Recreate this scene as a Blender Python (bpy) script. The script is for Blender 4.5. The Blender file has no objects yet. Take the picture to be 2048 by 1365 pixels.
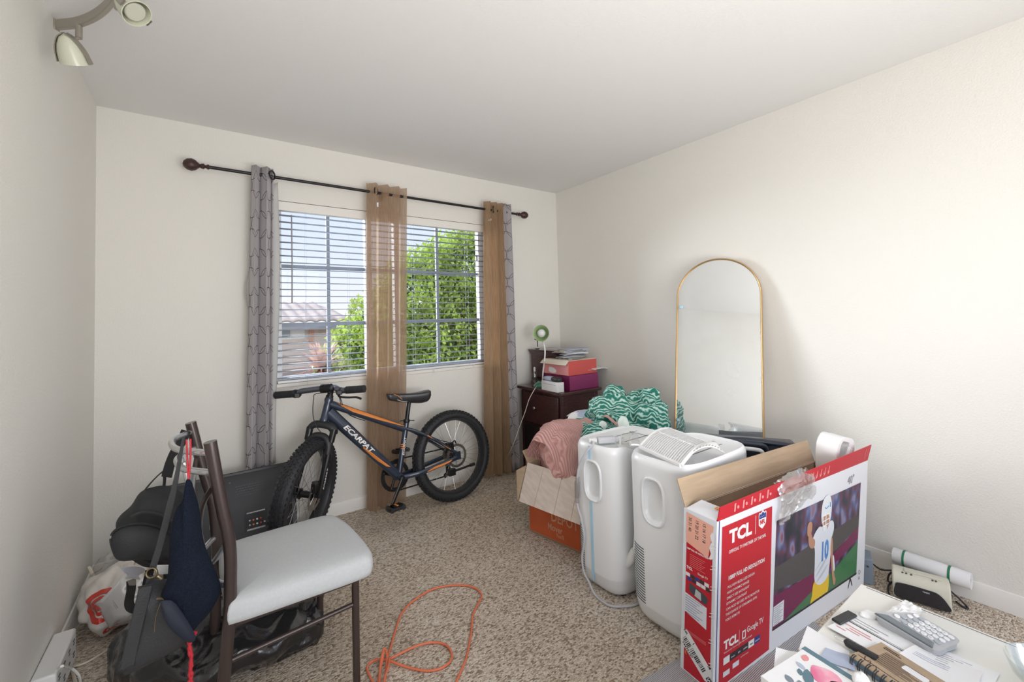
import bpy, math, random
from mathutils import Vector, Matrix, noise
random.seed(7)
scene = bpy.context.scene
COL = scene.collection
V = Vector
PI = math.pi

# ------------------------------------------------------------------ camera
def make_camera():
    yaw, pit, rol = .6178, .0354, -.0263
    f = V((math.sin(yaw)*math.cos(pit), math.cos(yaw)*math.cos(pit), math.sin(pit)))
    r = V((math.cos(yaw), -math.sin(yaw), 0)); u = r.cross(f)
    c, s = math.cos(rol), math.sin(rol)
    r, u = c*r + s*u, -s*r + c*u
    cd = bpy.data.cameras.new('camera'); cam = bpy.data.objects.new('camera', cd); COL.objects.link(cam)
    m = Matrix.Identity(4)
    for i in range(3):
        m[i][0], m[i][1], m[i][2] = r[i], u[i], -f[i]
    m[0][3], m[1][3], m[2][3] = -2.712, -3.0526, 1.2745
    cam.matrix_world = m
    cd.sensor_width = 36; cd.lens = 862.8045/2048*36; cd.shift_y = -77.7/2048
    cd.clip_start = .02; cd.clip_end = 200
    scene.camera = cam
make_camera()

# ------------------------------------------------------------------ world, sun, added fill light, exposure
def make_world():
    w = bpy.data.worlds.new('sky'); scene.world = w; w.use_nodes = True
    nt = w.node_tree; nt.nodes.clear()
    tc = nt.nodes.new('ShaderNodeTexCoord'); sp = nt.nodes.new('ShaderNodeSeparateXYZ')
    rp = nt.nodes.new('ShaderNodeValToRGB'); bg = nt.nodes.new('ShaderNodeBackground'); out = nt.nodes.new('ShaderNodeOutputWorld')
    nt.links.new(tc.outputs['Generated'], sp.inputs[0]); nt.links.new(sp.outputs['Z'], rp.inputs[0])
    e = rp.color_ramp.elements
    e[0].position = 0.0; e[0].color = (.86, .86, .86, 1)
    e[1].position = .6; e[1].color = (.42, .58, .95, 1)
    k = e.new(.12); k.color = (.72, .80, .95, 1)
    nt.links.new(rp.outputs[0], bg.inputs[0]); bg.inputs[1].default_value = SKY
    nt.links.new(bg.outputs[0], out.inputs[0])
SKY = 1.2
make_world()
def sun(name, direction, strength, angle, color):
    d = bpy.data.lights.new(name, 'SUN'); d.energy = strength; d.angle = math.radians(angle); d.color = color
    o = bpy.data.objects.new(name, d); COL.objects.link(o)
    o.rotation_euler = V(direction).to_track_quat('-Z', 'Y').to_euler()
def area(name, loc, target, sx, sy, power, color):
    d = bpy.data.lights.new(name, 'AREA'); d.shape = 'RECTANGLE'; d.size = sx; d.size_y = sy; d.energy = power; d.color = color
    o = bpy.data.objects.new(name, d); COL.objects.link(o); o.location = loc
    o.rotation_euler = (V(target)-V(loc)).to_track_quat('-Z', 'Y').to_euler()
sun('sun', (.62, .25, -.78), 3.2, 1.5, (1, .95, .86))
sun('bright_sky_glow', (.50, -.80, -.22), 9.0, 34, (.92, .96, 1))
area('added_rear_fill', (-2.1, -5.4, 1.45), (-1.9, 0, 1.2), 2.2, 2.1, 42, (1, .985, .97))  # added fill from behind the camera, to brighten the room
area('added_ceiling_bounce', (-1.9, -3.3, .9), (-1.9, -2.3, 2.44), 1.5, .8, 31, (1, .985, .97))  # added unseen light behind the camera, bounced off the ceiling as fill
vs = scene.view_settings
vs.view_transform = 'Standard'; vs.look = 'None'; vs.gamma = 1; vs.use_curve_mapping = False; vs.exposure = -0.04

# ------------------------------------------------------------------ materials
def new_mat(name):
    m = bpy.data.materials.new(name); m.use_nodes = True
    nt = m.node_tree; return m, nt, nt.nodes['Principled BSDF']
def mat(name, col, rough=.5, metal=0, bump=0, bscale=60, var=0, vscale=8, sheen=0, coat=0, trans=0, emit=0, alpha=1, spec=.5, col2=None, stretch=None):
    m, nt, b = new_mat(name)
    col = tuple(col)+(1,) if len(col) == 3 else col
    b.inputs['Base Color'].default_value = col; b.inputs['Roughness'].default_value = rough
    b.inputs['Metallic'].default_value = metal; b.inputs['Specular IOR Level'].default_value = spec
    if coat: b.inputs['Coat Weight'].default_value = coat; b.inputs['Coat Roughness'].default_value = .1
    if sheen: b.inputs['Sheen Weight'].default_value = sheen
    if trans: b.inputs['Transmission Weight'].default_value = trans
    if alpha < 1: b.inputs['Alpha'].default_value = alpha
    if emit: b.inputs['Emission Color'].default_value = col; b.inputs['Emission Strength'].default_value = emit
    tc = nt.nodes.new('ShaderNodeTexCoord'); mp = nt.nodes.new('ShaderNodeMapping')
    if stretch: mp.inputs['Scale'].default_value = stretch
    nt.links.new(tc.outputs['Object'], mp.inputs[0])
    if var or col2:
        n = nt.nodes.new('ShaderNodeTexNoise'); n.inputs['Scale'].default_value = vscale; n.inputs['Detail'].default_value = 6
        nt.links.new(mp.outputs[0], n.inputs['Vector'])
        r = nt.nodes.new('ShaderNodeValToRGB')
        c2 = (tuple(col2)+(1,)) if col2 else tuple(min(1, c*(1+var)) for c in col[:3])+(1,)
        c1 = col if col2 else tuple(c*(1-var) for c in col[:3])+(1,)
        r.color_ramp.elements[0].position = .35; r.color_ramp.elements[0].color = c1
        r.color_ramp.elements[1].position = .65; r.color_ramp.elements[1].color = c2
        nt.links.new(n.outputs['Fac'], r.inputs[0]); nt.links.new(r.outputs[0], b.inputs['Base Color'])
    if bump:
        n2 = nt.nodes.new('ShaderNodeTexNoise'); n2.inputs['Scale'].default_value = bscale; n2.inputs['Detail'].default_value = 4
        nt.links.new(mp.outputs[0], n2.inputs['Vector'])
        bp_ = nt.nodes.new('ShaderNodeBump'); bp_.inputs['Strength'].default_value = bump; bp_.inputs['Distance'].default_value = .005
        nt.links.new(n2.outputs['Fac'], bp_.inputs['Height']); nt.links.new(bp_.outputs[0], b.inputs['Normal'])
    return m

def carpet_mat():
    m, nt, b = new_mat('berber_carpet'); b.inputs['Roughness'].default_value = 1; b.inputs['Specular IOR Level'].default_value = .1
    L = nt.links.new
    tc = nt.nodes.new('ShaderNodeTexCoord'); mp = nt.nodes.new('ShaderNodeMapping'); mp.inputs['Scale'].default_value = (1.0, 1.75, 1)
    mp.inputs['Rotation'].default_value = (0, 0, math.radians(4))
    L(tc.outputs['Object'], mp.inputs[0])
    v = nt.nodes.new('ShaderNodeTexVoronoi'); v.inputs['Scale'].default_value = 105; v.inputs['Randomness'].default_value = .55; L(mp.outputs[0], v.inputs['Vector'])
    bw = nt.nodes.new('ShaderNodeRGBToBW'); L(v.outputs['Color'], bw.inputs[0])
    r = nt.nodes.new('ShaderNodeValToRGB'); L(bw.outputs[0], r.inputs[0])
    els = r.color_ramp.elements
    els[0].position = .18; els[0].color = (.33, .26, .20, 1)
    els[1].position = .85; els[1].color = (.80, .735, .65, 1)
    k = els.new(.42); k.color = (.60, .51, .42, 1)
    # broad random patches, slightly darker and tanner
    n = nt.nodes.new('ShaderNodeTexNoise'); n.inputs['Scale'].default_value = 1.1; n.inputs['Detail'].default_value = 3; L(tc.outputs['Object'], n.inputs['Vector'])
    n3 = nt.nodes.new('ShaderNodeTexNoise'); n3.inputs['Scale'].default_value = 260; L(tc.outputs['Object'], n3.inputs['Vector'])
    mx = nt.nodes.new('ShaderNodeMix'); mx.data_type = 'RGBA'; mx.blend_type = 'MULTIPLY'; mx.inputs[0].default_value = 1
    r2 = nt.nodes.new('ShaderNodeValToRGB'); r2.color_ramp.elements[0].color = (.86, .82, .76, 1); r2.color_ramp.elements[1].color = (1, 1, 1.0, 1)
    r2.color_ramp.elements[0].position = .4; r2.color_ramp.elements[1].position = .6
    L(n.outputs['Fac'], r2.inputs[0]); L(r.outputs[0], mx.inputs[6]); L(r2.outputs[0], mx.inputs[7])
    mx2 = nt.nodes.new('ShaderNodeMix'); mx2.data_type = 'RGBA'; mx2.blend_type = 'MULTIPLY'; mx2.inputs[0].default_value = 1
    r3 = nt.nodes.new('ShaderNodeValToRGB'); r3.color_ramp.elements[0].color = (.70, .70, .70, 1); r3.color_ramp.elements[1].color = (1.2, 1.2, 1.2, 1)
    r3.color_ramp.elements[0].position = .35; r3.color_ramp.elements[1].position = .65
    L(n3.outputs['Fac'], r3.inputs[0]); L(mx.outputs[2], mx2.inputs[6]); L(r3.outputs[0], mx2.inputs[7])
    L(mx2.outputs[2], b.inputs['Base Color'])
    bm = nt.nodes.new('ShaderNodeBump'); bm.inputs['Strength'].default_value = .7; bm.inputs['Distance'].default_value = .005; bm.invert = True
    L(v.outputs['Distance'], bm.inputs['Height']); L(bm.outputs[0], b.inputs['Normal'])
    return m

def wall_mat(name, col, bstr=.42):
    m = mat(name, col, rough=.92, bump=bstr, bscale=130, spec=.15)
    return m

def glass_mat(name='window_glass', fac=.05, tint=(1, 1, 1), rough=.02):
    m = bpy.data.materials.new(name); m.use_nodes = True; nt = m.node_tree; nt.nodes.clear()
    t = nt.nodes.new('ShaderNodeBsdfTransparent'); t.inputs[0].default_value = tuple(tint)+(1,)
    g = nt.nodes.new('ShaderNodeBsdfGlossy'); g.inputs['Roughness'].default_value = rough
    x = nt.nodes.new('ShaderNodeMixShader'); x.inputs[0].default_value = fac; o = nt.nodes.new('ShaderNodeOutputMaterial')
    nt.links.new(t.outputs[0], x.inputs[1]); nt.links.new(g.outputs[0], x.inputs[2]); nt.links.new(x.outputs[0], o.inputs[0])
    return m

def cloth_mat(name, col, transl=.4, transp=0., weave=0, pattern=None, pcol=(.05, .05, .06), tcol=None):
    m = bpy.data.materials.new(name); m.use_nodes = True; nt = m.node_tree; nt.nodes.clear(); L = nt.links.new
    d = nt.nodes.new('ShaderNodeBsdfDiffuse'); t = nt.nodes.new('ShaderNodeBsdfTranslucent'); o = nt.nodes.new('ShaderNodeOutputMaterial')
    c = nt.nodes.new('ShaderNodeRGB'); c.outputs[0].default_value = tuple(col)+(1,)
    csock = c.outputs[0]
    tc = nt.nodes.new('ShaderNodeTexCoord')
    if weave:
        w = nt.nodes.new('ShaderNodeTexNoise'); w.inputs['Scale'].default_value = weave; mp = nt.nodes.new('ShaderNodeMapping'); mp.inputs['Scale'].default_value = (9, 9, .35)
        L(tc.outputs['Object'], mp.inputs[0]); L(mp.outputs[0], w.inputs['Vector'])
        r = nt.nodes.new('ShaderNodeValToRGB'); r.color_ramp.elements[0].position = .35; r.color_ramp.elements[1].position = .7
        r.color_ramp.elements[0].color = (.78, .76, .74, 1); r.color_ramp.elements[1].color = (1, 1, 1, 1); L(w.outputs['Fac'], r.inputs[0])
        mx = nt.nodes.new('ShaderNodeMix'); mx.data_type = 'RGBA'; mx.blend_type = 'MULTIPLY'; mx.inputs[0].default_value = 1
        L(csock, mx.inputs[6]); L(r.outputs[0], mx.inputs[7]); csock = mx.outputs[2]
    if pattern:
        # overlapping rings on a half-drop grid, from the cloth's own UV (metres)
        def ring(ox, oy, R, cx, cy, w):
            a = nt.nodes.new('ShaderNodeVectorMath'); a.operation = 'ADD'; a.inputs[1].default_value = (ox, oy, 0); L(tc.outputs['UV'], a.inputs[0])
            mo = nt.nodes.new('ShaderNodeVectorMath'); mo.operation = 'MODULO'; mo.inputs[1].default_value = (cx, cy, 1); L(a.outputs[0], mo.inputs[0])
            su = nt.nodes.new('ShaderNodeVectorMath'); su.operation = 'SUBTRACT'; su.inputs[1].default_value = (cx/2, cy/2, 0); L(mo.outputs[0], su.inputs[0])
            le = nt.nodes.new('ShaderNodeVectorMath'); le.operation = 'LENGTH'; L(su.outputs[0], le.inputs[0])
            s2 = nt.nodes.new('ShaderNodeMath'); s2.operation = 'SUBTRACT'; s2.inputs[1].default_value = R; L(le.outputs['Value'], s2.inputs[0])
            ab = nt.nodes.new('ShaderNodeMath'); ab.operation = 'ABSOLUTE'; L(s2.outputs[0], ab.inputs[0])
            lt = nt.nodes.new('ShaderNodeMath'); lt.operation = 'LESS_THAN'; lt.inputs[1].default_value = w; L(ab.outputs[0], lt.inputs[0])
            return lt.outputs[0]
        cx, cy, R, w = pattern
        f = None
        for ox, oy in ((5, 5), (5+cx/2, 5+cy/2)):
            q = ring(ox, oy, R, cx, cy, w)
            if f is None: f = q
            else:
                mxx = nt.nodes.new('ShaderNodeMath'); mxx.operation = 'MAXIMUM'; L(f, mxx.inputs[0]); L(q, mxx.inputs[1]); f = mxx.outputs[0]
        mx = nt.nodes.new('ShaderNodeMix'); mx.data_type = 'RGBA'; L(f, mx.inputs[0]); L(csock, mx.inputs[6]); mx.inputs[7].default_value = tuple(pcol)+(1,)
        csock = mx.outputs[2]
    L(csock, d.inputs[0]); L(csock, t.inputs[0])
    if tcol: t.inputs[0].default_value = tuple(tcol)+(1,)
    x = nt.nodes.new('ShaderNodeMixShader'); x.inputs[0].default_value = transl; L(d.outputs[0], x.inputs[1]); L(t.outputs[0], x.inputs[2])
    last = x
    if transp:
        tr = nt.nodes.new('ShaderNodeBsdfTransparent'); y = nt.nodes.new('ShaderNodeMixShader'); y.inputs[0].default_value = transp
        L(x.outputs[0], y.inputs[1]); L(tr.outputs[0], y.inputs[2]); last = y
    L(last.outputs[0], o.inputs[0])
    return m

def wave_mat(name, c1, c2, scale, axis='X', rough=.8, distort=1.5, bump=.4, kind='BANDS', c3=None, pos=(.45, .6)):
    m, nt, b = new_mat(name); b.inputs['Roughness'].default_value = rough; L = nt.links.new
    tc = nt.nodes.new('ShaderNodeTexCoord'); w = nt.nodes.new('ShaderNodeTexWave'); w.wave_type = kind
    if kind == 'BANDS': w.bands_direction = axis
    w.inputs['Scale'].default_value = scale; w.inputs['Distortion'].default_value = distort; w.inputs['Detail'].default_value = 2
    L(tc.outputs['Object'], w.inputs['Vector'])
    r = nt.nodes.new('ShaderNodeValToRGB'); r.color_ramp.elements[0].position = pos[0]; r.color_ramp.elements[1].position = pos[1]
    r.color_ramp.elements[0].color = tuple(c1)+(1,); r.color_ramp.elements[1].color = tuple(c2)+(1,)
    L(w.outputs['Fac'], r.inputs[0]); L(r.outputs[0], b.inputs['Base Color'])
    if bump:
        bm = nt.nodes.new('ShaderNodeBump'); bm.inputs['Strength'].default_value = bump; bm.inputs['Distance'].default_value = .006
        L(w.outputs['Fac'], bm.inputs['Height']); L(bm.outputs[0], b.inputs['Normal'])
    return m

def blotch_mat(name, stops, scale, rough=.5, detail=2, stretch=(1, 1, 1), distort=.5, bump=0):
    m, nt, b = new_mat(name); b.inputs['Roughness'].default_value = rough; L = nt.links.new
    tc = nt.nodes.new('ShaderNodeTexCoord'); mp = nt.nodes.new('ShaderNodeMapping'); mp.inputs['Scale'].default_value = stretch
    n = nt.nodes.new('ShaderNodeTexNoise'); n.inputs['Scale'].default_value = scale; n.inputs['Detail'].default_value = detail; n.inputs['Distortion'].default_value = distort
    L(tc.outputs['Object'], mp.inputs[0]); L(mp.outputs[0], n.inputs['Vector'])
    r = nt.nodes.new('ShaderNodeValToRGB'); L(n.outputs['Fac'], r.inputs[0])
    els = r.color_ramp.elements
    while len(els) > 1: els.remove(els[-1])
    els[0].position = stops[0][0]; els[0].color = tuple(stops[0][1])+(1,)
    for p, c in stops[1:]:
        e = els.new(p); e.color = tuple(c)+(1,)
    L(r.outputs[0], b.inputs['Base Color'])
    if bump:
        bm = nt.nodes.new('ShaderNodeBump'); bm.inputs['Strength'].default_value = bump; bm.inputs['Distance'].default_value = .004
        L(n.outputs['Fac'], bm.inputs['Height']); L(bm.outputs[0], b.inputs['Normal'])
    return m

def mesh_fabric_mat(name, c1, c2, scale=260):
    m, nt, b = new_mat(name); b.inputs['Roughness'].default_value = .75; L = nt.links.new
    tc = nt.nodes.new('ShaderNodeTexCoord'); v = nt.nodes.new('ShaderNodeTexVoronoi'); v.inputs['Scale'].default_value = scale; v.inputs['Randomness'].default_value = 0
    mp = nt.nodes.new('ShaderNodeMapping'); mp.inputs['Rotation'].default_value = (0, math.radians(30), 0)
    L(tc.outputs['Object'], mp.inputs[0]); L(mp.outputs[0], v.inputs['Vector'])
    r = nt.nodes.new('ShaderNodeValToRGB'); r.color_ramp.elements[0].position = .25; r.color_ramp.elements[1].position = .5
    r.color_ramp.elements[0].color = tuple(c1)+(1,); r.color_ramp.elements[1].color = tuple(c2)+(1,)
    L(v.outputs['Distance'], r.inputs[0]); L(r.outputs[0], b.inputs['Base Color'])
    return m

M = {}
M['wall'] = wall_mat('cream_wall_paint', (.80, .78, .735))
M['ceiling'] = wall_mat('white_ceiling_paint', (.80, .79, .775), .2)
M['carpet'] = carpet_mat()
M['trim'] = mat('white_trim_paint', (.82, .80, .76), .45)
M['vinyl'] = mat('white_window_vinyl', (.80, .82, .84), .4)
M['glass'] = glass_mat(fac=.012)
M['slat'] = mat('blue_grey_backlit_slat', (.40, .45, .54), .45)  # backlit shade of the slats put into their base colour
M['grille'] = mat('grey_backlit_grille', (.26, .29, .34), .45)  # bars coloured darker to carry their shade against the bright window
M['black_iron'] = mat('dark_bronze_iron', (.03, .028, .03), .35, .6)
M['finial'] = mat('brown_finial', (.055, .025, .02), .4, .1, bump=.3, bscale=90)
M['pattern_curtain'] = cloth_mat('grey_lilac_curtain', (.66, .63, .65), .3, pattern=(.17, .23, .082, .0016))
M['liner'] = cloth_mat('white_liner', (.80, .80, .79), .45)
M['sheer'] = cloth_mat('tan_sheer', (.66, .49, .35), .55, .16, weave=26, tcol=(.88, .70, .52))
M['tan_curtain'] = cloth_mat('tan_curtain', (.58, .42, .28), .5, .05, weave=26, tcol=(.8, .6, .42))
M['nickel'] = mat('brushed_nickel', (.42, .39, .34), .35, .85)
M['lens'] = mat('frosted_lens', (.55, .56, .46), .4)
M['frosted'] = mat('frosted_green_glass', (.62, .63, .50), .35, coat=.3)
M['bulb'] = mat('halogen_bulb_face', (.85, .93, .95), .1)
M['black_plastic'] = mat('black_plastic', (.022, .022, .026), .45)
M['tv_plastic'] = mat('charcoal_tv_plastic', (.035, .036, .042), .5)
M['rubber'] = mat('black_rubber', (.022, .023, .027), .62)
M['navy_frame'] = mat('navy_frame_paint', (.032, .045, .075), .28, .3, coat=.5)
M['orange'] = mat('orange_decal', (.80, .27, .06), .35)
M['white_ink'] = mat('white_ink', (.86, .86, .86), .5)
M['dark_ink'] = mat('dark_ink', (.03, .03, .035), .6)
M['grey_ink'] = mat('grey_ink', (.30, .30, .32), .6)
M['steel'] = mat('steel', (.50, .50, .50), .28, 1)
M['alu_dark'] = mat('black_anodised', (.03, .03, .032), .3, .6)
M['bar_metal'] = mat('gunmetal_handlebar', (.16, .17, .20), .28, .8)
M['saddle'] = mat('black_saddle_vinyl', (.03, .03, .033), .35)
M['brown_metal'] = mat('brown_chair_tube', (.055, .038, .035), .3, .35, coat=.3)
M['silver_metal'] = mat('silver_chair_tube', (.62, .63, .65), .25, .85)
M['seat_fabric'] = mat('pale_grey_seat_fabric', (.52, .54, .555), .95, bump=.2, bscale=500, var=.025, vscale=120)
M['backpack'] = mat('black_nylon', (.024, .025, .029), .6, bump=.3, bscale=300)
M['quilt_nylon'] = wave_mat('quilted_nylon', (.010, .010, .012), (.020, .020, .023), 10, 'DIAGONAL', .6, 3, .6)
M['strap'] = mat('black_webbing', (.018, .018, .02), .7)
M['leather'] = mat('charcoal_leather', (.035, .036, .040), .5, bump=.25, bscale=220)
M['mesh_navy'] = mat('navy_mesh', (.004, .007, .017), .9, spec=.2, bump=.6, bscale=420, col2=(.010, .016, .032), vscale=300)
M['mesh_navy_plain'] = mat('navy_lining', (.010, .014, .030), .7)
M['red_cord'] = mat('red_cord', (.52, .02, .035), .6)
M['trash'] = mat('black_polythene', (.014, .014, .016), .2, coat=.6, bump=.9, bscale=32)
M['bag_white'] = mat('white_carrier_bag', (.80, .76, .72), .35, bump=.3, bscale=30)
M['bag_red'] = mat('red_print', (.66, .05, .03), .35)
M['clear_film'] = glass_mat('clear_film', .28, (.93, .93, .93), .12)
M['cream_cord'] = mat('cream_cable', (.74, .68, .56), .45)
M['white_cord'] = mat('white_cable', (.80, .79, .75), .4)
M['white_plastic'] = mat('white_plastic', (.82, .82, .82), .32)
M['ac_white'] = mat('white_appliance_plastic', (.82, .83, .845), .30, coat=.15)
M['ac_slot'] = mat('dark_slot', (.06, .07, .08), .7)
M['tape_blue'] = mat('pale_blue_tape', (.42, .66, .82), .4)
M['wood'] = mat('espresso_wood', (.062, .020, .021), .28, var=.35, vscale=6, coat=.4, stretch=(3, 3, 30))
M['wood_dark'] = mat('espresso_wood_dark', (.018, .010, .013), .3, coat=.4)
M['knob'] = mat('satin_nickel_knob', (.42, .38, .35), .3, .9)
M['green_glass'] = mat('green_lamp_enamel', (.34, .48, .24), .2, coat=.5)
M['green_inner'] = mat('green_lamp_inside', (.42, .55, .30), .3)
M['teal_glass'] = mat('green_glass_base', (.05, .22, .15), .08, coat=.8)
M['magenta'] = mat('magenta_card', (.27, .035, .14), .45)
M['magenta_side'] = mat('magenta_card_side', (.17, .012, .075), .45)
M['coral'] = mat('coral_card', (.62, .10, .09), .45)
M['pink'] = mat('pink_card', (.74, .29, .29), .45)
M['card_cream'] = mat('cream_card', (.72, .66, .55), .7)
M['paper'] = mat('white_paper', (.80, .80, .81), .75)
M['paper_blue'] = mat('bluish_paper', (.42, .47, .60), .7)
M['paper_grey'] = mat('grey_paper', (.52, .52, .55), .7)
M['kraft_edge'] = mat('buff_envelope', (.52, .45, .32), .75)
M['cardboard'] = mat('brown_cardboard', (.44, .33, .22), .85, var=.08, vscale=5, stretch=(1, 1, 12))
M['cardboard_light'] = mat('worn_pale_cardboard', (.66, .56, .49), .85, var=.08, vscale=14, stretch=(8, 1, 1))
M['hd_orange'] = mat('orange_printed_cardboard', (.55, .11, .035), .75, var=.07, vscale=9)
M['hd_white'] = mat('tan_print', (.62, .33, .20), .8)
M['pink_knit'] = wave_mat('pink_ribbed_knit', (.66, .33, .30), (.80, .48, .45), 34, 'X', .95, .35, 1.0, pos=(.2, .7))
M['leaf_quilt'] = wave_mat('green_leaf_print_quilt', (.015, .17, .13), (.50, .70, .62), 17, 'DIAGONAL', .85, 11, .35, pos=(.40, 1.0))
M['leaf_pale'] = mat('pale_leaf_lining', (.66, .74, .68), .85)
M['brass'] = mat('brass_frame', (.70, .46, .22), .3, .85)
M['antique'] = mat('antique_brass', (.30, .24, .14), .35, .9)
M['navy_plastic'] = mat('navy_plastic_bin', (.012, .018, .038), .32, coat=.3)
M['styro'] = mat('polystyrene_foam', (.88, .88, .88), .8, bump=.3, bscale=250)
M['box_red'] = mat('red_carton_print', (.52, .010, .026), .42)
M['box_white'] = mat('white_carton_print', (.76, .78, .83), .4)
M['salmon'] = mat('salmon_label', (.82, .42, .32), .6)
M['ink_red'] = mat('red_ink', (.62, .03, .05), .5)
M['ink_blue'] = mat('blue_ink', (.02, .05, .25), .5)
M['cord_orange'] = mat('orange_extension_cord', (.75, .19, .09), .4)
M['desk_white'] = mat('off_white_laminate', (.76, .75, .71), .4, var=.03, vscale=5)
M['kraft'] = mat('kraft_cover', (.42, .31, .21), .8, var=.05, vscale=60)
M['calc_grey'] = mat('calculator_grey', (.46, .47, .49), .35)
M['calc_key'] = mat('white_key', (.80, .81, .83), .3)
M['calc_key_grey'] = mat('grey_key', (.40, .43, .47), .3)
M['lcd'] = mat('lcd_strip', (.13, .16, .18), .12, coat=.5)
M['teal_band'] = mat('slate_teal_binding', (.10, .19, .24), .45)
M['spiral_cover'] = mat('slate_blue_edge', (.13, .20, .27), .35, var=.3, vscale=60)
M['radio_cream'] = mat('aged_cream_plastic', (.66, .65, .54), .4)
M['radio_dark'] = mat('smoked_radio_face', (.012, .012, .02), .14, coat=.6)
M['speaker_grey'] = mat('blue_grey_box', (.20, .24, .29), .6)
M['speaker_side'] = mat('dark_speaker_grille', (.09, .08, .08), .8)
M['green_tie'] = mat('green_tie', (.02, .19, .09), .5)
M['rug'] = wave_mat('ribbed_grey_mat', (.30, .29, .30), (.56, .54, .54), 60, 'Y', .95, .3, .6, pos=(.2, .7))
M['rug_edge'] = mat('mat_binding', (.55, .53, .52), .9)
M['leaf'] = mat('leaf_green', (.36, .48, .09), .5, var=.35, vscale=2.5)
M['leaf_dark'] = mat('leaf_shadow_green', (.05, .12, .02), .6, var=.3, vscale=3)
M['bark'] = mat('bark', (.12, .09, .06), .9, bump=.5, bscale=20)
M['cordyline'] = mat('red_brown_blade', (.30, .12, .09), .45, col2=(.62, .42, .34), vscale=4)
M['stucco'] = mat('beige_stucco', (.62, .50, .42), .9)
M['roof_tile'] = mat('terracotta_tile', (.44, .37, .33), .8, var=.15, vscale=2)
M['ground'] = mat('dry_ground', (.36, .31, .24), .95, var=.2, vscale=1)
M['house_wood'] = mat('orange_wood_post', (.52, .20, .09), .7)
M['house_glass'] = mat('house_window_glass', (.30, .38, .46), .15)
M['fence'] = mat('fence_dark_red', (.17, .07, .06), .8)

# translucency for the leaves
def leafy(m):
    nt = m.node_tree; b = nt.nodes['Principled BSDF']; out = [n for n in nt.nodes if n.type == 'OUTPUT_MATERIAL'][0]
    t = nt.nodes.new('ShaderNodeBsdfTranslucent'); x = nt.nodes.new('ShaderNodeMixShader'); x.inputs[0].default_value = .4
    src = b.inputs['Base Color'].links[0].from_socket if b.inputs['Base Color'].links else None
    if src: nt.links.new(src, t.inputs[0])
    nt.links.new(b.outputs[0], x.inputs[1]); nt.links.new(t.outputs[0], x.inputs[2]); nt.links.new(x.outputs[0], out.inputs[0])
leafy(M['leaf']); leafy(M['cordyline'])

def mirror_mat():
    m, nt, b = new_mat('dusty_mirror_glass'); L = nt.links.new
    b.inputs['Base Color'].default_value = (.86, .88, .88, 1); b.inputs['Metallic'].default_value = 1; b.inputs['Roughness'].default_value = .015
    tc = nt.nodes.new('ShaderNodeTexCoord'); n = nt.nodes.new('ShaderNodeTexNoise'); n.inputs['Scale'].default_value = 3; n.inputs['Detail'].default_value = 1; n.inputs['Distortion'].default_value = .2
    L(tc.outputs['Object'], n.inputs['Vector'])
    r = nt.nodes.new('ShaderNodeValToRGB'); r.color_ramp.elements[0].position = .38; r.color_ramp.elements[1].position = .75
    r.color_ramp.elements[0].color = (.14, .14, .14, 1); r.color_ramp.elements[1].color = (.34, .34, .34, 1); L(n.outputs['Fac'], r.inputs[0])
    d = nt.nodes.new('ShaderNodeBsdfDiffuse'); d.inputs[0].default_value = (.80, .83, .86, 1)
    x = nt.nodes.new('ShaderNodeMixShader'); L(r.outputs[0], x.inputs[0]); L(b.outputs[0], x.inputs[1]); L(d.outputs[0], x.inputs[2])
    out = [k for k in nt.nodes if k.type == 'OUTPUT_MATERIAL'][0]; L(x.outputs[0], out.inputs[0])
    return m
M['mirror'] = mirror_mat()

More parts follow.
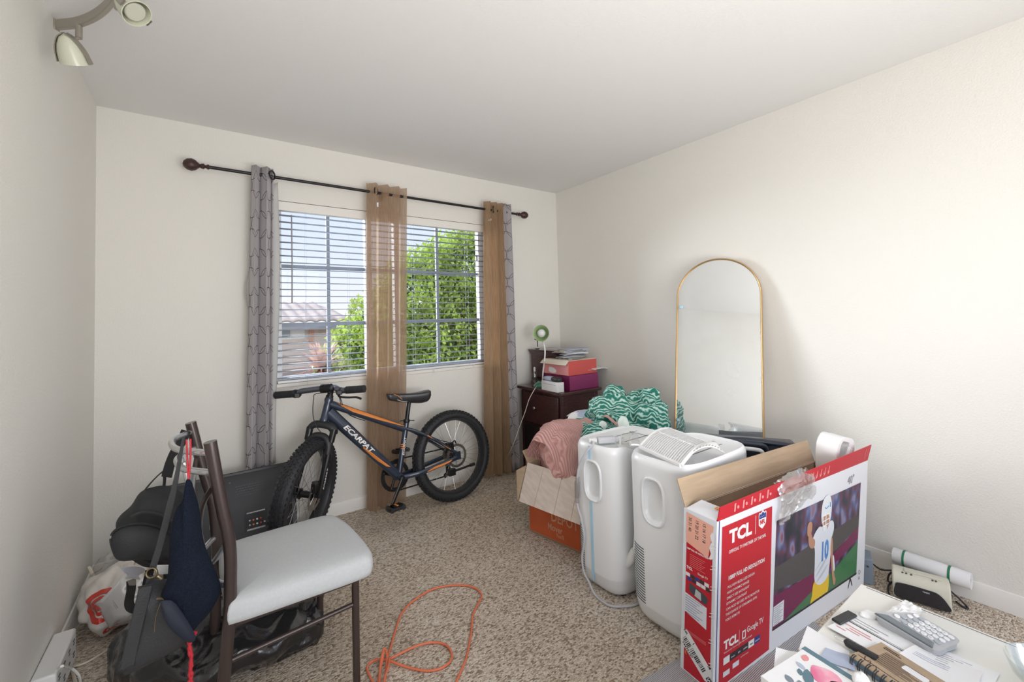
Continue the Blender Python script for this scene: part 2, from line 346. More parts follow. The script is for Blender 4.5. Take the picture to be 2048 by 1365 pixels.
# ------------------------------------------------------------------ mesh building
class MB:
    def __init__(s): s.v = []; s.f = []; s.fm = []; s.uv = []; s.m = 0
    def add(s, vs, fs, uv=None):
        b = len(s.v); s.v += [V(p) for p in vs]
        s.uv += (list(uv) if uv else [(0, 0)]*len(vs))
        for f in fs: s.f.append([i+b for i in f]); s.fm.append(s.m)
    def box(s, c, size, R=None):
        c = V(c); hx, hy, hz = size[0]/2, size[1]/2, size[2]/2
        vs = [V((x, y, z)) for x in (-hx, hx) for y in (-hy, hy) for z in (-hz, hz)]
        if R is not None: vs = [R @ p for p in vs]
        s.add([c+p for p in vs], [(0, 1, 3, 2), (4, 6, 7, 5), (0, 4, 5, 1), (2, 3, 7, 6), (0, 2, 6, 4), (1, 5, 7, 3)]); return s
    def hexa(s, a, b):       # lower and upper quads
        s.add(list(a)+list(b), [(3, 2, 1, 0), (4, 5, 6, 7), (0, 1, 5, 4), (1, 2, 6, 5), (2, 3, 7, 6), (3, 0, 4, 7)]); return s
    def tube(s, pts, r, n=10, closed=False, flat=None, upv=None):
        pts = [V(p) for p in pts]; k = len(pts)
        rr = r if isinstance(r, (list, tuple)) else [r]*k
        tg = []
        for i in range(k):
            a = pts[(i-1) % k] if (closed or i > 0) else pts[i]; b = pts[(i+1) % k] if (closed or i < k-1) else pts[i]
            t = (b-a); tg.append(t.normalized() if t.length > 1e-9 else V((0, 0, 1)))
        nrm = V(upv) if upv else (V((0, 0, 1)) if abs(tg[0].z) < .9 else V((1, 0, 0)))
        nrm = (nrm-tg[0]*nrm.dot(tg[0])).normalized()
        vs = []; uv = []; ln = 0
        for i in range(k):
            nrm = (nrm-tg[i]*nrm.dot(tg[i]))
            nrm = nrm.normalized() if nrm.length > 1e-6 else tg[i].orthogonal().normalized()
            bn = tg[i].cross(nrm)
            if i: ln += (pts[i]-pts[i-1]).length
            for j in range(n):
                a = 2*PI*j/n
                fx, fy = (1, 1) if flat is None else flat
                vs.append(pts[i]+nrm*math.cos(a)*rr[i]*fx+bn*math.sin(a)*rr[i]*fy); uv.append((j/n, ln))
        fs = []
        for i in range(k if closed else k-1):
            for j in range(n):
                a = i*n+j; b = i*n+(j+1) % n; c = ((i+1) % k)*n+(j+1) % n; d = ((i+1) % k)*n+j
                fs.append((a, b, c, d))
        if not closed: fs.append(tuple(range(n-1, -1, -1))); fs.append(tuple((k-1)*n+j for j in range(n)))
        s.add(vs, fs, uv); return s
    def cyl(s, a, b, r0, r1=None, n=20):
        return s.tube([a, b], [r0, r0 if r1 is None else r1], n)
    def lathe(s, prof, o=(0, 0, 0), ax=(0, 0, 1), n=28, ref=None):
        o = V(o); ax = V(ax).normalized(); e1 = (V(ref)-ax*V(ref).dot(ax)).normalized() if ref else ax.orthogonal().normalized(); e2 = ax.cross(e1)
        vs = []; fs = []; k = len(prof)
        for r, h in prof:
            for j in range(n):
                a = 2*PI*j/n; vs.append(o+ax*h+(e1*math.cos(a)+e2*math.sin(a))*r)
        for i in range(k-1):
            for j in range(n): fs.append((i*n+j, i*n+(j+1) % n, (i+1)*n+(j+1) % n, (i+1)*n+j))
        if prof[0][0] > 1e-6: fs.append(tuple(range(n-1, -1, -1)))
        if prof[-1][0] > 1e-6: fs.append(tuple((k-1)*n+j for j in range(n)))
        s.add(vs, fs); return s
    def ring(s, prof, o, ax, n=64, ref=None):     # closed profile swept round the axis
        o = V(o); ax = V(ax).normalized(); e1 = (V(ref)-ax*V(ref).dot(ax)).normalized() if ref else ax.orthogonal().normalized(); e2 = ax.cross(e1)
        k = len(prof); vs = []; fs = []
        for j in range(n):
            a = 2*PI*j/n; d = e1*math.cos(a)+e2*math.sin(a)
            for r, h in prof: vs.append(o+ax*h+d*r)
        for j in range(n):
            for i in range(k): fs.append((j*k+i, j*k+(i+1) % k, ((j+1) % n)*k+(i+1) % k, ((j+1) % n)*k+i))
        s.add(vs, fs); return s
    def grid(s, fn, nu, nv, uvfn=None, closeu=False):
        vs = []; uv = []
        for j in range(nv+1):
            for i in range(nu+(0 if closeu else 1)):
                u, v = i/nu, j/nv; vs.append(V(fn(u, v))); uv.append(uvfn(u, v) if uvfn else (u, v))
        w = nu if closeu else nu+1; fs = []
        for j in range(nv):
            for i in range(nu):
                a = j*w+i; b = j*w+(i+1) % w if closeu else j*w+i+1
                fs.append((a, b, b+w, a+w))
        s.add(vs, fs, uv); return s
    def poly(s, pts, ext=None):
        pts = [V(p) for p in pts]; n = len(pts)
        if ext is None: s.add(pts, [tuple(range(n))]); return s
        e = V(ext); s.add(pts+[p+e for p in pts], [tuple(range(n-1, -1, -1)), tuple(range(n, 2*n))]+[(i, (i+1) % n, (i+1) % n+n, i+n) for i in range(n)]); return s
    def ball(s, c, r, nu=24, nv=14, R=None, e=1.0, amp=0, fr=5, seed=0, ridge=False, e2=None, flatz=None):
        c = V(c); r = V(r) if not isinstance(r, (int, float)) else V((r, r, r)); e2 = e2 or e
        def pw(x, k): return math.copysign(abs(x)**k, x)
        vs = []
        for j in range(nv+1):
            ph = -PI/2+PI*j/nv
            for i in range(nu):
                th = 2*PI*i/nu
                p = V((pw(math.cos(ph), e2)*pw(math.cos(th), e)*r.x, pw(math.cos(ph), e2)*pw(math.sin(th), e)*r.y, pw(math.sin(ph), e2)*r.z))
                if amp:
                    q = p*fr+V((seed*7.3, seed*3.1, seed)); nz = noise.noise(q)+.5*noise.noise(q*2.1)
                    if ridge: nz = .6-abs(noise.noise(q))*2.2+.4*(.5-abs(noise.noise(q*2.3))*2)
                    dn = V((p.x/r.x**2, p.y/r.y**2, p.z/r.z**2)) if p.length > 1e-6 else V((0, 0, 1))
                    p = p+dn.normalized()*nz*amp
                if R is not None: p = R @ p
                p = c+p
                if flatz is not None and p.z < flatz: p.z = flatz+.001
                vs.append(p)
        fs = [(j*nu+i, j*nu+(i+1) % nu, (j+1)*nu+(i+1) % nu, (j+1)*nu+i) for j in range(nv) for i in range(nu)]
        s.add(vs, fs); return s
    def pillow(s, outline, nrm, thick, rings=7, amp=0, fr=12, seed=1, back=True, p=.5, ridge=False, cen=None):
        outline = [V(q) for q in outline]; nrm = V(nrm).normalized(); n = len(outline); c = V(cen) if cen else sum(outline, V())/n
        sides = (1, -1) if back else (1,)
        for sd in sides:
            vs = []
            for k in range(rings+1):
                t = 1-k/rings
                h = (1-t**2)**p*thick/2
                for q in outline:
                    w = c+(q-c)*max(t, .001); z = h*sd
                    if amp:
                        nz = noise.noise(w*fr+V((seed*5, 0, seed)))
                        if ridge: nz = .5-abs(nz)*2.4
                        z += nz*amp*(1-t**4)*sd
                    vs.append(w+nrm*z)
            fs = []
            for k in range(rings):
                for i in range(n):
                    f = (k*n+i, k*n+(i+1) % n, (k+1)*n+(i+1) % n, (k+1)*n+i); fs.append(f if sd > 0 else f[::-1])
            s.add(vs, fs)
        return s

def smooth(pts, n=6, closed=False):
    pts = [V(p) for p in pts]; k = len(pts); out = []
    rng = range(k) if closed else range(k-1)
    for i in rng:
        if closed: p0, p1, p2, p3 = pts[(i-1) % k], pts[i], pts[(i+1) % k], pts[(i+2) % k]
        else: p0, p1, p2, p3 = pts[max(i-1, 0)], pts[i], pts[i+1], pts[min(i+2, k-1)]
        for j in range(n):
            t = j/n
            out.append(.5*((2*p1)+(-p0+p2)*t+(2*p0-5*p1+4*p2-p3)*t*t+(-p0+3*p1-3*p2+p3)*t**3))
    if not closed: out.append(pts[-1])
    return out

def strap(mb, pts, width, thick, side):
    """flat webbing: side = direction of its width"""
    pts = [V(p) for p in pts]; vs = []
    for i, p in enumerate(pts):
        t = (pts[min(i+1, len(pts)-1)]-pts[max(i-1, 0)]).normalized()
        w = V(side[i]) if isinstance(side, list) else V(side); w = (w-t*w.dot(t)).normalized(); h = t.cross(w)
        ww = width[i] if isinstance(width, list) else width
        vs += [p+w*ww/2+h*thick/2, p-w*ww/2+h*thick/2, p-w*ww/2-h*thick/2, p+w*ww/2-h*thick/2]
    fs = [(0, 1, 2, 3)]
    for i in range(len(pts)-1):
        for j in range(4): fs.append((i*4+j, i*4+(j+1) % 4, i*4+4+(j+1) % 4, i*4+4+j))
    k = (len(pts)-1)*4; fs.append((k+3, k+2, k+1, k)); mb.add(vs, fs); return mb

WM = {}
def thing(name, label, cat, loc=(0, 0, 0), rotz=0, group=None):
    o = bpy.data.objects.new(name, None); COL.objects.link(o)
    o.empty_display_size = .05; o.location = loc; o.rotation_euler = (0, 0, rotz)
    o['label'] = label; o['category'] = cat
    if group: o['group'] = group
    WM[o.name] = Matrix.Translation(V(loc)) @ Matrix.Rotation(rotz, 4, 'Z')
    return o
def tag(o, label, cat, group=None, kind=None):
    o['label'] = label; o['category'] = cat
    if group: o['group'] = group
    if kind: o['kind'] = kind
    return o
def obj(name, mb, mats, parent=None, bevel=0, seg=2, subd=0, smooth_=True, angle=40, solid=0, origin=None, label=None):
    """links a builder (in room coordinates) as ONE mesh object"""
    me = bpy.data.meshes.new(name)
    W = WM[parent.name] if parent is not None else (Matrix.Translation(V(origin)) if origin else Matrix.Identity(4))
    inv = W.inverted()
    me.from_pydata([inv @ p for p in mb.v], [], mb.f)
    mats = mats if isinstance(mats, (list, tuple)) else [mats]
    for m_ in mats: me.materials.append(M[m_] if isinstance(m_, str) else m_)
    me.polygons.foreach_set('material_index', mb.fm)
    if any(u != (0, 0) for u in mb.uv):
        ul = me.uv_layers.new(name='UVMap')
        for lp in me.loops: ul.data[lp.index].uv = mb.uv[lp.vertex_index]
    me.validate(); me.update()
    if smooth_:
        me.polygons.foreach_set('use_smooth', [True]*len(me.polygons))
        try: me.set_sharp_from_angle(angle=math.radians(angle))
        except Exception: pass
    o = bpy.data.objects.new(name, me); COL.objects.link(o)
    if parent is not None: o.parent = parent
    elif origin: o.location = origin
    WM[o.name] = W
    if bevel:
        b = o.modifiers.new('bevel', 'BEVEL'); b.width = bevel; b.segments = seg; b.limit_method = 'ANGLE'; b.angle_limit = math.radians(35)
    if solid:
        b = o.modifiers.new('solid', 'SOLIDIFY'); b.thickness = solid; b.offset = 0
    if subd:
        b = o.modifiers.new('sub', 'SUBSURF'); b.levels = subd; b.render_levels = subd
    if label: o['label'] = label
    return o
def struct(name, mb, m_, parent=None, **k):
    o = obj(name, mb, m_, parent, **k)
    if parent is None: o['kind'] = 'structure'
    return o

def text_into(mb, s, org, ex, ey, size, depth=.0004, align='LEFT', bold=0, italic=0, sx=1):
    """lettering as flat geometry at org, along ex, up ey"""
    cu = bpy.data.curves.new('t', 'FONT'); cu.body = s; cu.size = 1; cu.align_x = align; cu.offset = bold; cu.shear = italic; cu.resolution_u = 2
    o = bpy.data.objects.new('t', cu); COL.objects.link(o)
    dg = bpy.context.evaluated_depsgraph_get(); me = bpy.data.meshes.new_from_object(o.evaluated_get(dg))
    ex = V(ex).normalized(); ey = V(ey); nz = ex.cross(ey).normalized(); org = V(org)
    vs = [org+ex*(p.co.x*size*sx)+ey*(p.co.y*size)+nz*depth for p in me.vertices]
    mb.add(vs, [tuple(p.vertices) for p in me.polygons])
    bpy.data.objects.remove(o); bpy.data.curves.remove(cu); bpy.data.meshes.remove(me)
    return mb

# ================================================================== THE ROOM
W_, H_, YB = 3.1776, 2.44, -4.0       # width, height, the wall behind the camera
WX0, WX1, WZ0, WZ1 = -2.36, -.80, .885, 2.055
def bounds_box(mb, x0, x1, y0, y1, z0, z1): return mb.box(((x0+x1)/2, (y0+y1)/2, (z0+z1)/2), (x1-x0, y1-y0, z1-z0))
t = .13
mb = MB(); bounds_box(mb, -W_-t, t, YB-.1, t, -.12, 0); struct('floor', mb, 'carpet', smooth_=False)
mb = MB(); bounds_box(mb, -W_-t, t, YB-.1, t, H_, H_+.12); struct('ceiling', mb, 'ceiling', smooth_=False)
mb = MB(); bounds_box(mb, -W_-t, WX0, 0, t, 0, H_); bounds_box(mb, WX1, t, 0, t, 0, H_); bounds_box(mb, WX0, WX1, 0, t, 0, WZ0); bounds_box(mb, WX0, WX1, 0, t, WZ1, H_)
struct('wall_back', mb, 'wall', smooth_=False)
mb = MB(); bounds_box(mb, -W_-t, -W_, YB, 0, 0, H_); struct('wall_left', mb, 'wall', smooth_=False)
mb = MB(); bounds_box(mb, 0, t, YB, 0, 0, H_); struct('wall_right', mb, 'wall', smooth_=False)
mb = MB(); bounds_box(mb, -W_, -2.95, YB-.1, YB, 0, H_); bounds_box(mb, -.35, 0, YB-.1, YB, 0, H_); bounds_box(mb, -2.95, -.35, YB-.1, YB, 2.28, H_)
struct('wall_rear', mb, 'wall', smooth_=False)
def base(name, a, b, nrm):
    a, b, n = V(a), V(b), V(nrm); mb = MB(); z = V((0, 0, 1))
    prof = [(0, 0), (.012, 0), (.012, .062), (.008, .072), (.006, .08), (0, .083)]
    vs = [a+n*p+z*h for p, h in prof]+[b+n*p+z*h for p, h in prof]; k = len(prof)
    mb.add(vs, [tuple(range(k)), tuple(range(2*k-1, k-1, -1))]+[(i, i+k, (i+1) % k+k, (i+1) % k) for i in range(k)])
    struct(name, mb, 'trim')
base('baseboard_back', (-W_, 0, 0), (0, 0, 0), (0, -1, 0))
base('baseboard_left', (-W_, YB, 0), (-W_, 0, 0), (1, 0, 0))
base('baseboard_right', (0, 0, 0), (0, YB, 0), (-1, 0, 0))

# window
win = bpy.data.objects.new('window_1', None); COL.objects.link(win); win['kind'] = 'structure'; win.location = (-1.58, .07, WZ0); WM['window_1'] = Matrix.Translation(V((-1.58, .07, WZ0)))
mb = MB(); fy0, fy1 = .045, .095; fw = .045
bounds_box(mb, WX0, WX0+fw, fy0, fy1, WZ0, WZ1); bounds_box(mb, WX1-fw, WX1, fy0, fy1, WZ0, WZ1)
bounds_box(mb, WX0+fw, WX1-fw, fy0, fy1, WZ0, WZ0+.05); bounds_box(mb, WX0+fw, WX1-fw, fy0, fy1, WZ1-fw, WZ1)
bounds_box(mb, -1.785, -1.74, fy0-.01, fy1-.002, WZ0+.05, WZ1-fw); bounds_box(mb, -1.575, -1.535, fy0-.01, fy1-.002, WZ0+.05, WZ1-fw)
obj('window_frame', mb, 'vinyl', win, bevel=.004)
mb = MB()
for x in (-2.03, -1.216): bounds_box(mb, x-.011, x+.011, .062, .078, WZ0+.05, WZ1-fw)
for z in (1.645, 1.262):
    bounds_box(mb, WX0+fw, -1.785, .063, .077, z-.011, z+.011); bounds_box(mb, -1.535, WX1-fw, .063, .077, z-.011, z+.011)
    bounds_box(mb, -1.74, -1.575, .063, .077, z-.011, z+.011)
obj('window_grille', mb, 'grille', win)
mb = MB(); mb.box((-1.58, .07, 1.47), (WX1-WX0-.08, .006, WZ1-WZ0-.08)); obj('window_pane', mb, 'glass', win, smooth_=False)
mb = MB(); bounds_box(mb, WX0-.0, WX1+.0, -.004, .05, WZ0-.012, WZ0+.012); obj('window_sill', mb, 'trim', win, bevel=.004)
mb = MB(); mb.box((-.865, .045, 1.78), (.012, .02, .05)); obj('window_latch', mb, 'black_plastic', win)

# blind
bl = thing('window_blind', 'white horizontal slat blind, open, filling the window opening', 'blind', (-1.58, .02, WZ0))
mb = MB(); bounds_box(mb, WX0+.01, WX1-.01, -.008, .034, 1.992, 2.05); obj('valance', mb, 'trim', bl, bevel=.003)
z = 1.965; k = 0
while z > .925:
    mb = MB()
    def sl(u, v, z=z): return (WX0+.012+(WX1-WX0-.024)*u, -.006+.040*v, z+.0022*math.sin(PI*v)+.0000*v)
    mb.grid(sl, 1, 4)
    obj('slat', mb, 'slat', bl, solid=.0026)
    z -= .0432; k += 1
mb = MB(); bounds_box(mb, WX0+.012, WX1-.012, -.006, .036, .899, .915); obj('bottom_rail', mb, 'vinyl', bl, bevel=.003)
mb = MB()
for x in (-2.18, -1.91, -1.44, -.98):
    for y in (-.0075, .0375): mb.cyl((x, y, .905), (x, y, 2.0), .0008, n=5)
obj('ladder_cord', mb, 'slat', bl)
mb = MB(); mb.tube([(-2.265,-0.020,1.966), (-2.264,-0.020,1.678), (-2.266,-0.020,1.404)], .004, 8); obj('tilt_wand', mb, 'grey_ink', bl)
for x in (-2.18, -1.72, -1.3, -.95):
    mb = MB(); mb.tube([(x, -.008, .905), (x+.006, -.012, .893), (x+.001, -.010, .874)], .0022, 6); obj('rail_clip', mb, 'white_plastic', bl)

# curtain rod
rod = thing('curtain_rod', 'dark metal curtain rod with round finials across the window', 'curtain rod', (-1.62, -.09, 2.17))
mb = MB(); RZ = lambda x: 2.175-(x+2.75)*.006
mb.cyl((-2.70, -.09, RZ(-2.70)), (-.53, -.09, RZ(-.53)), .0095, n=14); obj('pole', mb, 'black_iron', rod)
def finial(x, s, sc=1):
    mb = MB(); z = RZ(x)
    mb.lathe([(.0001, 0), (.010, .002), (.015, .010), (.010, .018), (.008, .024), (.016, .030), (.014, .040), (.010, .048), (.016, .055), (.027*sc, .068), (.033*sc, .086), (.029*sc, .106), (.016*sc, .122), (.0001, .127)], (x, -.09, z), (s, 0, 0), 24)
    obj('finial', mb, 'finial', rod)
finial(-2.69, -1, 1.05); finial(-.54, 1, .95)
for x in (-2.43, -1.68, -.65):
    mb = MB(); mb.box((x, -.006, RZ(x)), (.03, .012, .06)); mb.cyl((x, -.01, RZ(x)-.012), (x, -.09, RZ(x)-.014), .005, n=8); mb.lathe([(.013, -.006), (.013, .006)], (x, -.09, RZ(x)), (1, 0, 0), 14)
    obj('bracket', mb, 'black_iron', rod)

# curtains -------------------------------------------------------------
def curtain(name, label, x0t, x1t, x0b, x1b, zt, zb, m_, folds, amp, yc=-.112, ampb=None, group=None, grom=(), phase=0, flare=0, lab_tag=None):
    root = thing(name, label, 'curtain', ((x0t+x1t)/2, yc, zb), 0, group)
    ampb = ampb or amp*1.2
    width = abs(x1b-x0b)+folds*4*amp*1.6
    def pos(u, v):
        s = v; a = amp+(ampb-amp)*s
        x0 = x0t+(x0b-x0t)*s; x1 = x1t+(x1b-x1t)*s
        ph = 2*PI*folds*u+phase
        x = x0+(x1-x0)*u+.004*math.sin(2*ph)
        y = yc+a*math.sin(ph)+.008*s*noise.noise(V((u*9, v*2.5, folds)))
        x += .006*noise.noise(V((u*4, v*3, folds+3)))*s
        z = zt+(zb-zt)*v+.003*math.sin(ph)*(1-v)
        return (x, y, z)
    mb = MB(); mb.grid(pos, int(22*folds), 30, uvfn=lambda u, v: (u*width, (1-v)*(zt-zb)))
    obj('panel', mb, m_, root, solid=.0015 if m_ in ('pattern_curtain', 'liner') else 0, angle=80)
    for gx in grom:
        g = MB(); g.ring([(.021, -.002), (.029, -.002), (.029, .003), (.021, .003)], (gx, yc-amp*.35, RZ(gx)), (.75, -.65, 0), 28); obj('grommet', g, 'black_iron', root)
    return root
cl = curtain('patterned_curtain', 'grey curtain with dark ring pattern hanging at the left of the window', -2.487, -2.372, -2.528, -2.39, 2.218, .20, 'pattern_curtain', 2.0, .034, grom=(-2.384,), phase=PI*.9)
mb = MB()
mb.grid(lambda u, v: (-2.386+(.040+.012*math.sin(v*5))*u+.010*v*(-1), -.050-.012*math.sin(u*PI), 2.155+(.43-2.155)*v-.03*(1-v)*(1-u)), 8, 24)
obj('liner', mb, 'liner', cl, solid=.0015)
mb = MB(); mb.grid(lambda u, v: (-2.497-.022*math.sin(min(1, v*1.6)*PI)+.004*u, -.06+.02*u, 1.62+(1.16-1.62)*v), 2, 14); obj('back_fold', mb, 'liner', cl, solid=.0015)
mb = MB(); mb.tube([(-2.386-.011*v, -.066, 2.12-1.69*v) for v in [i/12 for i in range(13)]], .0022, 6); obj('side_seam', mb, 'strap', cl)
cm = curtain('sheer_curtain', 'sheer tan grommet curtain hanging to the floor at mid window', -1.815, -1.535, -1.845, -1.585, 2.225, .012, 'sheer', 3.5, .036, grom=(-1.755,), phase=.4)
mb = MB(); mb.box((-1.752, -.128, 2.075), (.022, .0016, .03)); obj('care_label', mb, 'paper', cm)
cr = curtain('tan_curtain', 'tan grommet curtain with white care tag at the right of the window', -.872, -.69, -.925, -.672, 2.225, .02, 'tan_curtain', 3.0, .030, grom=(-.792,), phase=.4)
mb = MB(); p = V((-0.831,-0.128,2.071)); mb.box(p, (.020, .0016, .024), Matrix.Rotation(.3, 3, 'Y')); obj('care_label', mb, 'paper', cr)
cp = curtain('patterned_curtain', 'grey ring-patterned curtain hanging beside the tan one nearest the corner', -.70, -.60, -.685, -.582, 2.228, .012, 'pattern_curtain', 2.0, .026, yc=-.105, phase=.9)

# ================================================================== OUTSIDE
mb = MB(); bounds_box(mb, -30, 60, .6, 90, -3.1, -2.9); struct('ground', mb, 'ground', smooth_=False)

def leaf_cloud(mb, blobs, n, size, seed, m0=0, m1=1):
    rnd = random.Random(seed)
    vols = [b[1][0]*b[1][1]*b[1][2] for b in blobs]; tot = sum(vols)
    for bi, (c, r) in enumerate(blobs):
        c, r = V(c), V(r)
        for i in range(int(n*vols[bi]/tot)):
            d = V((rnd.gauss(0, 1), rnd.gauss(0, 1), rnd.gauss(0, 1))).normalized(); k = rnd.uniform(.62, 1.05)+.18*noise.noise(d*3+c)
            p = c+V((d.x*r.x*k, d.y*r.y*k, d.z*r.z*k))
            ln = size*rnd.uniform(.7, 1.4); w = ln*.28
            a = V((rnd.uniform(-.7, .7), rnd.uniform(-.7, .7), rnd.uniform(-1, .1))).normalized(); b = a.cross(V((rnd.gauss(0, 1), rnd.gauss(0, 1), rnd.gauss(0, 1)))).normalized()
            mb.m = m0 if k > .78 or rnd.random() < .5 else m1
            mb.add([p, p+a*ln*.5+b*w, p+a*ln, p+a*ln*.5-b*w], [(0, 1, 2, 3)])
    mb.m = 0
tr = thing('leafy_tree', 'bright green leafy tree standing just outside the window', 'tree', (.8, 3.7, -2.9))
mb = MB(); mb.tube(smooth([(.8, 3.7, -2.9), (.75, 3.7, -1), (.8, 3.8, .4), (1.0, 3.9, 1.8), (1.1, 3.9, 2.4)], 5), [.16-.006*i for i in range(21)], 12)
for a in ((0.2, 3.8, 1.3), (1.5, 3.9, 2.2), (-.5, 3.7, .8), (1.0, 3.8, 2.4)): mb.tube(smooth([(.78, 3.75, -.2), ((.78+a[0])/2, 3.55, (a[2]-.2)/2+.2), a], 5), [.07-.005*i for i in range(11)], 8)
obj('trunk', mb, 'bark', tr)
mb = MB()
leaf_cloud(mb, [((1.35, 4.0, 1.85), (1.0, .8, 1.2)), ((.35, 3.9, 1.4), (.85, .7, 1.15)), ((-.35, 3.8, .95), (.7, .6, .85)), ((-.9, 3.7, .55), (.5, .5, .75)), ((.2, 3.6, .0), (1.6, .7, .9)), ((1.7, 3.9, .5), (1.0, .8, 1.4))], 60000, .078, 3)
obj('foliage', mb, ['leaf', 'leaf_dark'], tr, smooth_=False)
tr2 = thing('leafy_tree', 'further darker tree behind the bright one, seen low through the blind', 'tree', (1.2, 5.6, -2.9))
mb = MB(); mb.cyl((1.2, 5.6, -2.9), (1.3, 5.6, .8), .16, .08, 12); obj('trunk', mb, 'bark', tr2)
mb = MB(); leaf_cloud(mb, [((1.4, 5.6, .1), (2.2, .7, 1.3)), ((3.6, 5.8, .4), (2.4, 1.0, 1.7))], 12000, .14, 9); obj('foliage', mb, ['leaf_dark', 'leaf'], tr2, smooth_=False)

def spiky(loc, n, ln, seed, label):
    rt = thing('cordyline', label, 'plant', loc); rnd = random.Random(seed)
    c = V(loc)+V((0, 0, 2.9+.18)) if False else V((loc[0], loc[1], HZ))
    mb = MB(); mb.cyl((loc[0], loc[1], -2.9), c, .07, .05, 10); obj('stem', mb, 'bark', rt)
    mb = MB()
    for i in range(n):
        az = rnd.uniform(0, 2*PI); el = rnd.uniform(-.5, 1.35); L_ = ln*rnd.uniform(.7, 1.1)
        d = V((math.cos(az)*math.cos(el), math.sin(az)*math.cos(el), math.sin(el))); sd = d.cross(V((0, 0, 1))).normalized()
        pts = []; k = 6
        for j in range(k+1):
            q = j/k; pts.append((c+d*L_*q+V((0, 0, -1))*.35*L_*q*q, .028*(1-q)**.6*(.5+min(1, q*5)*.5)))
        vs = []
        for p_, w in pts: vs += [p_-sd*w, p_+sd*w]
        mb.add(vs, [(2*j, 2*j+1, 2*j+3, 2*j+2) for j in range(k)])
    obj('blades', mb, 'cordyline', rt)
HZ = .66
spiky((-1.50, 2.9, -2.9), 130, .62, 4, 'red-brown spiky cordyline outside the lower left of the window, right one')
HZ = .48
spiky((-2.35, 1.75, -2.9), 90, .5, 5, 'red-brown spiky cordyline outside the lower left corner of the window')

hs = thing('neighbour_house', 'beige neighbouring house with a pale tiled roof', 'house', (-.6, 13, -2.9))
e0, e1 = (-2.058,11.000,1.301), (0.574,11.000,1.253)
ez = e0[2]
mb = MB(); bounds_box(mb, -7.0, .75, 11.5, 18, -2.9, ez-.02); obj('wall', mb, 'stucco', hs, smooth_=False)
mb = MB()
apx = (0.519,14.000,2.002)
def roof(u, v):
    xl = -7.4+ (apx[0]-(-7.4))*0*v; xr = 1.1+(apx[0]-1.1)*v
    x = -7.4+(xr+7.4)*u
    return (x, 11+3.4*v, ez+(apx[2]-ez)*v+.05*abs(math.sin(x*PI/.32)))
mb.grid(roof, 220, 10)
obj('roof', mb, 'roof_tile', hs, solid=.06)
mb = MB(); bounds_box(mb, -7.4, 1.1, 10.94, 11.02, ez-.22, ez-.02); obj('fascia', mb, 'grey_ink', hs)
def rect_y(y, p, q, th, nm, m_, par):
    mb = MB(); bounds_box(mb, p[0], q[0], y-th, y, q[2], p[2]); return obj(nm, mb, m_, par)
f = rect_y(11.5, (-0.928,11.500,1.209), (-0.361,11.500,0.793), .1, 'window', 'white_plastic', hs)
rect_y(11.39, (-0.903,11.390,1.149), (-0.652,11.390,0.841), .02, 'pane', 'house_glass', f)
f = rect_y(11.5, (-0.606,11.500,1.153), (-0.250,11.500,0.803), .12, 'window', 'white_plastic', hs)
rect_y(11.5, (-0.119,11.500,1.214), (0.019,11.500,0.588), .14, 'door_frame', 'house_wood', hs)
mb = MB(); bounds_box(mb, -6, 1.5, 7.4, 7.5, -2.9, -.05)
tag(obj('fence', mb, 'fence', None, smooth_=False, origin=(-2, 7, -2.9)), 'dark red fence outside, low behind the spiky plants', 'fence')

# ================================================================== CEILING SPOT BAR
lt = thing('ceiling_spotlight_bar', 'brushed nickel curved ceiling light bar with green-glass spot heads', 'ceiling light', (-3.074,-0.852,2.440))
mb = MB(); pts = smooth([(-3.149,-0.884,2.370),(-3.093,-0.933,2.370),(-3.044,-0.996,2.370),(-3.001,-1.071,2.370),(-2.963,-1.158,2.370),(-2.939,-1.234,2.370)], 6)
strap(mb, pts, .034, .016, (0, 0, 1)); obj('bar', mb, 'nickel', lt, bevel=.003)
mb = MB(); cz = V((-2.939,-1.234,2.370)); mb.lathe([(.06, 0), (.06, .02), (.03, .03)], (cz.x, cz.y, 2.44), (0, 0, -1), 24); mb.cyl((cz.x, cz.y, 2.42), cz, .012); obj('canopy', mb, 'nickel', lt)
def spot(stem_px, apex, face, lit):
    stem, apex, face = V(stem_px), V(apex), V(face)
    mb = MB(); mb.cyl(stem, stem+V((0, 0, -.052)), .010, n=14); mb.cyl(stem+V((0, 0, -.050)), apex*.72+face*.28, .006, n=10); h = obj('spot_head', mb, 'nickel', lt)
    ax = (face-apex); L_ = ax.length; ax.normalize()
    mb = MB(); mb.lathe([(.002, 0), (.018, L_*.12), (.030, L_*.35), (.038, L_*.62), (.042, L_), (.039, L_), (.034, L_*.62), (.02, L_*.2)], apex, ax, 28); obj('glass_shade', mb, 'frosted', h)
    side = ax.cross(V((0, 0, 1))).normalized() if abs(ax.z) < .95 else V((1, 0, 0))
    for sd in (1, -1):
        mb = MB(); pr_ = [(.004, 0), (.020, .12), (.033, .35), (.042, .62), (.047, .98)]
        strap(mb, smooth([apex+ax*(L_*h_)+side*sd*r_ for r_, h_ in pr_], 4), [.022]*17, .0035, ax.cross(side)); obj('shade_arm', mb, 'nickel', h)
    mb = MB(); mb.lathe([(.0001, L_-.004), (.026, L_-.004), (.029, L_-.008), (.027, L_-.03)], apex, ax, 24); obj('bulb', mb, 'bulb' if lit else 'lens', h)
ds = 1.0
spot((-3.080,-0.949,2.362), (-3.111,-0.980,2.300), (-3.092,-0.925,2.226), 1)
spot((-2.944,-1.209,2.362), (-2.935,-1.265,2.330), (-2.888,-1.301,2.262), 0)

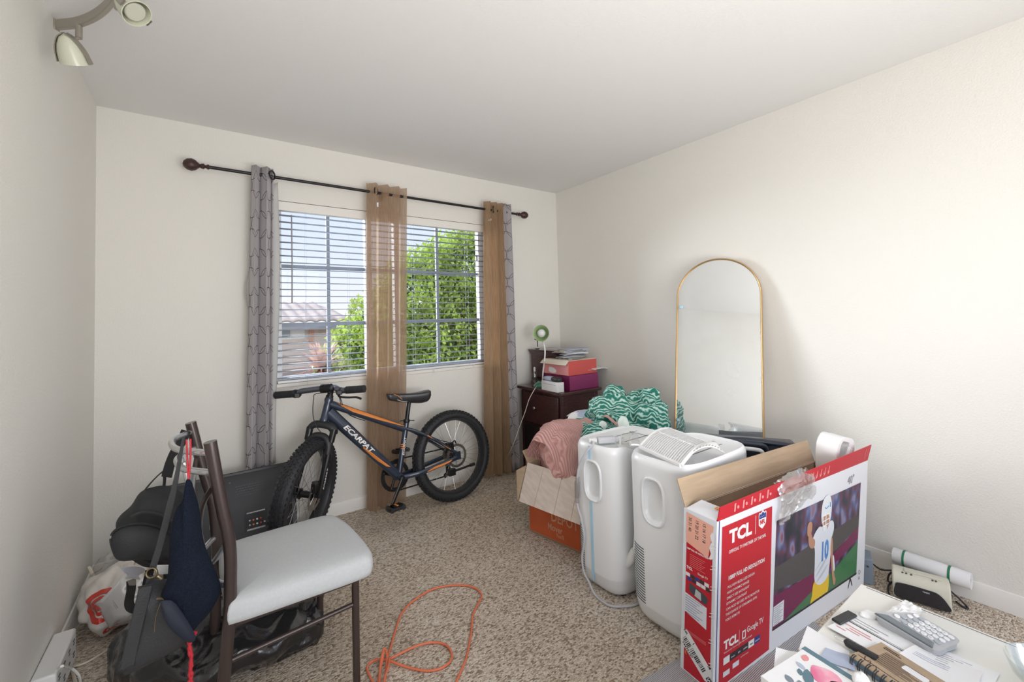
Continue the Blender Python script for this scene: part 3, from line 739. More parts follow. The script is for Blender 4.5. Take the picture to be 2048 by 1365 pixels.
# ================================================================== BICYCLE
PSI, LEAN = math.radians(5.5), math.radians(7)
B0 = V((-1.305, -.29, 0)); BX = V((-math.cos(PSI), -math.sin(PSI), 0)); BL0 = V((0, 0, 1)).cross(BX)
BZ_ = V((0, 0, 1))*math.cos(LEAN)-BL0*math.sin(LEAN); BL = BL0*math.cos(LEAN)+V((0, 0, 1))*math.sin(LEAN)
def B(f, l, u): return B0+BX*f+BL*l+BZ_*u
SA, SB = B(.80, 0, .80), B(.835, 0, .68); SAX = (SA-SB).normalized(); STURN = math.radians(49)
def rotst(v, t=None):
    t = STURN if t is None else t
    return v*math.cos(t)+SAX.cross(v)*math.sin(t)+SAX*(SAX.dot(v))*(1-math.cos(t))
def S(f, l, u): return SB+rotst(B(f, l, u)-SB)        # a point on the turned fork
bike = thing('bicycle', 'navy and orange fat-tyre bicycle leaning under the window, front wheel turned', 'bicycle', B0)
def wheel(fn, nm, disc_l, ax_f, ax_u, rear):
    c = fn(ax_f, 0, ax_u); ax = (fn(ax_f, 1, ax_u)-c).normalized(); e1 = (fn(ax_f+1, 0, ax_u)-c).normalized(); e2 = ax.cross(e1)
    mb = MB(); mb.ring([(.262, -.018), (.262, .018), (.256, .034), (.247, .034), (.238, .014), (.238, -.014), (.247, -.034), (.256, -.034)], c, ax, 72, e1)
    w = obj(nm, mb, 'black_plastic', bike, label='%s wheel with black rim' % nm.split('_')[0])
    mb = MB(); prof = [(.276+.030*math.cos(a), .043*math.sin(a)) for a in [2*PI*i/18 for i in range(18)]]
    prof = [(max(r, .253), h) for r, h in prof]
    mb.ring(prof, c, ax, 96, e1)
    for i in range(66):
        for j, lat in enumerate((-.038, -.023, -.008, .008, .023, .038)):
            a = 2*PI*(i+(.5 if j % 2 else 0))/66; ang = math.asin(max(-1, min(1, lat/.043)))
            rr = .276+.0295*math.cos(ang)+.0022; d = e1*math.cos(a)+e2*math.sin(a); tt = -e1*math.sin(a)+e2*math.cos(a)
            n_ = (d*math.cos(ang)+ax*math.sin(ang)).normalized(); s_ = tt.cross(n_)
            R = Matrix((tt, s_, n_)).transposed(); mb.box(c+d*rr+ax*lat, (.013, .009, .009), R)
    obj('tyre', mb, 'rubber', w, angle=30)
    mb = MB(); mb.lathe([(.004, -.068), (.012, -.066), (.012, -.045), (.030, -.042), (.030, -.034), (.018, -.03), (.018, .03), (.030, .034), (.030, .042), (.012, .045), (.012, .066), (.004, .068)], c, ax, 20); obj('hub', mb, 'alu_dark', w)
    for i in range(32):
        a = 2*PI*i/32; sd = 1 if i % 2 else -1; b = a+(.32 if (i//2) % 2 else -.32)
        p0 = c+ax*(.036*sd)+(e1*math.cos(b)+e2*math.sin(b))*.028; p1 = c+ax*.006*sd+(e1*math.cos(a)+e2*math.sin(a))*.24
        mb = MB(); mb.cyl(p0, p1, .0011, n=5); obj('spoke', mb, 'steel', w)
    mb = MB(); o = c+ax*.052
    mb.ring([(.080, -.001), (.080, .001), (.062, .001), (.062, -.001)], o, ax, 48, e1)
    for i in range(6):
        a = 2*PI*i/6; d = e1*math.cos(a)+e2*math.sin(a); d2 = e1*math.cos(a+.5)+e2*math.sin(a+.5); mb.tube([o+d*.02, o+d2*.064], .003, 5)
    mb.ring([(.024, -.001), (.024, .001), (.014, .001), (.014, -.001)], o, ax, 24, e1)
    obj('brake_disc', mb, 'steel', w)
    return c, ax, e1, e2
AXR = (-.035, .308); AXF = (.945, .306)
wc = wheel(B, 'rear_wheel', 1, AXR[0], AXR[1], True)
wf = wheel(S, 'front_wheel', 1, AXF[0], AXF[1], False)
BB = (.385, .262)
mb = MB()
def ovt(mb, a, b, r0, r1, fl=1.25, n=16):
    a, b = V(a), V(b); mb.tube([a, a+(b-a)*.12, a+(b-a)*.88, b], [r0, r0, r1, r1], n, flat=(1, fl), upv=BL)
ovt(mb, B(.805, 0, .745), B(BB[0], 0, BB[1]), .027, .023, 1.35)                 # down tube
ovt(mb, B(.795, 0, .790), B(.318, 0, .552), .020, .019, 1.15)                 # top tube
mb.tube([B(.302, 0, .600), B(BB[0], 0, BB[1])], .018, 16)                      # seat tube
mb.lathe([(.024, 0), (.026, .01), (.023, .02), (.022, .11), (.026, .125), (.024, .14)], B(.832, 0, .690), SAX, 20)   # head tube
mb.cyl(B(BB[0], -.036, BB[1]), B(BB[0], .036, BB[1]), .022, n=18)
for sd in (1, -1):
    mb.tube(smooth([B(.315, .012*sd, .556), B(.24, .040*sd, .520), B(.10, .064*sd, .425), B(AXR[0]+.01, .066*sd, AXR[1]+.02)], 5), .0105, 10)
    mb.tube(smooth([B(BB[0]-.02, .020*sd, BB[1]-.006), B(.27, .058*sd, .262), B(.12, .068*sd, .278), B(AXR[0]+.01, .066*sd, AXR[1]-.012)], 5), .0125, 10, flat=(1.25, .8), upv=BZ_)
    mb.box(B(AXR[0], .066*sd, AXR[1]), (.045, .006, .055), Matrix((BX, BL, BZ_)).transposed())
mb.box(B(.255, 0, .528), (.02, .05, .014), Matrix((BX, BL, BZ_)).transposed())
fr = obj('frame', mb, 'navy_frame', bike, bevel=.001)
# decals on the left side of the tubes
def tube_decal(a, b, r, pts, m_, nm, lift=.0008, par=fr):
    """pts: (t along a->b, s across -1..1) wrapped on the left face"""
    a, b = V(a), V(b); d = (b-a).normalized(); up = d.cross(BL).normalized()
    if up.dot(BZ_) < 0: up = -up
    def P(t, s):
        an = s*1.15; return a+(b-a)*t+up*math.sin(an)*(r+lift)+BL*math.cos(an)*(r*1.3+lift)
    mb = MB(); n = len(pts)//2
    top, bot = pts[:n], pts[n:][::-1]
    fine = []
    for i in range(n):
        fine.append([P(top[i][0]+(bot[i][0]-top[i][0])*k/5, top[i][1]+(bot[i][1]-top[i][1])*k/5) for k in range(6)])
    vs = [q for row in fine for q in row]
    mb.add(vs, [(i*6+k, i*6+k+1, i*6+7+k, i*6+6+k) for i in range(n-1) for k in range(5)]); return obj(nm, mb, m_, par)
DA, DB_ = B(.805, 0, .745), B(BB[0], 0, BB[1]); TA, TB = B(.795, 0, .790), B(.318, 0, .552)
tube_decal(TA, TB, .0200, [(.06, .9), (.3, 1), (.6, 1), (.97, .9), (.95, .5), (.6, .0), (.28, -.2), (.12, .35)], 'orange', 'orange_flash')
tube_decal(DA, DB_, .0255, [(.48, -.5), (.60, -.25), (.74, -.05), (.84, .15), (.80, -.35), (.70, -.75), (.60, -.95), (.50, -.95)], 'orange', 'orange_flash')
tube_decal(DA, DB_, .0265, [(.18, .95), (.30, .95), (.42, .9), (.42, .8), (.30, .82), (.18, .85)], 'orange', 'orange_flash')
sA, sB = B(.27, .058, .262), B(AXR[0]+.01, .066, AXR[1]-.012)
tube_decal(B(.22, .062, .267), B(.02, .068, .286), .012, [(0, -.2), (.3, .5), (.7, .5), (1, .7), (.9, .0), (.6, -.6), (.3, -.6), (.05, -.7)], 'orange', 'orange_flash')
tube_decal(B(.19, .050, .488), B(.03, .067, .362), .0100, [(0, .6), (.5, .9), (1, .6), (1, .1), (.5, .2), (0, .0)], 'orange', 'orange_flash')
def wrap_text(s, a, b, r, t0, size, m_, nm, sx=1.0, bold=.02, flip=1, par=fr, side=None, fl=1.3, s0=0):
    a, b = V(a), V(b); L_ = (b-a).length; d = (b-a).normalized(); side = side or BL; up = side.cross(d).normalized()
    tmp = MB(); text_into(tmp, s, (0, 0, 0), (1, 0, 0), (0, 1, 0), size, 0, bold=bold, italic=.25 if flip else 0, sx=sx)
    out = MB()
    out.add([a+d*(t0*L_+p.x)+up*math.sin((p.y-size*.35+s0)/r*.8)*r+side*(math.cos((p.y-size*.35+s0)/r*.8)*(r*fl)+.0012) for p in tmp.v], tmp.f)
    return obj(nm, out, m_, par, smooth_=False)
wrap_text('ECARPAT', DA, DB_, .0262, .20, .053, 'white_ink', 'maker_lettering', sx=1.08, bold=.035)
wrap_text('ECARPAT', B(.352, 0, .39), B(.315, 0, .545), .018, 0, .026, 'white_ink', 'maker_lettering', fl=1.0)
for k in range(3):
    tube_decal(B(.345+k*.0, 0, .43+k*.013), B(.344, 0, .436+k*.013), .018, [(0, -.3), (1, -.3), (1, .95), (0, .95)][0:0] or [(0, .95), (1, .95), (1, -.2), (0, -.2)], 'orange', 'orange_stripe')
# fork
mb = MB()
cr_ = S(.842, 0, .667)
mb.tube(smooth([S(.842, .072, .630), S(.842, .070, .652), S(.842, .045, .672), S(.842, 0, .676), S(.842, -.045, .672), S(.842, -.070, .652), S(.842, -.072, .630)], 4), .019, 12, flat=(1.25, .85))
mb.cyl(S(.838, 0, .665), SB+SAX*.03, .018)
fk = obj('fork_crown', mb, 'black_plastic', bike)
for sd in (1, -1):
    leg = MB(); leg.cyl(S(.843, .072*sd, .655), S(.862, .070*sd, .585), .0195, .0185, 16); leg.cyl(S(.862, .070*sd, .585), S(.885, .069*sd, .50), .014, n=14)
    leg.tube([S(.880, .070*sd, .52), S(.893, .070*sd, .47), S(.938, .072*sd, .315), S(AXF[0], .070*sd, AXF[1]-.012)], [.021, .0195, .0165, .012], 16)
    lg = obj('fork_leg', leg, 'alu_dark', bike)
    if sd == 1:
        wrap_text('ECARPAT', S(.937, .072, .34), S(.898, .070, .47), .018, 0, .026, 'white_ink', 'maker_lettering', par=lg, side=(S(.9, 1, .4)-S(.9, 0, .4)).normalized(), fl=1.02)
mb = MB(); mb.tube(smooth([S(.888, .070, .505), S(.875, .066, .575), S(.868, .035, .612), S(.866, 0, .620), S(.868, -.035, .612), S(.875, -.066, .575), S(.888, -.070, .505)], 5), .0150, 10, flat=(1.3, .8)); obj('fork_brace', mb, 'black_plastic', bike)
mb = MB(); o = S(AXF[0]+.02, .055, AXF[1]+.055); ax = wf[1]
mb.box(o, (.05, .03, .055), Matrix((wf[2], wf[1], wf[3])).transposed()); mb.box(o+V((0, 0, .02)), (.03, .045, .02)); obj('brake_caliper', mb, 'alu_dark', bike, bevel=.004)
mb = MB(); o = B(AXR[0]+.055, .058, AXR[1]+.075)
mb.box(o, (.05, .03, .05), Matrix((BX, BL, BZ_)).transposed()); mb.tube(smooth([o, o+V((.03, -.01, .035)), o+V((.05, 0, .01))], 4), .005, 6); obj('brake_caliper', mb, 'alu_dark', bike, bevel=.004)
# stem and handlebar
HB_L, HB_R = V((-1.968, -.500, .884)), V((-2.366, -.105, .846))
hm = (HB_L+HB_R)/2; hd = (HB_R-HB_L).normalized(); fwd = V((-.70, -.70, 0)); fwd = (fwd-hd*fwd.dot(hd)).normalized()
clampc = S(.845, 0, .890)
mb = MB(); mb.cyl(SB+SAX*.10, SB+SAX*.205, .017); mb.cyl(SB+SAX*.15, SB+SAX*.165, .022); mb.tube([SB+SAX*.195, clampc], .0165, 14); mb.lathe([(.0265, -.030), (.0265, .030)], clampc, hd, 18)
for a in (-1, 1):
    for b_ in (-1, 1): mb.cyl(clampc+hd*.014*a+fwd*.01+V((0, 0, .022))*b_, clampc+hd*.014*a+fwd*.028+V((0, 0, .018))*b_, .004, n=8)
obj('stem', mb, 'alu_dark', bike)
mb = MB(); hl_i, hr_i = HB_L-(HB_L-HB_R)*.0, HB_R
pl = [HB_L, HB_L+hd*.13+V((0, 0, .000)), HB_L+hd*.165+V((0, 0, .010)), clampc-hd*.055, clampc-hd*.02, clampc+hd*.02, clampc+hd*.055, HB_R-hd*.165+V((0, 0, .012)), HB_R-hd*.13, HB_R]
mb.tube(smooth(pl, 6), .0172, 14); obj('handlebar', mb, 'bar_metal', bike)
for P_, s_ in ((HB_L, 1), (HB_R, -1)):
    mb = MB(); q = P_-hd*.006*s_; prof = []
    for i in range(28):
        prof += [(.0195 if i % 2 else .0215, i*.0042), (.0195 if i % 2 else .0215, i*.0042+.0034)]
    mb.lathe([(.0001, -.002), (.021, -.001)]+prof+[(.0145, .122)], q, hd*s_, 20); obj('grip', mb, 'rubber', bike)
    mb = MB(); c_ = P_+hd*s_*.145; mb.lathe([(.019, -.012), (.019, .012)], c_, hd, 16); mb.box(c_+fwd*.016+V((0, 0, -.008)), (.03, .03, .026)); br = obj('brake_clamp', mb, 'black_plastic', bike, bevel=.004)
    if s_ < 0: continue
    mb = MB(); mb.tube(smooth([c_+fwd*.020+V((0, 0, -.016)), c_+fwd*.040+V((0, 0, -.030))-hd*s_*.02, c_+fwd*.048+V((0, 0, -.036))-hd*s_*.075, c_+fwd*.040+V((0, 0, -.040))-hd*s_*.125, c_+fwd*.036+V((0, 0, -.052))-hd*s_*.15], 5), .0055, 8, flat=(1, 1.4)); obj('brake_lever', mb, 'alu_dark', br)
mb = MB(); c_ = HB_R-hd*.125; mb.lathe([(.024, -.014), (.026, 0), (.022, .014)], c_, hd, 20); mb.ball(c_+V((.01, -.022, -.006)), .017); obj('gear_shifter', mb, 'black_plastic', bike)
cabs = [[S(.86, 0, .90)+V((.06, -.05, -.03)), (-2.182,-0.300,0.857), (-2.198,-0.300,0.824), (-2.200,-0.290,0.735), (-2.184,-0.290,0.669), (-2.152,-0.300,0.598), S(.90, .05, .47)],
        [clampc+V((0, 0, .02)), (-2.091,-0.330,0.897), (-2.050,-0.300,0.820), (-2.015,-0.270,0.729), (-1.961,-0.245,0.679), (-1.884,-0.235,0.641)],
        [HB_L+hd*.16+V((0, 0, -.02)), (-2.060,-0.340,0.811), (-2.037,-0.280,0.764), (-1.979,-0.245,0.695), (-1.941,-0.240,0.669)]]
for pts in cabs:
    mb = MB(); mb.tube(smooth(pts, 6), .0024, 6); obj('cable', mb, 'black_plastic', bike)
mb = MB(); mb.tube(smooth([B(.30, .016, .548), B(.2, .05, .50), B(.10, .07, .44), B(.05, .075, .42), B(.02, .07, .40)], 6), .0024, 6); obj('cable', mb, 'black_plastic', bike)
# seat
mb = MB(); mb.cyl(B(.304, 0, .59), B(.270, 0, .735), .0135, n=14); mb.lathe([(.020, -.012), (.022, 0), (.020, .012)], B(.302, 0, .603), BZ_, 18)
obj('seat_post', mb, 'alu_dark', bike)
mb = MB(); mb.tube(smooth([B(.302, .018, .603), B(.295, .04, .606), B(.27, .045, .602), B(.262, .02, .6)], 5), .003, 6); mb.tube(smooth([B(.302, -.018, .603), B(.33, -.03, .606), B(.345, -.01, .602)], 5), .003, 6); obj('seat_clamp_lever', mb, 'alu_dark', bike)
mb = MB()
for sd in (1, -1): mb.tube(smooth([B(.37, .012*sd, .755), B(.32, .022*sd, .732), B(.24, .022*sd, .730), B(.17, .035*sd, .752)], 5), .0035, 8)
mb.box(B(.270, 0, .735), (.03, .05, .024), Matrix((BX, BL, BZ_)).transposed()); obj('seat_rails', mb, 'steel', bike)
def saddle(u, v):       # u around, v nose->tail
    w = .022+.066*max(0, (v-.30)/.70)**.7 if v > .30 else .017+.005*(v/.30)
    ends = min(1, v/.06)**.5*min(1, (1-v)/.10)**.5; w *= ends
    f_ = .432-.315*v; zt = .800-.018*v+(.006*(v-.75)/.25 if v > .75 else 0)-.008*math.sin(PI*v)
    a = 2*PI*u; c_, s_ = math.cos(a), math.sin(a)
    dep = (.032+.034*min(1, abs(v-.05)*1.4))*ends
    return B(f_, w*math.copysign(abs(c_)**.75, c_), zt+(.012 if s_ > 0 else dep)*math.copysign(abs(s_)**.9, s_)-.012)
mb = MB(); mb.grid(saddle, 28, 26, closeu=True); sd_ = obj('saddle', mb, 'saddle', bike, angle=75)
mb = MB(); mb.tube(smooth([B(.388, .019, .790), B(.360, .0245, .775), B(.335, .028, .748)], 4), .0018, 6); mb.tube([B(.16, .055, .752), B(.13, .05, .752)], .006, 6); obj('orange_trim', mb, 'orange', sd_)
# crankset
def disc_at(c, ax, prof, n=40, mb=None):
    mb = mb or MB(); mb.ring(prof, c, ax, n); return mb
cc = B(BB[0], -.052, BB[1])
mb = disc_at(cc, BL, [(.098, -.003), (.098, .003), (.074, .003), (.074, -.003)], 48)
for i in range(4):
    a = 2*PI*i/4+.4; d = BX*math.cos(a)+BZ_*math.sin(a); mb.tube([cc, cc+d*.082], .009, 8)
for i in range(42):
    a = 2*PI*i/42; d = BX*math.cos(a)+BZ_*math.sin(a); mb.box(cc+d*.097, (.006, .004, .006))
obj('chainring', mb, 'alu_dark', bike)
for i in range(4):
    a = 2*PI*i/4+.4; d = BX*math.cos(a)+BZ_*math.sin(a); mb = MB(); mb.cyl(cc+d*.082+BL*.003, cc+d*.082+BL*.008, .004, n=8); obj('bolt', mb, 'steel', bike)
for sd, f2, u2, in ((1, .475, .120), (-1, .30, .40)):
    mb = MB(); a_, b_ = B(BB[0], .058*sd, BB[1]), B(f2, .070*sd, u2); mb.tube([a_, a_+(b_-a_)*.1, a_+(b_-a_)*.9, b_], [.014, .013, .010, .011], 12, flat=(1.2, .8)); mb.cyl(B(BB[0], .03*sd, BB[1]), B(BB[0], .066*sd, BB[1]), .013)
    ck = obj('crank_arm', mb, 'alu_dark', bike)
    mb = MB(); p0 = B(f2, .075*sd, u2); p1 = B(f2, .165*sd, u2-.004); mb.cyl(p0, p1, .008)
    for s2 in (1, -1):
        mb.tube([B(f2+.036*s2, .085*sd, u2), B(f2+.042*s2, .12*sd, u2-.002), B(f2+.036*s2, .16*sd, u2-.004)], .015, 8)
        mb.box(B(f2, .125*sd, u2), (.05, .05, .030), Matrix((BX, BL, BZ_)).transposed())
        for l_ in (.088, .122, .158): mb.tube([B(f2, l_*sd, u2), B(f2+.036*s2, l_*sd, u2)], .006, 6)
    pd = obj('pedal', mb, 'black_plastic', ck)
    if sd == 1:
        mb = MB(); mb.box(B(f2, .13, u2+.016), (.012, .045, .005), Matrix((BX, BL, BZ_)).transposed()); obj('pedal_reflector', mb, 'orange', pd, bevel=.001)
mb = MB(); cs = B(AXR[0], -.052, AXR[1])
for k, r_ in enumerate((.052, .044, .038, .032, .026)): mb.ring([(r_, -.001), (r_, .001), (.014, .001), (.014, -.001)], cs+BL*.004*k*-1, BL, 28)
obj('cassette', mb, 'steel', bike)
mb = MB()
dr = B(AXR[0]+.01, -.062, AXR[1]-.095)
mb.tube([B(BB[0], -.052, BB[1]+.098), B(AXR[0]+.01, -.058, AXR[1]+.045)], .0035, 6, flat=(1.4, .8)); mb.tube([B(BB[0], -.052, BB[1]-.098), dr+V((-.02, 0, -.055))], .0035, 6, flat=(1.4, .8))
mb.tube([dr+V((0, 0, .055)), dr+V((-.012, 0, 0)), dr+V((-.02, 0, -.055))], .0032, 6)
obj('chain', mb, 'alu_dark', bike)
mb = MB(); mb.box(B(AXR[0]+.005, -.072, AXR[1]-.05), (.035, .03, .06), Matrix((BX, BL, BZ_)).transposed()); mb.box(dr, (.03, .022, .07), Matrix((BX, BL, BZ_)).transposed())
for q in (V((-.004, 0, .02)), V((-.02, 0, -.05))): mb.ring([(.018, -.003), (.018, .003), (.004, .003), (.004, -.003)], dr+q, BL, 14)
obj('derailleur', mb, 'alu_dark', bike, bevel=.003)
mb = MB(); k0 = B(.035, .080, .215); k1 = B(-.125, .095, .228); mb.tube([k0, k1], [.009, .007], 10); mb.tube([k1+(k0-k1)*.1, k1-(k0-k1)*.14], .011, 10); mb.box(k0, (.05, .03, .045)); obj('kickstand', mb, 'alu_dark', bike, bevel=.003)

# ================================================================== TV LEANING ON THE WALL, screen to the wall
tvR = Matrix.Rotation(math.radians(2), 3, 'Z')
ta, tb = V((-2.88, -.335, 0)), V((-2.29, -.315, 0))   # foot line of the set
tvx = (tb-ta).normalized(); tvu = V((0, .120, .46)).normalized(); tvn = tvx.cross(tvu).normalized()
if tvn.y > 0: tvn = -tvn
TH = .475
def TV(u, h, n): return ta+tvx*u+tvu*h+tvn*n+V((0, 0, .006))
tl = (tb-ta).length
tv = thing('flat_television', 'black flat television leaning against the wall behind the front wheel', 'television', (ta+tb)/2)
mb = MB(); mb.hexa([TV(0, 0, 0), TV(tl, 0, 0), TV(tl, 0, .022), TV(0, 0, .022)], [TV(0, TH, 0), TV(tl, TH, 0), TV(tl, TH, .022), TV(0, TH, .022)]); obj('bezel', mb, 'black_plastic', tv, bevel=.004)
mb = MB(); mb.hexa([TV(.02, .03, .022), TV(tl-.02, .03, .022), TV(tl-.07, .055, .062), TV(.07, .055, .062)], [TV(.02, TH-.012, .022), TV(tl-.02, TH-.012, .022), TV(tl-.05, TH-.075, .062), TV(.05, TH-.075, .062)])
bk = obj('back_cover', mb, 'tv_plastic', tv, bevel=.006)
mb = MB()
R3 = Matrix((tvx, tvu, tvn)).transposed()
for r_ in range(5):
    for i in range(44):
        u = .06+i*.0125+(.0062 if r_ % 2 else 0)
        if .245 < u < .295 or u > tl-.06: continue
        mb.box(TV(u, TH-.125+r_*.0125, .0625), (.008, .004, .002), R3)
obj('vent_slots', mb, 'black_plastic', bk, smooth_=False)
mb = MB(); mb.cyl(TV(.27, TH-.05, .040), TV(.27, TH-.05, .048), .006); obj('screw_hole', mb, 'black_plastic', bk)
def tvlab(px, sz, m_, nm, par=bk):
    mb = MB(); mb.box(TV(px[0], px[1], .0632), (sz[0], sz[1], .0012), R3); return obj(nm, mb, m_, par)
tvlab((.195, .255), (.030, .060), 'paper_grey', 'rating_sticker'); tvlab((.225, .228), (.080, .011), 'paper', 'label_strip'); tvlab((.215, .13), (.026, .065), 'paper', 'rating_sticker')
pn = tvlab((.385, .215), (.105, .095), 'black_plastic', 'connector_panel')
tvlab((.385, .172), (.085, .008), 'paper', 'label_strip'); tvlab((.385, .255), (.085, .006), 'paper', 'label_strip')
for i in range(9):
    mb = MB(); mb.lathe([(.0045, 0), (.0045, .008), (.002, .009)], TV(.355+(i % 5)*.017, .195+(i//5)*.022, .064), tvn, 10); obj('socket', mb, ['steel', 'orange', 'paper', 'bag_red', 'steel'][i % 5], pn)
tvlab((.27, .125), (.035, .018), 'black_plastic', 'power_inlet')

# ================================================================== CHAIR
ch = thing('dining_chair', 'brown metal dining chair with pale grey cushion and bags hung on its back', 'chair', (-2.47, -1.3, 0))
npost = smooth([(-2.702,-1.490,0.933), (-2.678,-1.490,0.766), (-2.655,-1.490,0.621), (-2.653,-1.490,0.504), (-2.657,-1.490,0.390), (-2.690, -1.49, .0)], 6)
off = V((-.012, .40, 0)); ft = V((-2.757,-1.090,0.925)); nt_ = npost[0]
def far(p):      # the far post follows the near one
    k = p.z/nt_.z; return p+V((0, .40, 0))+V((ft.x-nt_.x, 0, ft.z-nt_.z))*k
mb = MB(); mb.tube(npost, .0168, 16, flat=(1, 1.1)); obj('leg', mb, 'brown_metal', ch, label='near rear leg and back post')
mb = MB(); mb.tube([far(p) for p in npost], .0168, 16, flat=(1, 1.1)); obj('leg', mb, 'brown_metal', ch)
fl1, fl2 = (-2.292, -1.485), (-2.330, -1.100)
for (x, y) in (fl1, fl2):
    mb = MB(); mb.cyl((x, y, .40), (x, y, 0), .0125, n=14); obj('leg', mb, 'brown_metal', ch)
RN = V((-2.648, -1.485, .388)); RF = V((-2.665, -1.095, .388)); FN = V((fl1[0], fl1[1], .388)); FF = V((fl2[0], fl2[1], .388))
mb = MB()
for a, b in ((RN, FN), (FN, FF), (FF, RF), (RF, RN)): mb.tube([a, b], .011, 8, flat=(1.3, .8))
obj('seat_frame', mb, 'brown_metal', ch)
st0 = V((-2.284,-1.485,0.305)); st1 = V((-2.652,-1.485,0.281))
for dy in (0, .39):
    mb = MB(); a = V((fl1[0]-dy*.1, fl1[1]+dy, st0.z)); b = V((-2.668, -1.485+dy, st1.z)); mb.tube([a, b], .0075, 10); obj('stretcher', mb, 'brown_metal', ch)
# seat cushion
seat_o = smooth([(-2.640, -1.520, 0), (-2.45, -1.528, 0), (-2.285, -1.530, 0), (-2.238, -1.505, 0), (-2.228, -1.42, 0), (-2.236, -1.25, 0), (-2.262, -1.11, 0), (-2.300, -1.070, 0), (-2.40, -1.066, 0), (-2.63, -1.08, 0), (-2.672, -1.11, 0), (-2.672, -1.30, 0), (-2.662, -1.49, 0)], 5, closed=True)
cs_ = sum(seat_o, V())/len(seat_o); mb = MB(); n = len(seat_o)
rings = [(.93, .395), (.985, .402), (1.0, .418), (1.0, .436), (.985, .452), (.95, .463), (.85, .471), (.6, .476), (.3, .478), (.001, .4785)]
vs = [cs_+(p-cs_)*k+V((0, 0, z)) for k, z in [(.001, .395)]+rings for p in seat_o]
mb.add(vs, [(i*n+j, i*n+(j+1) % n, (i+1)*n+(j+1) % n, (i+1)*n+j) for i in range(len(rings)) for j in range(n)])
obj('seat', mb, 'seat_fabric', ch, angle=80)
# curved back rails and lattice
def post_at(z, f=False):
    for i in range(len(npost)-1):
        a, b = npost[i], npost[i+1]
        if a.z >= z >= b.z: p = a+(b-a)*((a.z-z)/(a.z-b.z+1e-9)); return far(p) if f else p
    return far(npost[0]) if f else npost[0]
def rail(z, bow, r=.0085, m_='silver_metal', nm='back_rail'):
    a, b = post_at(z), post_at(z, True); mid = (a+b)/2+V((-bow, 0, 0))
    mb = MB(); mb.tube(smooth([a, a+(b-a)*.12+V((-bow*.45, 0, 0)), a+(b-a)*.3+V((-bow*.9, 0, 0)), mid, a+(b-a)*.7+V((-bow*.9, 0, 0)), a+(b-a)*.88+V((-bow*.45, 0, 0)), b], 6), r, 12); obj(nm, mb, m_, ch)
rail(.900, .075, .0095); rail(.840, .072, .0095); rail(.50, .060, .0095)
def backp(z, t):
    a, b = post_at(z), post_at(z, True); return a+(b-a)*t+V((-.058*math.sin(PI*min(1, max(0, t)))**.6, 0, 0))
for pts, m_ in (([(.84, .20), (.76, .36), (.68, .44), (.58, .40), (.51, .22)], 'silver_metal'), ([(.84, .80), (.76, .64), (.68, .56), (.58, .60), (.51, .78)], 'silver_metal'),
                ([(.80, .02), (.74, .16), (.66, .34), (.58, .60), (.52, .72)], 'brown_metal'), ([(.80, .98), (.74, .84), (.66, .66), (.58, .40), (.52, .28)], 'brown_metal'),
                ([(.84, .5), (.70, .5), (.60, .5), (.505, .5)], 'silver_metal'), ([(.62, .02), (.57, .12), (.52, .30)], 'silver_metal')):
    mb = MB(); mb.tube(smooth([backp(z, t) for z, t in pts], 6), .0078, 8); obj('back_lattice', mb, m_, ch)

# ---- bags hung on the chair back
bp = thing('backpack', 'black backpack with top handle hanging behind the chair, near the left wall', 'backpack', (-2.858,-1.050,0.439))
Y0 = -1.05
out = smooth([(-2.923,-1.050,0.660),(-2.899,-1.050,0.699),(-2.866,-1.050,0.709),(-2.824,-1.050,0.704),(-2.786,-1.050,0.672),(-2.763,-1.050,0.621),(-2.757,-1.050,0.529),(-2.768,-1.050,0.443),(-2.810,-1.050,0.436),(-2.885,-1.050,0.458),(-2.935,-1.050,0.495),(-2.953,-1.050,0.546),(-2.962,-1.050,0.604),(-2.951,-1.050,0.634)], 4, closed=True)
nrmc = V((-.10, -1, .10))
mb = MB(); mb.pillow(out, nrmc, .20, 8, p=.45, amp=.006, fr=14); obj('body', mb, 'backpack', bp, angle=80)
fp = smooth([V(q)+V((0, -.09, 0)) for q in [(-2.949,-1.140,0.634),(-2.926,-1.140,0.654),(-2.878,-1.140,0.649),(-2.826,-1.140,0.617),(-2.785,-1.140,0.563),(-2.780,-1.140,0.519),(-2.812,-1.140,0.513),(-2.878,-1.140,0.541),(-2.928,-1.140,0.554),(-2.945,-1.140,0.591)]], 4, closed=True)
mb = MB(); mb.pillow(fp, nrmc, .07, 6, p=.45, amp=.004, fr=16); obj('front_pocket', mb, 'backpack', bp, angle=80)
mb = MB(); mb.tube([q+V((0, -.002, .004)) for q in fp[:40]], .0035, 6); obj('piping', mb, 'strap', bp)
mb = MB(); mb.tube(smooth([V(q) for q in [(-2.912,-1.155,0.657),(-2.877,-1.155,0.663),(-2.825,-1.155,0.632),(-2.782,-1.155,0.580)]], 5), .004, 6, flat=(1, 2)); obj('zip', mb, 'leather', bp)
lo = smooth([V(q) for q in [(-2.922,-1.150,0.569),(-2.864,-1.150,0.560),(-2.796,-1.150,0.542),(-2.774,-1.150,0.504),(-2.777,-1.150,0.458),(-2.825,-1.150,0.465),(-2.877,-1.150,0.486),(-2.912,-1.150,0.521),(-2.924,-1.150,0.547)]], 4, closed=True)
mb = MB(); mb.pillow(lo, nrmc, .09, 6, p=.4, amp=.010, fr=26); obj('quilted_pocket', mb, 'quilt_nylon', bp, angle=80)
mb = MB(); strap(mb, smooth([V(q) for q in [(-2.896,-1.040,0.688),(-2.873,-1.040,0.720),(-2.849,-1.040,0.746),(-2.838,-1.040,0.752),(-2.833,-1.040,0.732),(-2.836,-1.040,0.690)]], 6), .022, .004, (0.2, 1, 0)); obj('handle', mb, 'strap', bp)
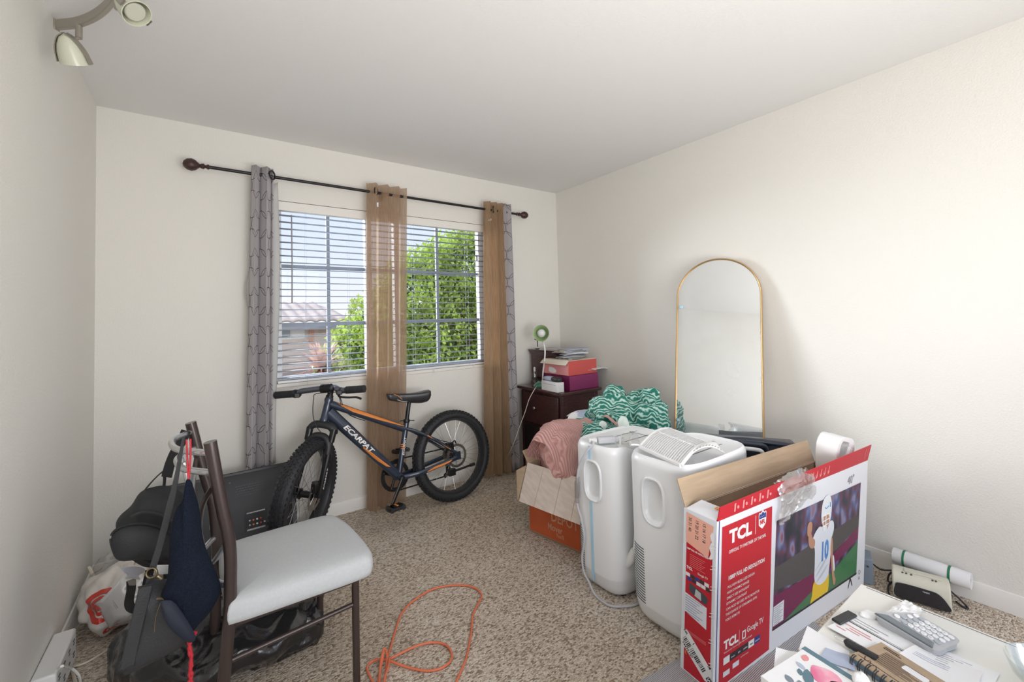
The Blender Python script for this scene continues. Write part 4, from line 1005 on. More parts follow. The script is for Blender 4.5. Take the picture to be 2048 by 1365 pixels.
mb = MB(); strap(mb, smooth([V(q) for q in [(-2.769,-1.120,0.904),(-2.783,-1.120,0.866),(-2.800,-1.120,0.835),(-2.814,-1.120,0.795),(-2.823,-1.120,0.754)]], 6), .034, .003, (1, -.6, .2)); obj('shoulder_strap', mb, 'strap', bp)
mb = MB(); strap(mb, smooth([V(q) for q in [(-2.911,-1.150,0.453),(-2.911,-1.150,0.421),(-2.916,-1.150,0.384),(-2.911,-1.150,0.364),(-2.896,-1.150,0.355),(-2.883,-1.150,0.378),(-2.874,-1.150,0.415),(-2.864,-1.150,0.469)]], 6), .024, .003, (1, .3, 0)); obj('loose_strap', mb, 'strap', bp)
mb = MB(); mb.tube(smooth([V(q) for q in [(-2.902,-1.170,0.507),(-2.897,-1.170,0.524),(-2.905,-1.170,0.536),(-2.897,-1.170,0.543)]], 5), .002, 6); obj('zip_charm', mb, 'brass', bp)
sb_ = thing('hanging_tag', 'grey fabric flower tag in clear wrapper hanging below the backpack', 'tag', (-2.904,-1.170,0.476))
mb = MB(); mb.pillow(smooth([V(q) for q in [(-2.932,-1.170,0.502),(-2.909,-1.170,0.503),(-2.881,-1.170,0.490),(-2.875,-1.170,0.475),(-2.890,-1.170,0.468),(-2.887,-1.170,0.454),(-2.909,-1.170,0.465),(-2.924,-1.170,0.470),(-2.919,-1.170,0.481)]], 3, closed=True), nrmc, .012, 3); obj('flower', mb, 'paper_blue', sb_)
mb = MB(); mb.poly([V(q) for q in [(-2.928,-1.178,0.519),(-2.909,-1.178,0.522),(-2.877,-1.178,0.502),(-2.872,-1.178,0.468),(-2.899,-1.178,0.443),(-2.913,-1.178,0.448),(-2.925,-1.178,0.487)]]); obj('wrapper', mb, 'clear_film', sb_)

sh = thing('shoulder_bag', 'charcoal leather shoulder bag hanging lowest from the chair back', 'handbag', (-2.808,-1.420,0.290))
o2 = smooth([V(q) for q in [(-2.847,-1.420,0.568),(-2.831,-1.420,0.551),(-2.804,-1.420,0.541),(-2.769,-1.420,0.521),(-2.733,-1.420,0.471),(-2.717,-1.420,0.406),(-2.720,-1.420,0.363),(-2.760,-1.420,0.338),(-2.808,-1.420,0.329),(-2.882,-1.420,0.318),(-2.899,-1.420,0.329),(-2.893,-1.420,0.350),(-2.869,-1.420,0.441),(-2.855,-1.420,0.518)]], 3, closed=True)
mb = MB(); mb.pillow(o2, (-.25, -1, .05), .11, 7, p=.32, amp=.007, fr=10); obj('body', mb, 'leather', sh, angle=80)
mb = MB(); strap(mb, smooth([V(q) for q in [(-2.847,-1.470,0.564),(-2.857,-1.470,0.510),(-2.871,-1.470,0.443),(-2.885,-1.470,0.364)]], 6), .03, .006, (1, .2, .2)); obj('side_gusset', mb, 'leather', sh, bevel=.002)
mb = MB(); strap(mb, smooth([V(q) for q in [(-2.765,-1.440,0.949),(-2.783,-1.440,0.828),(-2.799,-1.440,0.746),(-2.819,-1.440,0.653),(-2.834,-1.440,0.596)]], 8), [.006+.010*min(1, i/14) for i in range(33)], .004, (1, -.2, .1)); obj('strap', mb, 'leather', sh)
mb = MB(); c_ = V((-2.836,-1.455,0.587)); mb.ring([(.0125+.0022*math.cos(a), .0022*math.sin(a)) for a in [2*PI*i/8 for i in range(8)]], c_, (-.4, -1, .1), 28); mb.tube([c_+V((.012, 0, -.012)), c_+V((.022, 0, -.024))], .004, 8); obj('ring_clasp', mb, 'antique', sh)
mb = MB(); mb.tube([V(q) for q in [(-2.822,-1.500,0.535),(-2.813,-1.500,0.532),(-2.806,-1.500,0.527)]], .003, 6); mb.tube(smooth([V(q) for q in [(-2.813,-1.500,0.521),(-2.823,-1.500,0.486),(-2.826,-1.500,0.447)]], 4), .0012, 5); obj('zip_pull', mb, 'antique', sh)
mb = MB(); mb.poly([V(q) for q in [(-2.833,-1.360,0.564),(-2.786,-1.360,0.549),(-2.789,-1.360,0.525),(-2.826,-1.360,0.536)]], (0, .004, 0)); obj('white_tag', mb, 'paper', sh)

ms = thing('drawstring_bag', 'navy mesh drawstring bag with red cords hanging from the chair back', 'bag', (-2.755,-1.480,0.398))
o3 = smooth([V(q) for q in [(-2.759,-1.480,0.831),(-2.747,-1.480,0.828),(-2.738,-1.480,0.793),(-2.726,-1.480,0.733),(-2.721,-1.480,0.667),(-2.707,-1.480,0.605),(-2.688,-1.480,0.548),(-2.676,-1.480,0.491),(-2.703,-1.480,0.439),(-2.729,-1.480,0.415),(-2.752,-1.480,0.394),(-2.765,-1.480,0.414),(-2.789,-1.480,0.447),(-2.805,-1.480,0.495),(-2.814,-1.480,0.532),(-2.801,-1.480,0.568),(-2.797,-1.480,0.621),(-2.793,-1.480,0.703),(-2.781,-1.480,0.755),(-2.766,-1.480,0.779)]], 3, closed=True)
mb = MB(); mb.pillow(o3, (-.2, -1, .05), .10, 12, p=.62, amp=.010, fr=7); obj('body', mb, 'mesh_navy', ms, angle=80)
o4 = smooth([V(q)+V((0, -.030, 0)) for q in [(-2.798,-1.500,0.536),(-2.782,-1.500,0.523),(-2.758,-1.500,0.473),(-2.735,-1.500,0.412),(-2.751,-1.500,0.403),(-2.782,-1.500,0.443),(-2.804,-1.500,0.491),(-2.812,-1.500,0.534)]], 3, closed=True)
mb = MB(); mb.pillow(o4, (-.2, -1, .05), .03, 5, p=.42, amp=.006, fr=14); obj('pocket', mb, 'mesh_navy_plain', ms, angle=80)
for dx in (0, 6):
    mb = MB(); mb.tube(smooth([V((-2.758,-1.470,0.945))+V((dx*.0016, 0, 0)), V((-2.756,-1.470,0.887))+V((dx*.0012, 0, 0)), V((-2.753,-1.480,0.824))], 6), .0024, 6); obj('cord', mb, 'red_cord', ms)
mb = MB(); mb.tube(smooth([V(q) for q in [(-2.756,-1.480,0.402),(-2.745,-1.480,0.391),(-2.752,-1.480,0.376),(-2.746,-1.480,0.339),(-2.749,-1.480,0.306),(-2.745,-1.480,0.280),(-2.752,-1.480,0.262),(-2.749,-1.480,0.217)]], 8), [.0028+.0022*abs(math.sin(i*.7)) for i in range(57)], 7)
mb.tube(smooth([V(q) for q in [(-2.749,-1.480,0.396),(-2.736,-1.480,0.396),(-2.745,-1.480,0.380),(-2.752,-1.480,0.355),(-2.745,-1.480,0.311),(-2.751,-1.480,0.286),(-2.743,-1.480,0.254),(-2.745,-1.480,0.214)]], 8), [.0024+.002*abs(math.sin(i*.9)) for i in range(57)], 7); obj('knotted_cord', mb, 'red_cord', ms)

# ---- black bin bag beneath the chair
def crumple(o, amp, fr, seed):
    pass
tr_ = MB()
tr_.ball((-2.62, -.98, .085), (.31, .25, .115), 130, 80, e=1.0, amp=.026, fr=6.5, seed=2, ridge=True, flatz=.002)
tr_.ball((-2.80, -.90, .075), (.19, .19, .14), 120, 70, e=1.0, amp=.026, fr=7, seed=5, ridge=True, flatz=.002)
tr_.ball((-2.46, -1.08, .055), (.14, .10, .085), 80, 48, e=.8, amp=.020, fr=10, seed=8, ridge=True, flatz=.002)
tag(obj('bin_bag', tr_, 'trash', origin=(-2.66, -.95, 0), angle=60), 'crumpled glossy black bin bag lying under the chair', 'bag')

# ---- shopping bag and corner clutter
sbg = thing('shopping_bag', 'crumpled white shopping bag with red ring print in the left corner', 'shopping bag', (-3.04, -.45, 0))
def bagp(u, v):
    th = 2*PI*u; ph = -PI/2+PI*v; q = V((math.cos(ph)*math.cos(th), math.cos(ph)*math.sin(th), math.sin(ph)))
    nz = noise.noise(q*2.2+V((3, 1, 0)))*.24+noise.noise(q*5)*.05
    p = V((-3.025, -.44, .105))+V((q.x*.125, q.y*.20, q.z*.11))*(1+nz); p.z = max(.004, p.z); p.x = max(p.x, -W_+.016); return p
mb = MB(); mb.grid(bagp, 60, 34, closeu=True); obj('body', mb, 'bag_white', sbg, angle=80)
def bag_print(pts, nm='red_print'):
    pass
BC = V((-3.025, -.44, .105))
def onbag(px):      # nearest surface point of the bag seen along the ray from the camera spot
    return None
cam_p = V((-2.712, -3.0526, 1.2745))
def drape(pts2, surf_c, nm, m_, par, w=None, lift=.004):
    """ribbon of print laid on the bag: polar outline around the bag surface"""
    mb = MB(); vs = []
    for (u, v), hw in pts2:
        for s_ in (-1, 1):
            p = bagp(u+s_*hw[0], v+s_*hw[1]); vs.append(p+(p-surf_c).normalized()*lift)
    n_ = len(pts2); mb.add(vs, [(2*i, 2*i+1, 2*i+3, 2*i+2) for i in range(n_-1)]); return obj(nm, mb, m_, par)
def ringprint(cu, cv, ru, rv, w, a0=0, a1=1):
    pts = []; k = 28
    for i in range(k+1):
        a = 2*PI*(a0+(a1-a0)*i/k); pts.append(((cu+ru*math.cos(a), cv+rv*math.sin(a)), (w*math.cos(a), w*1.6*math.sin(a))))
    return pts
for ru, w, a1 in ((.085, .016, .8), (.045, .011, .85), (.012, .011, 1)): drape(ringprint(.695, .64, ru, ru*1.5, w, .1, a1), BC, 'red_print', 'bag_red', sbg)
for ru, w, a1 in ((.036, .006, .9), (.018, .004, .9), (.006, .005, 1)): drape(ringprint(.755, .33, ru, ru*1.4, w, .05, a1), BC, 'red_print', 'bag_red', sbg)
drape([((.70+.02*i, .50+.01*math.sin(i)), (.0, .02)) for i in range(5)], BC, 'red_print', 'bag_red', sbg)
pk = thing('wrapped_packet', 'white striped paper packet in clear film on top of the red-printed bag', 'packet', (-2.94, -.60, .15))
mb = MB(); a, b, c, d = [V(q) for q in [(-3.070,-0.600,0.163),(-2.969,-0.600,0.278),(-2.899,-0.600,0.201),(-3.015,-0.600,0.087)]]
mb.grid(lambda u, v: (a*(1-u)+b*u)*(1-v)+(d*(1-u)+c*u)*v+V((0, -.05*math.sin(PI*u)-.08*v, .012*math.sin(u*9)*v)), 14, 10); obj('paper', mb, 'paper', pk, solid=.02)
mb = MB()
for i in range(11):
    u0 = .04+i*.035
    q0 = (a*(1-u0)+b*u0)*.75+(d*(1-u0)+c*u0)*.25; q1 = (a*(1-u0)+b*u0)*.45+(d*(1-u0)+c*u0)*.55
    mb.tube([q0+V((0, -.012-.05*math.sin(PI*u0)-.02, 0)), q1+V((0, -.012-.05*math.sin(PI*u0)-.045, 0))], .0009, 5)
obj('stripe', mb, 'grey_ink', pk)
mb = MB(); mb.grid(lambda u, v: (a*(1-u)+b*u)*(1-v)+(d*(1-u)+c*u)*v*1.0+V((0, -.05*math.sin(PI*u)-.08*v-.030+.012*noise.noise(V((u*6, v*6, 0))), .01*noise.noise(V((u*7, v*5, 3))))), 16, 12); obj('film', mb, 'clear_film', pk)
mb = MB(); mb.grid(lambda u, v: V((-3.150+.10*u+.02*noise.noise(V((u*5, v*5, 1))), -.16-.30*v, .13+.05*math.sin(u*3)-.03*v+.02*noise.noise(V((u*6, v*7, 2))))), 16, 16)
tag(obj('plastic_wrap', mb, 'clear_film', origin=(-3.1, -.3, .1)), 'crumpled clear plastic wrap between the bag and the left wall', 'plastic wrap')

def cord(name, pts, r, m_, label, cat='cable', n=6, seg=8):
    mb = MB(); P0 = V(pts[0]); mb.tube(smooth(pts, seg), r, n); return tag(obj(name, mb, m_, origin=tuple(P0)), label, cat)
cord('cable', [(-3.064,-0.935,0.006)]+[(-3.096,-0.821,0.006),(-3.124,-0.717,0.006),(-3.154,-0.612,0.006),(-3.168,-0.543,0.006),(-3.170,-0.500,0.006)]+[(-3.149,-0.537,0.030)], .0055, 'cream_cord', 'thick cream cable running along the left wall from the corner bag')
cord('cable', [(-3.138,-0.587,0.030)]+[(-3.150,-0.575,0.005),(-3.149,-0.627,0.005),(-3.134,-0.693,0.005),(-3.115,-0.716,0.005),(-3.085,-0.719,0.005),(-3.049,-0.697,0.005),(-3.012,-0.667,0.005),(-2.981,-0.650,0.005)], .004, 'cream_cord', 'thin cream cable curling out toward the black bin bag')
cord('cable', [(-3.115,-0.951,0.144), (-3.080,-1.082,0.217), (-3.111,-0.816,0.060), (-3.096,-0.805,0.030), (-3.084,-0.818,0.010), (-3.066,-0.909,0.006)], .004, 'white_cord', 'white cable plugged into the wall power strip')
cord('cable', [(-3.104,-0.248,0.020), (-3.124,-0.300,0.132), (-3.154,-0.240,0.171)], .006, 'cream_cord', 'short stiff cream cable end sticking up in the left corner')
cord('cable', [(-3.114,-0.102,0.006),(-3.126,-0.041,0.006),(-3.119,-0.016,0.006),(-3.095,-0.055,0.006),(-3.090,-0.006,0.006),(-3.071,0.002,0.006),(-3.033,0.006,0.006)], .004, 'cream_cord', 'cream cable loop by the back baseboard near the left corner')
ps = thing('power_strip', 'white power adapter block fixed low on the left wall', 'power strip', (-3.15, -.85, .02))
mb = MB(); mb.box((-3.145, -.84, .085), (.062, .27, .115)); obj('housing', mb, 'white_plastic', ps, bevel=.006)
for i in range(4):
    for j in range(2):
        mb = MB(); mb.box((-3.1135, -.94+i*.065, .115-j*.045), (.002, .020, .004)); mb.box((-3.1135, -.94+i*.065, .103-j*.045), (.002, .016, .003)); obj('outlet', mb, 'ac_slot', ps)

# ================================================================== CABINET IN THE CORNER
cb = thing('nightstand', 'dark espresso wood nightstand with round knobs in the far right corner', 'nightstand', (-.37, -.35, 0))
CX0, CX1, CY0, CY1, CT = -.545, -.145, -.615, -.075, .70
mb = MB(); bounds_box(mb, CX0+.02, CX1-.01, CY0+.015, CY1-.015, .04, CT-.025)
for x in (CX0+.035, CX1-.03):
    for y in (CY0+.03, CY1-.03): bounds_box(mb, x-.02, x+.02, y-.02, y+.02, 0, CT-.025)
obj('body', mb, 'wood', cb, bevel=.002)
mb = MB(); bounds_box(mb, CX0-.018, CX1+.012, CY0-.018, CY1+.015, CT-.025, CT); obj('top', mb, 'wood', cb, bevel=.006)
mb = MB(); bounds_box(mb, CX0+.018, CX0+.022, CY0+.06, CY1-.02, CT-.063, CT-.032)
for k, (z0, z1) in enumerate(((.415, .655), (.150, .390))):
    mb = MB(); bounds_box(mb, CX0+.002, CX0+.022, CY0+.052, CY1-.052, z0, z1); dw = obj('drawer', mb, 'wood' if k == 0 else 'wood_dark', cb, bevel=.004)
    mb = MB(); mb.lathe([(.004, 0), (.005, .012), (.012, .016), (.014, .022), (.010, .028), (.0001, .030)], (CX0+.002, (CY0+CY1)/2+.05, (z0+z1)/2+.005), (-1, 0, 0), 18); obj('knob', mb, 'knob', dw)
mb = MB(); bounds_box(mb, CX0-.004, CX0+.004, CY0+.10, CY1-.20, .642, .650); obj('lip', mb, 'wood', cb, bevel=.001)

ht = thing('wooden_box', 'small dark wood cabinet with flared top standing on the nightstand', 'box', (-.28, -.24, .70))
HX0, HX1, HY0, HY1 = -.39, -.15, -.42, -.055
mb = MB(); bounds_box(mb, HX0, HX1, HY0, HY1, .70, .955)
a4 = lambda e, z: [(HX0-e, HY0-e, z), (HX1+e*.3, HY0-e, z), (HX1+e*.3, HY1+e, z), (HX0-e, HY1+e, z)]
mb.hexa(a4(0, .945), a4(.016, .982)); mb.hexa(a4(.018, .982), a4(.018, .993)); mb.hexa(a4(.01, .70), a4(.002, .725)); obj('body', mb, 'wood', ht, bevel=.002)
mb = MB(); bounds_box(mb, HX0-.006, HX0, HY0+.03, HY1-.03, .745, .925); obj('door', mb, 'wood', ht, bevel=.004)
mb = MB(); mb.cyl((-0.360,-0.108,1.014), (-0.360,-0.110,1.066), .004, n=10); mb.tube([(-0.360,-0.069,1.078), (-0.360,-0.110,1.070), (-0.360,-0.158,1.068)], .004, 8); mb.cyl((-.355, -.10, .993), (-.355, -.10, 1.0), .018)
tag(obj('small_stand', mb, 'finial', origin=(-.355, -.10, .993)), 'tiny brown T-shaped stand on top of the small dark cabinet', 'stand')

lp = thing('desk_lamp', 'green gooseneck desk lamp with a bare white globe bulb', 'lamp', (-0.470,-0.263,0.695))
lb = V((-0.470,-0.264,0.707)); lb.z = .70
mb = MB(); mb.lathe([(.0001, 0), (.052, 0), (.054, .008), (.045, .022), (.026, .036), (.012, .046), (.0001, .048)], lb, (0, 0, 1), 32); obj('base', mb, 'teal_glass', lp)
mb = MB(); mb.tube(smooth([lb+V((0, -.025, .035)), V((-0.470,-0.298,0.739)), V((-0.470,-0.308,0.821)), V((-0.470,-0.332,0.924)), V((-0.470,-0.341,0.994)), V((-0.470,-0.331,1.046)), V((-0.450,-0.289,1.076))], 8), .0065, 12); obj('gooseneck', mb, 'white_plastic', lp)
hc = V((-0.460,-0.291,1.138)); fa = V((-.80, -.58, .10)).normalized()
mb = MB(); mb.lathe([(.012, -.075), (.020, -.068), (.030, -.050), (.052, -.022), (.066, .012), (.068, .014), (.064, .012), (.050, -.020), (.028, -.046)], hc, fa, 32); obj('shade', mb, 'green_glass', lp)
mb = MB(); mb.ball(hc+fa*.006, .034, 28, 18); mb.lathe([(.014, -.055), (.016, -.03)], hc, fa, 16); obj('bulb', mb, 'white_plastic', lp)
mb = MB(); mb.cyl(hc-fa*.05+V((0, 0, .02)), hc-fa*.05+V((0, 0, .034)), .004); obj('switch', mb, 'black_plastic', lp)
cord('lamp_cord', [lb+V((-.03, 0, .012)), V((-0.640,-0.400,0.707)), V((-0.676,-0.380,0.636)), V((-0.703,-0.360,0.541)), V((-0.740,-0.340,0.440)), V((-0.787,-0.300,0.284)), V((-0.713,-0.043,0.060)), V((-0.911,-0.145,0.006)), V((-1.048,-0.236,0.006))], .0028, 'cream_cord', 'cream lamp cord falling from the nightstand to the carpet')

sp = thing('spray_bottle', 'clear spray bottle with white cap on the nightstand', 'bottle', (-0.420,-0.134,0.704))
sb0 = V((-0.420,-0.134,0.704)); sb0.z = .70
mb = MB(); mb.lathe([(.0001, 0), (.017, .001), (.018, .01), (.018, .085), (.014, .10), (.008, .108), (.008, .114)], sb0, (0, 0, 1), 20); obj('bottle', mb, glass_mat('clear_bottle', .30, (.86, .84, .86), .08), sp)
mb = MB(); mb.lathe([(.009, .108), (.009, .138), (.007, .146), (.0001, .147)], sb0, (0, 0, 1), 16); obj('cap', mb, 'white_plastic', sp)
mb = MB(); mb.lathe([(.0183, .035), (.0183, .06)], sb0, (0, 0, 1), 20); obj('label_band', mb, 'speaker_side', sp)

def rot_box(nm, c, sx, sy, sz, rz, m_, par, bevel=.0015, **k):
    mb = MB(); mb.box(c, (sx, sy, sz), Matrix.Rotation(rz, 3, 'Z')); return obj(nm, mb, m_, par, bevel=bevel, **k)
# boxes: near vertical corner at about (-.455,-.60)
mg = thing('gift_box', 'magenta box under the coral one on the nightstand', 'box', (-.30, -.455, .70))
rot_box('body', (-.295, -.452, .757), .31, .30, .112, 0, 'magenta', mg)
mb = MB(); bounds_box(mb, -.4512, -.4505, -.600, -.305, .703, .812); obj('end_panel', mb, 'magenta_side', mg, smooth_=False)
cg = thing('gift_box', 'coral and pink box resting on the magenta box', 'box', (-.30, -.455, .815))
rot_box('body', (-.305, -.452, .872), .305, .295, .113, 0, 'coral', cg)
mb = MB(); bounds_box(mb, -.4592, -.4578, -.598, -.306, .818, .925); obj('end_panel', mb, 'pink', cg, smooth_=False)
mb = MB(); mb.hexa([(-.49, -.603, .898), (-.455, -.603, .928), (-.455, -.30, .928), (-.49, -.30, .898)], [(-.491, -.603, .901), (-.455, -.603, .931), (-.455, -.30, .931), (-.491, -.30, .901)]); mb.hexa([(-.457, -.603, .9285), (-.155, -.603, .9285), (-.155, -.30, .9285), (-.457, -.30, .9285)], [(-.457, -.603, .9315), (-.155, -.603, .9315), (-.155, -.30, .9315), (-.457, -.30, .9315)])
obj('lid_flap', mb, 'card_cream', cg, smooth_=False)
mb = MB(); mb.poly(smooth([(-.4596, -.375, .832), (-.4596, -.440, .828), (-.4596, -.462, .842), (-.4596, -.440, .862), (-.4596, -.400, .870), (-.4596, -.372, .866)], 4, closed=True)); obj('torn_label', mb, 'paper', cg, smooth_=False)
mb = MB(); mb.tube(smooth([(-.25, -.6005, .838), (-.235, -.6005, .845), (-.225, -.6005, .838), (-.21, -.6005, .846), (-.195, -.6005, .839), (-.175, -.6005, .846)], 4), .0012, 4); obj('script_mark', mb, 'card_cream', cg)
wb = thing('small_box', 'small white box at the front edge of the nightstand', 'box', (-.525, -.49, .70))
rot_box('body', (-.528, -.490, .7375), .065, .20, .073, -.06, 'paper', wb)
mb = MB(); mb.box((-.5625, -.492, .755), (.0012, .17, .004), Matrix.Rotation(-.06, 3, 'Z')); obj('edge_mark', mb, 'paper_grey', wb)
gd = thing('hair_clipper', 'slate grey handheld device lying on the small white box', 'clipper', (-.52, -.50, .775))
mb = MB(); mb.ball((-.525, -.455, .792), (.026, .062, .017), 24, 14, e=.7); obj('barrel', mb, 'paper_blue', gd)
mb = MB(); mb.ball((-.520, -.530, .792), (.032, .050, .018), 24, 14, e=.7); obj('head', mb, 'black_plastic', gd)
# papers
def sheet(mb, c, sx, sy, rz, sag=0, tilt=0, th=.0008):
    c = V(c); R = Matrix.Rotation(rz, 3, 'Z') @ Matrix.Rotation(tilt, 3, 'Y')
    nu = nv = 5; vs = []; uv = []
    for s_ in (0, 1):
        for j in range(nv+1):
            for i in range(nu+1):
                u, v = i/nu-.5, j/nv-.5
                vs.append(c+R @ V((u*sx, v*sy, -sag*(u*u+v*v)*4+th*s_))); uv.append((u, v))
    n_ = (nu+1)*(nv+1); fs = []
    for j in range(nv):
        for i in range(nu):
            a = j*(nu+1)+i; fs += [(a, a+nu+1, a+nu+2, a+1), (a+n_, a+1+n_, a+nu+2+n_, a+nu+1+n_)]
    rim = [i for i in range(nu+1)]+[j*(nu+1)+nu for j in range(1, nv+1)]+[nv*(nu+1)+i for i in range(nu-1, -1, -1)]+[j*(nu+1) for j in range(nv-1, 0, -1)]
    for k in range(len(rim)): a, b = rim[k], rim[(k+1) % len(rim)]; fs.append((a, b, b+n_, a+n_))
    mb.add(vs, fs)
rnd = random.Random(11)
zz = .9325
ORD = ['lowest', 'second from the bottom', 'third from the bottom', 'fourth from the bottom', 'fifth from the bottom', 'sixth from the bottom', 'seventh from the bottom', 'seventh from the top', 'sixth from the top', 'fifth from the top', 'fourth from the top', 'third from the top', 'second from the top', 'topmost']
COLN = {'paper': 'white', 'paper_blue': 'bluish', 'paper_grey': 'grey', 'kraft_edge': 'buff', 'dark_ink': 'black'}
for i in range(14):
    m_ = ['paper', 'paper_blue', 'paper_grey', 'paper', 'kraft_edge', 'paper_blue', 'dark_ink', 'paper_grey'][i % 8]
    th = rnd.choice([.002, .003, .004, .006]); mb = MB()
    sheet(mb, (-.29+rnd.uniform(-.02, .03), -.44+rnd.uniform(-.03, .02), zz), .23+rnd.uniform(-.03, .03), .12+rnd.uniform(-.02, .04), rnd.uniform(-.35, .35), .004+rnd.uniform(0, .004), rnd.uniform(-.02, .02), th)
    tag(obj('envelope', mb, m_, origin=(-.30, -.45, round(zz, 4)), smooth_=False), COLN[m_]+' envelope or letter in the mail pile on the coral box, '+ORD[i], 'envelope', 'mail piled on the coral box'); zz += th+.0022
mb = MB(); sheet(mb, (-.10, -.50, .853), .26, .20, .25, .012, .10, .004); tag(obj('paper_sheet', mb, 'paper', origin=(-.1, -.5, .85)), 'white sheet sticking out behind the coral box toward the right wall', 'paper')
mb = MB(); mb.box((-.35, -.57, .940), (.14, .035, .012), Matrix.Rotation(.15, 3, 'Z')); o_ = tag(obj('blister_pack', mb, 'steel', origin=(-.35, -.57, .934), bevel=.002), 'silver foil packet at the front edge of the mail pile', 'packet')
mb = MB(); sheet(mb, (-.27, -.22, .996), .17, .22, .3, .004, 0, .004); tag(obj('magazine', mb, 'paper_grey', origin=(-.27, -.22, .995)), 'grey magazine lying on top of the small dark cabinet', 'magazine')
mb = MB(); mb.tube(smooth([(-.34, -.35, 1.0), (-.33, -.40, 1.004), (-.36, -.44, .985), (-.37, -.45, .95)], 6), .002, 6); tag(obj('thin_cable', mb, 'white_cord', origin=(-.34, -.35, 1.0)), 'thin white cable trailing over the mail pile', 'cable')

# ================================================================== ORANGE PRINTED CARDBOARD BOX
hb = thing('cardboard_box', 'orange printed cardboard moving box with open pale flap, filled with bedding', 'cardboard box', (-.90, -1.13, 0))
e_ = V((.17, -.985, 0)).normalized(); p_ = V((.985, .17, 0)).normalized(); K0 = V((-1.14, -.96, 0)); LL, WW, HH = .43, .42, .40
def HB(a, b, z): return K0+e_*a+p_*b+V((0, 0, z))
mb = MB(); tk = .005
for (a0, a1, b0, b1) in ((0, LL, 0, tk), (0, LL, WW-tk, WW), (0, tk, tk, WW-tk), (LL-tk, LL, tk, WW-tk)):
    mb.hexa([HB(a0, b0, 0), HB(a1, b0, 0), HB(a1, b1, 0), HB(a0, b1, 0)], [HB(a0, b0, HH), HB(a1, b0, HH), HB(a1, b1, HH), HB(a0, b1, HH)])
mb.hexa([HB(0, 0, .002), HB(LL, 0, .002), HB(LL, WW, .002), HB(0, WW, .002)], [HB(0, 0, .008), HB(LL, 0, .008), HB(LL, WW, .008), HB(0, WW, .008)])
hbb = obj('box_body', mb, 'cardboard', hb, smooth_=False)
mb = MB(); mb.poly([HB(.004, -.001, .012), HB(.004, -.001, HH-.02), HB(LL-.004, -.001, HH-.02), HB(LL-.004, -.001, .012)][::-1], p_*.0006); obj('orange_print', mb, 'hd_orange', hbb, smooth_=False)
mb = MB()
for s, q, sz in (('THE', (.34, .245), .045), ('HOME', (.19, .19), .085), ('DEPOT', (.18, .115), .075), ('Mover', (.155, .062), .05), ("You'll", (.215, .035), .03)): text_into(mb, s, HB(q[0]-.01, -.0016, q[1]), e_, (0, 0, 1), sz, 0, bold=.02, sx=.8)
mb.tube([HB(.155, -.0016, .185), HB(.275, -.0016, .26), HB(.42, -.0016, .20)], .003, 4); obj('store_lettering', mb, 'hd_white', hbb, smooth_=False)
f0, f1 = HB(0, -.004, HH), HB(LL, -.004, HH); tp = V((-1.241,-1.000,0.215)); tp2 = tp+e_*(LL+.01)
mb = MB(); mb.hexa([tp, tp2, tp2+V((.006, 0, .006)), tp+V((.006, 0, .006))], [f0, f1, f1+V((.003, 0, .004)), f0+V((.003, 0, .004))]); fl_ = obj('flap', mb, 'cardboard_light', hb, smooth_=False, label='pale worn flap folded outward')
mb = MB()
for t_ in (.30, .62, .88): a, b = f0+(f1-f0)*t_, tp+(tp2-tp)*(t_-.04); nn = (f1-f0).cross(tp-f0).normalized(); nn = -nn if nn.x > 0 else nn; mb.tube([a+nn*.0008, b+nn*.0008], .0009, 4)
obj('crease', mb, 'cardboard', fl_)
b0_, b1_ = HB(0, 0, HH), HB(0, WW, HH)
mb = MB(); q0 = b0_+V((-.06, .03, .012)); mb.hexa([tp+V((-.003, .006, 0)), tp+V((.004, .012, 0)), tp+V((.06, .10, .13)), f0+V((0, .01, -.02))], [tp+V((-.004, .007, .004)), tp+V((.004, .014, .004)), tp+V((.06, .104, .134)), f0+V((0, .014, -.016))]); obj('flap_tab', mb, 'cardboard', hb, smooth_=False)
mb = MB(); mb.hexa([b0_, b1_, b1_+V((.0, .004, 0)), b0_+V((0, .004, 0))], [b0_+V((.0, .05, .06)), b1_+V((0, .05, .08)), b1_+V((0, .054, .08)), b0_+V((0, .054, .06))]); obj('flap', mb, 'cardboard', hb, smooth_=False)

# bedding
def cloth_lump(mb, c, r, amp, fr, seed, nu=64, nv=40, e=.85, R=None, flat=None):
    mb.ball(c, r, nu, nv, R=R, e=e, amp=amp, fr=fr, seed=seed, ridge=True, flatz=flat)
mb = MB()
def pinkf(u, v):     # a folded blanket draped over the box edge
    x = -1.10+.26*v-.04*math.sin(v*PI); y = -.90-.35*u-.10*v
    prof = math.sin(min(1, u*1.02)*PI)**.55
    z = .30+.36*prof*(.55+.45*math.sin(min(1, v*1.5+.25)*PI/2))+.014*noise.noise(V((u*5, v*5, 2)))
    return (x+.02*noise.noise(V((u*4, v*3, 7)))-.05*prof*(1-v), y, max(z, .03))
mb.grid(pinkf, 40, 30)
mb.ball((-.965, -1.06, .47), (.115, .145, .165), 48, 32, e=.8, amp=.020, fr=7, seed=3, ridge=True)
mb.ball((-1.035, -1.17, .455), (.085, .12, .175), 48, 32, e=.8, amp=.016, fr=8, seed=6, ridge=True)
tag(obj('blanket', mb, 'pink_knit', origin=(-1.0, -1.1, .4), angle=80), 'pink ribbed knit blanket bulging out of the cardboard box', 'blanket')
mb = MB()
cloth_lump(mb, (-.80, -1.20, .47), (.20, .20, .17), .040, 6, 4)
cloth_lump(mb, (-0.660,-1.206,0.641), (.15, .13, .135), .036, 8, 7, R=Matrix.Rotation(.4, 3, 'Y'))
cloth_lump(mb, (-0.620,-1.218,0.708), (.08, .055, .12), .024, 11, 9, 50, 36, R=Matrix.Rotation(-.35, 3, 'X'))
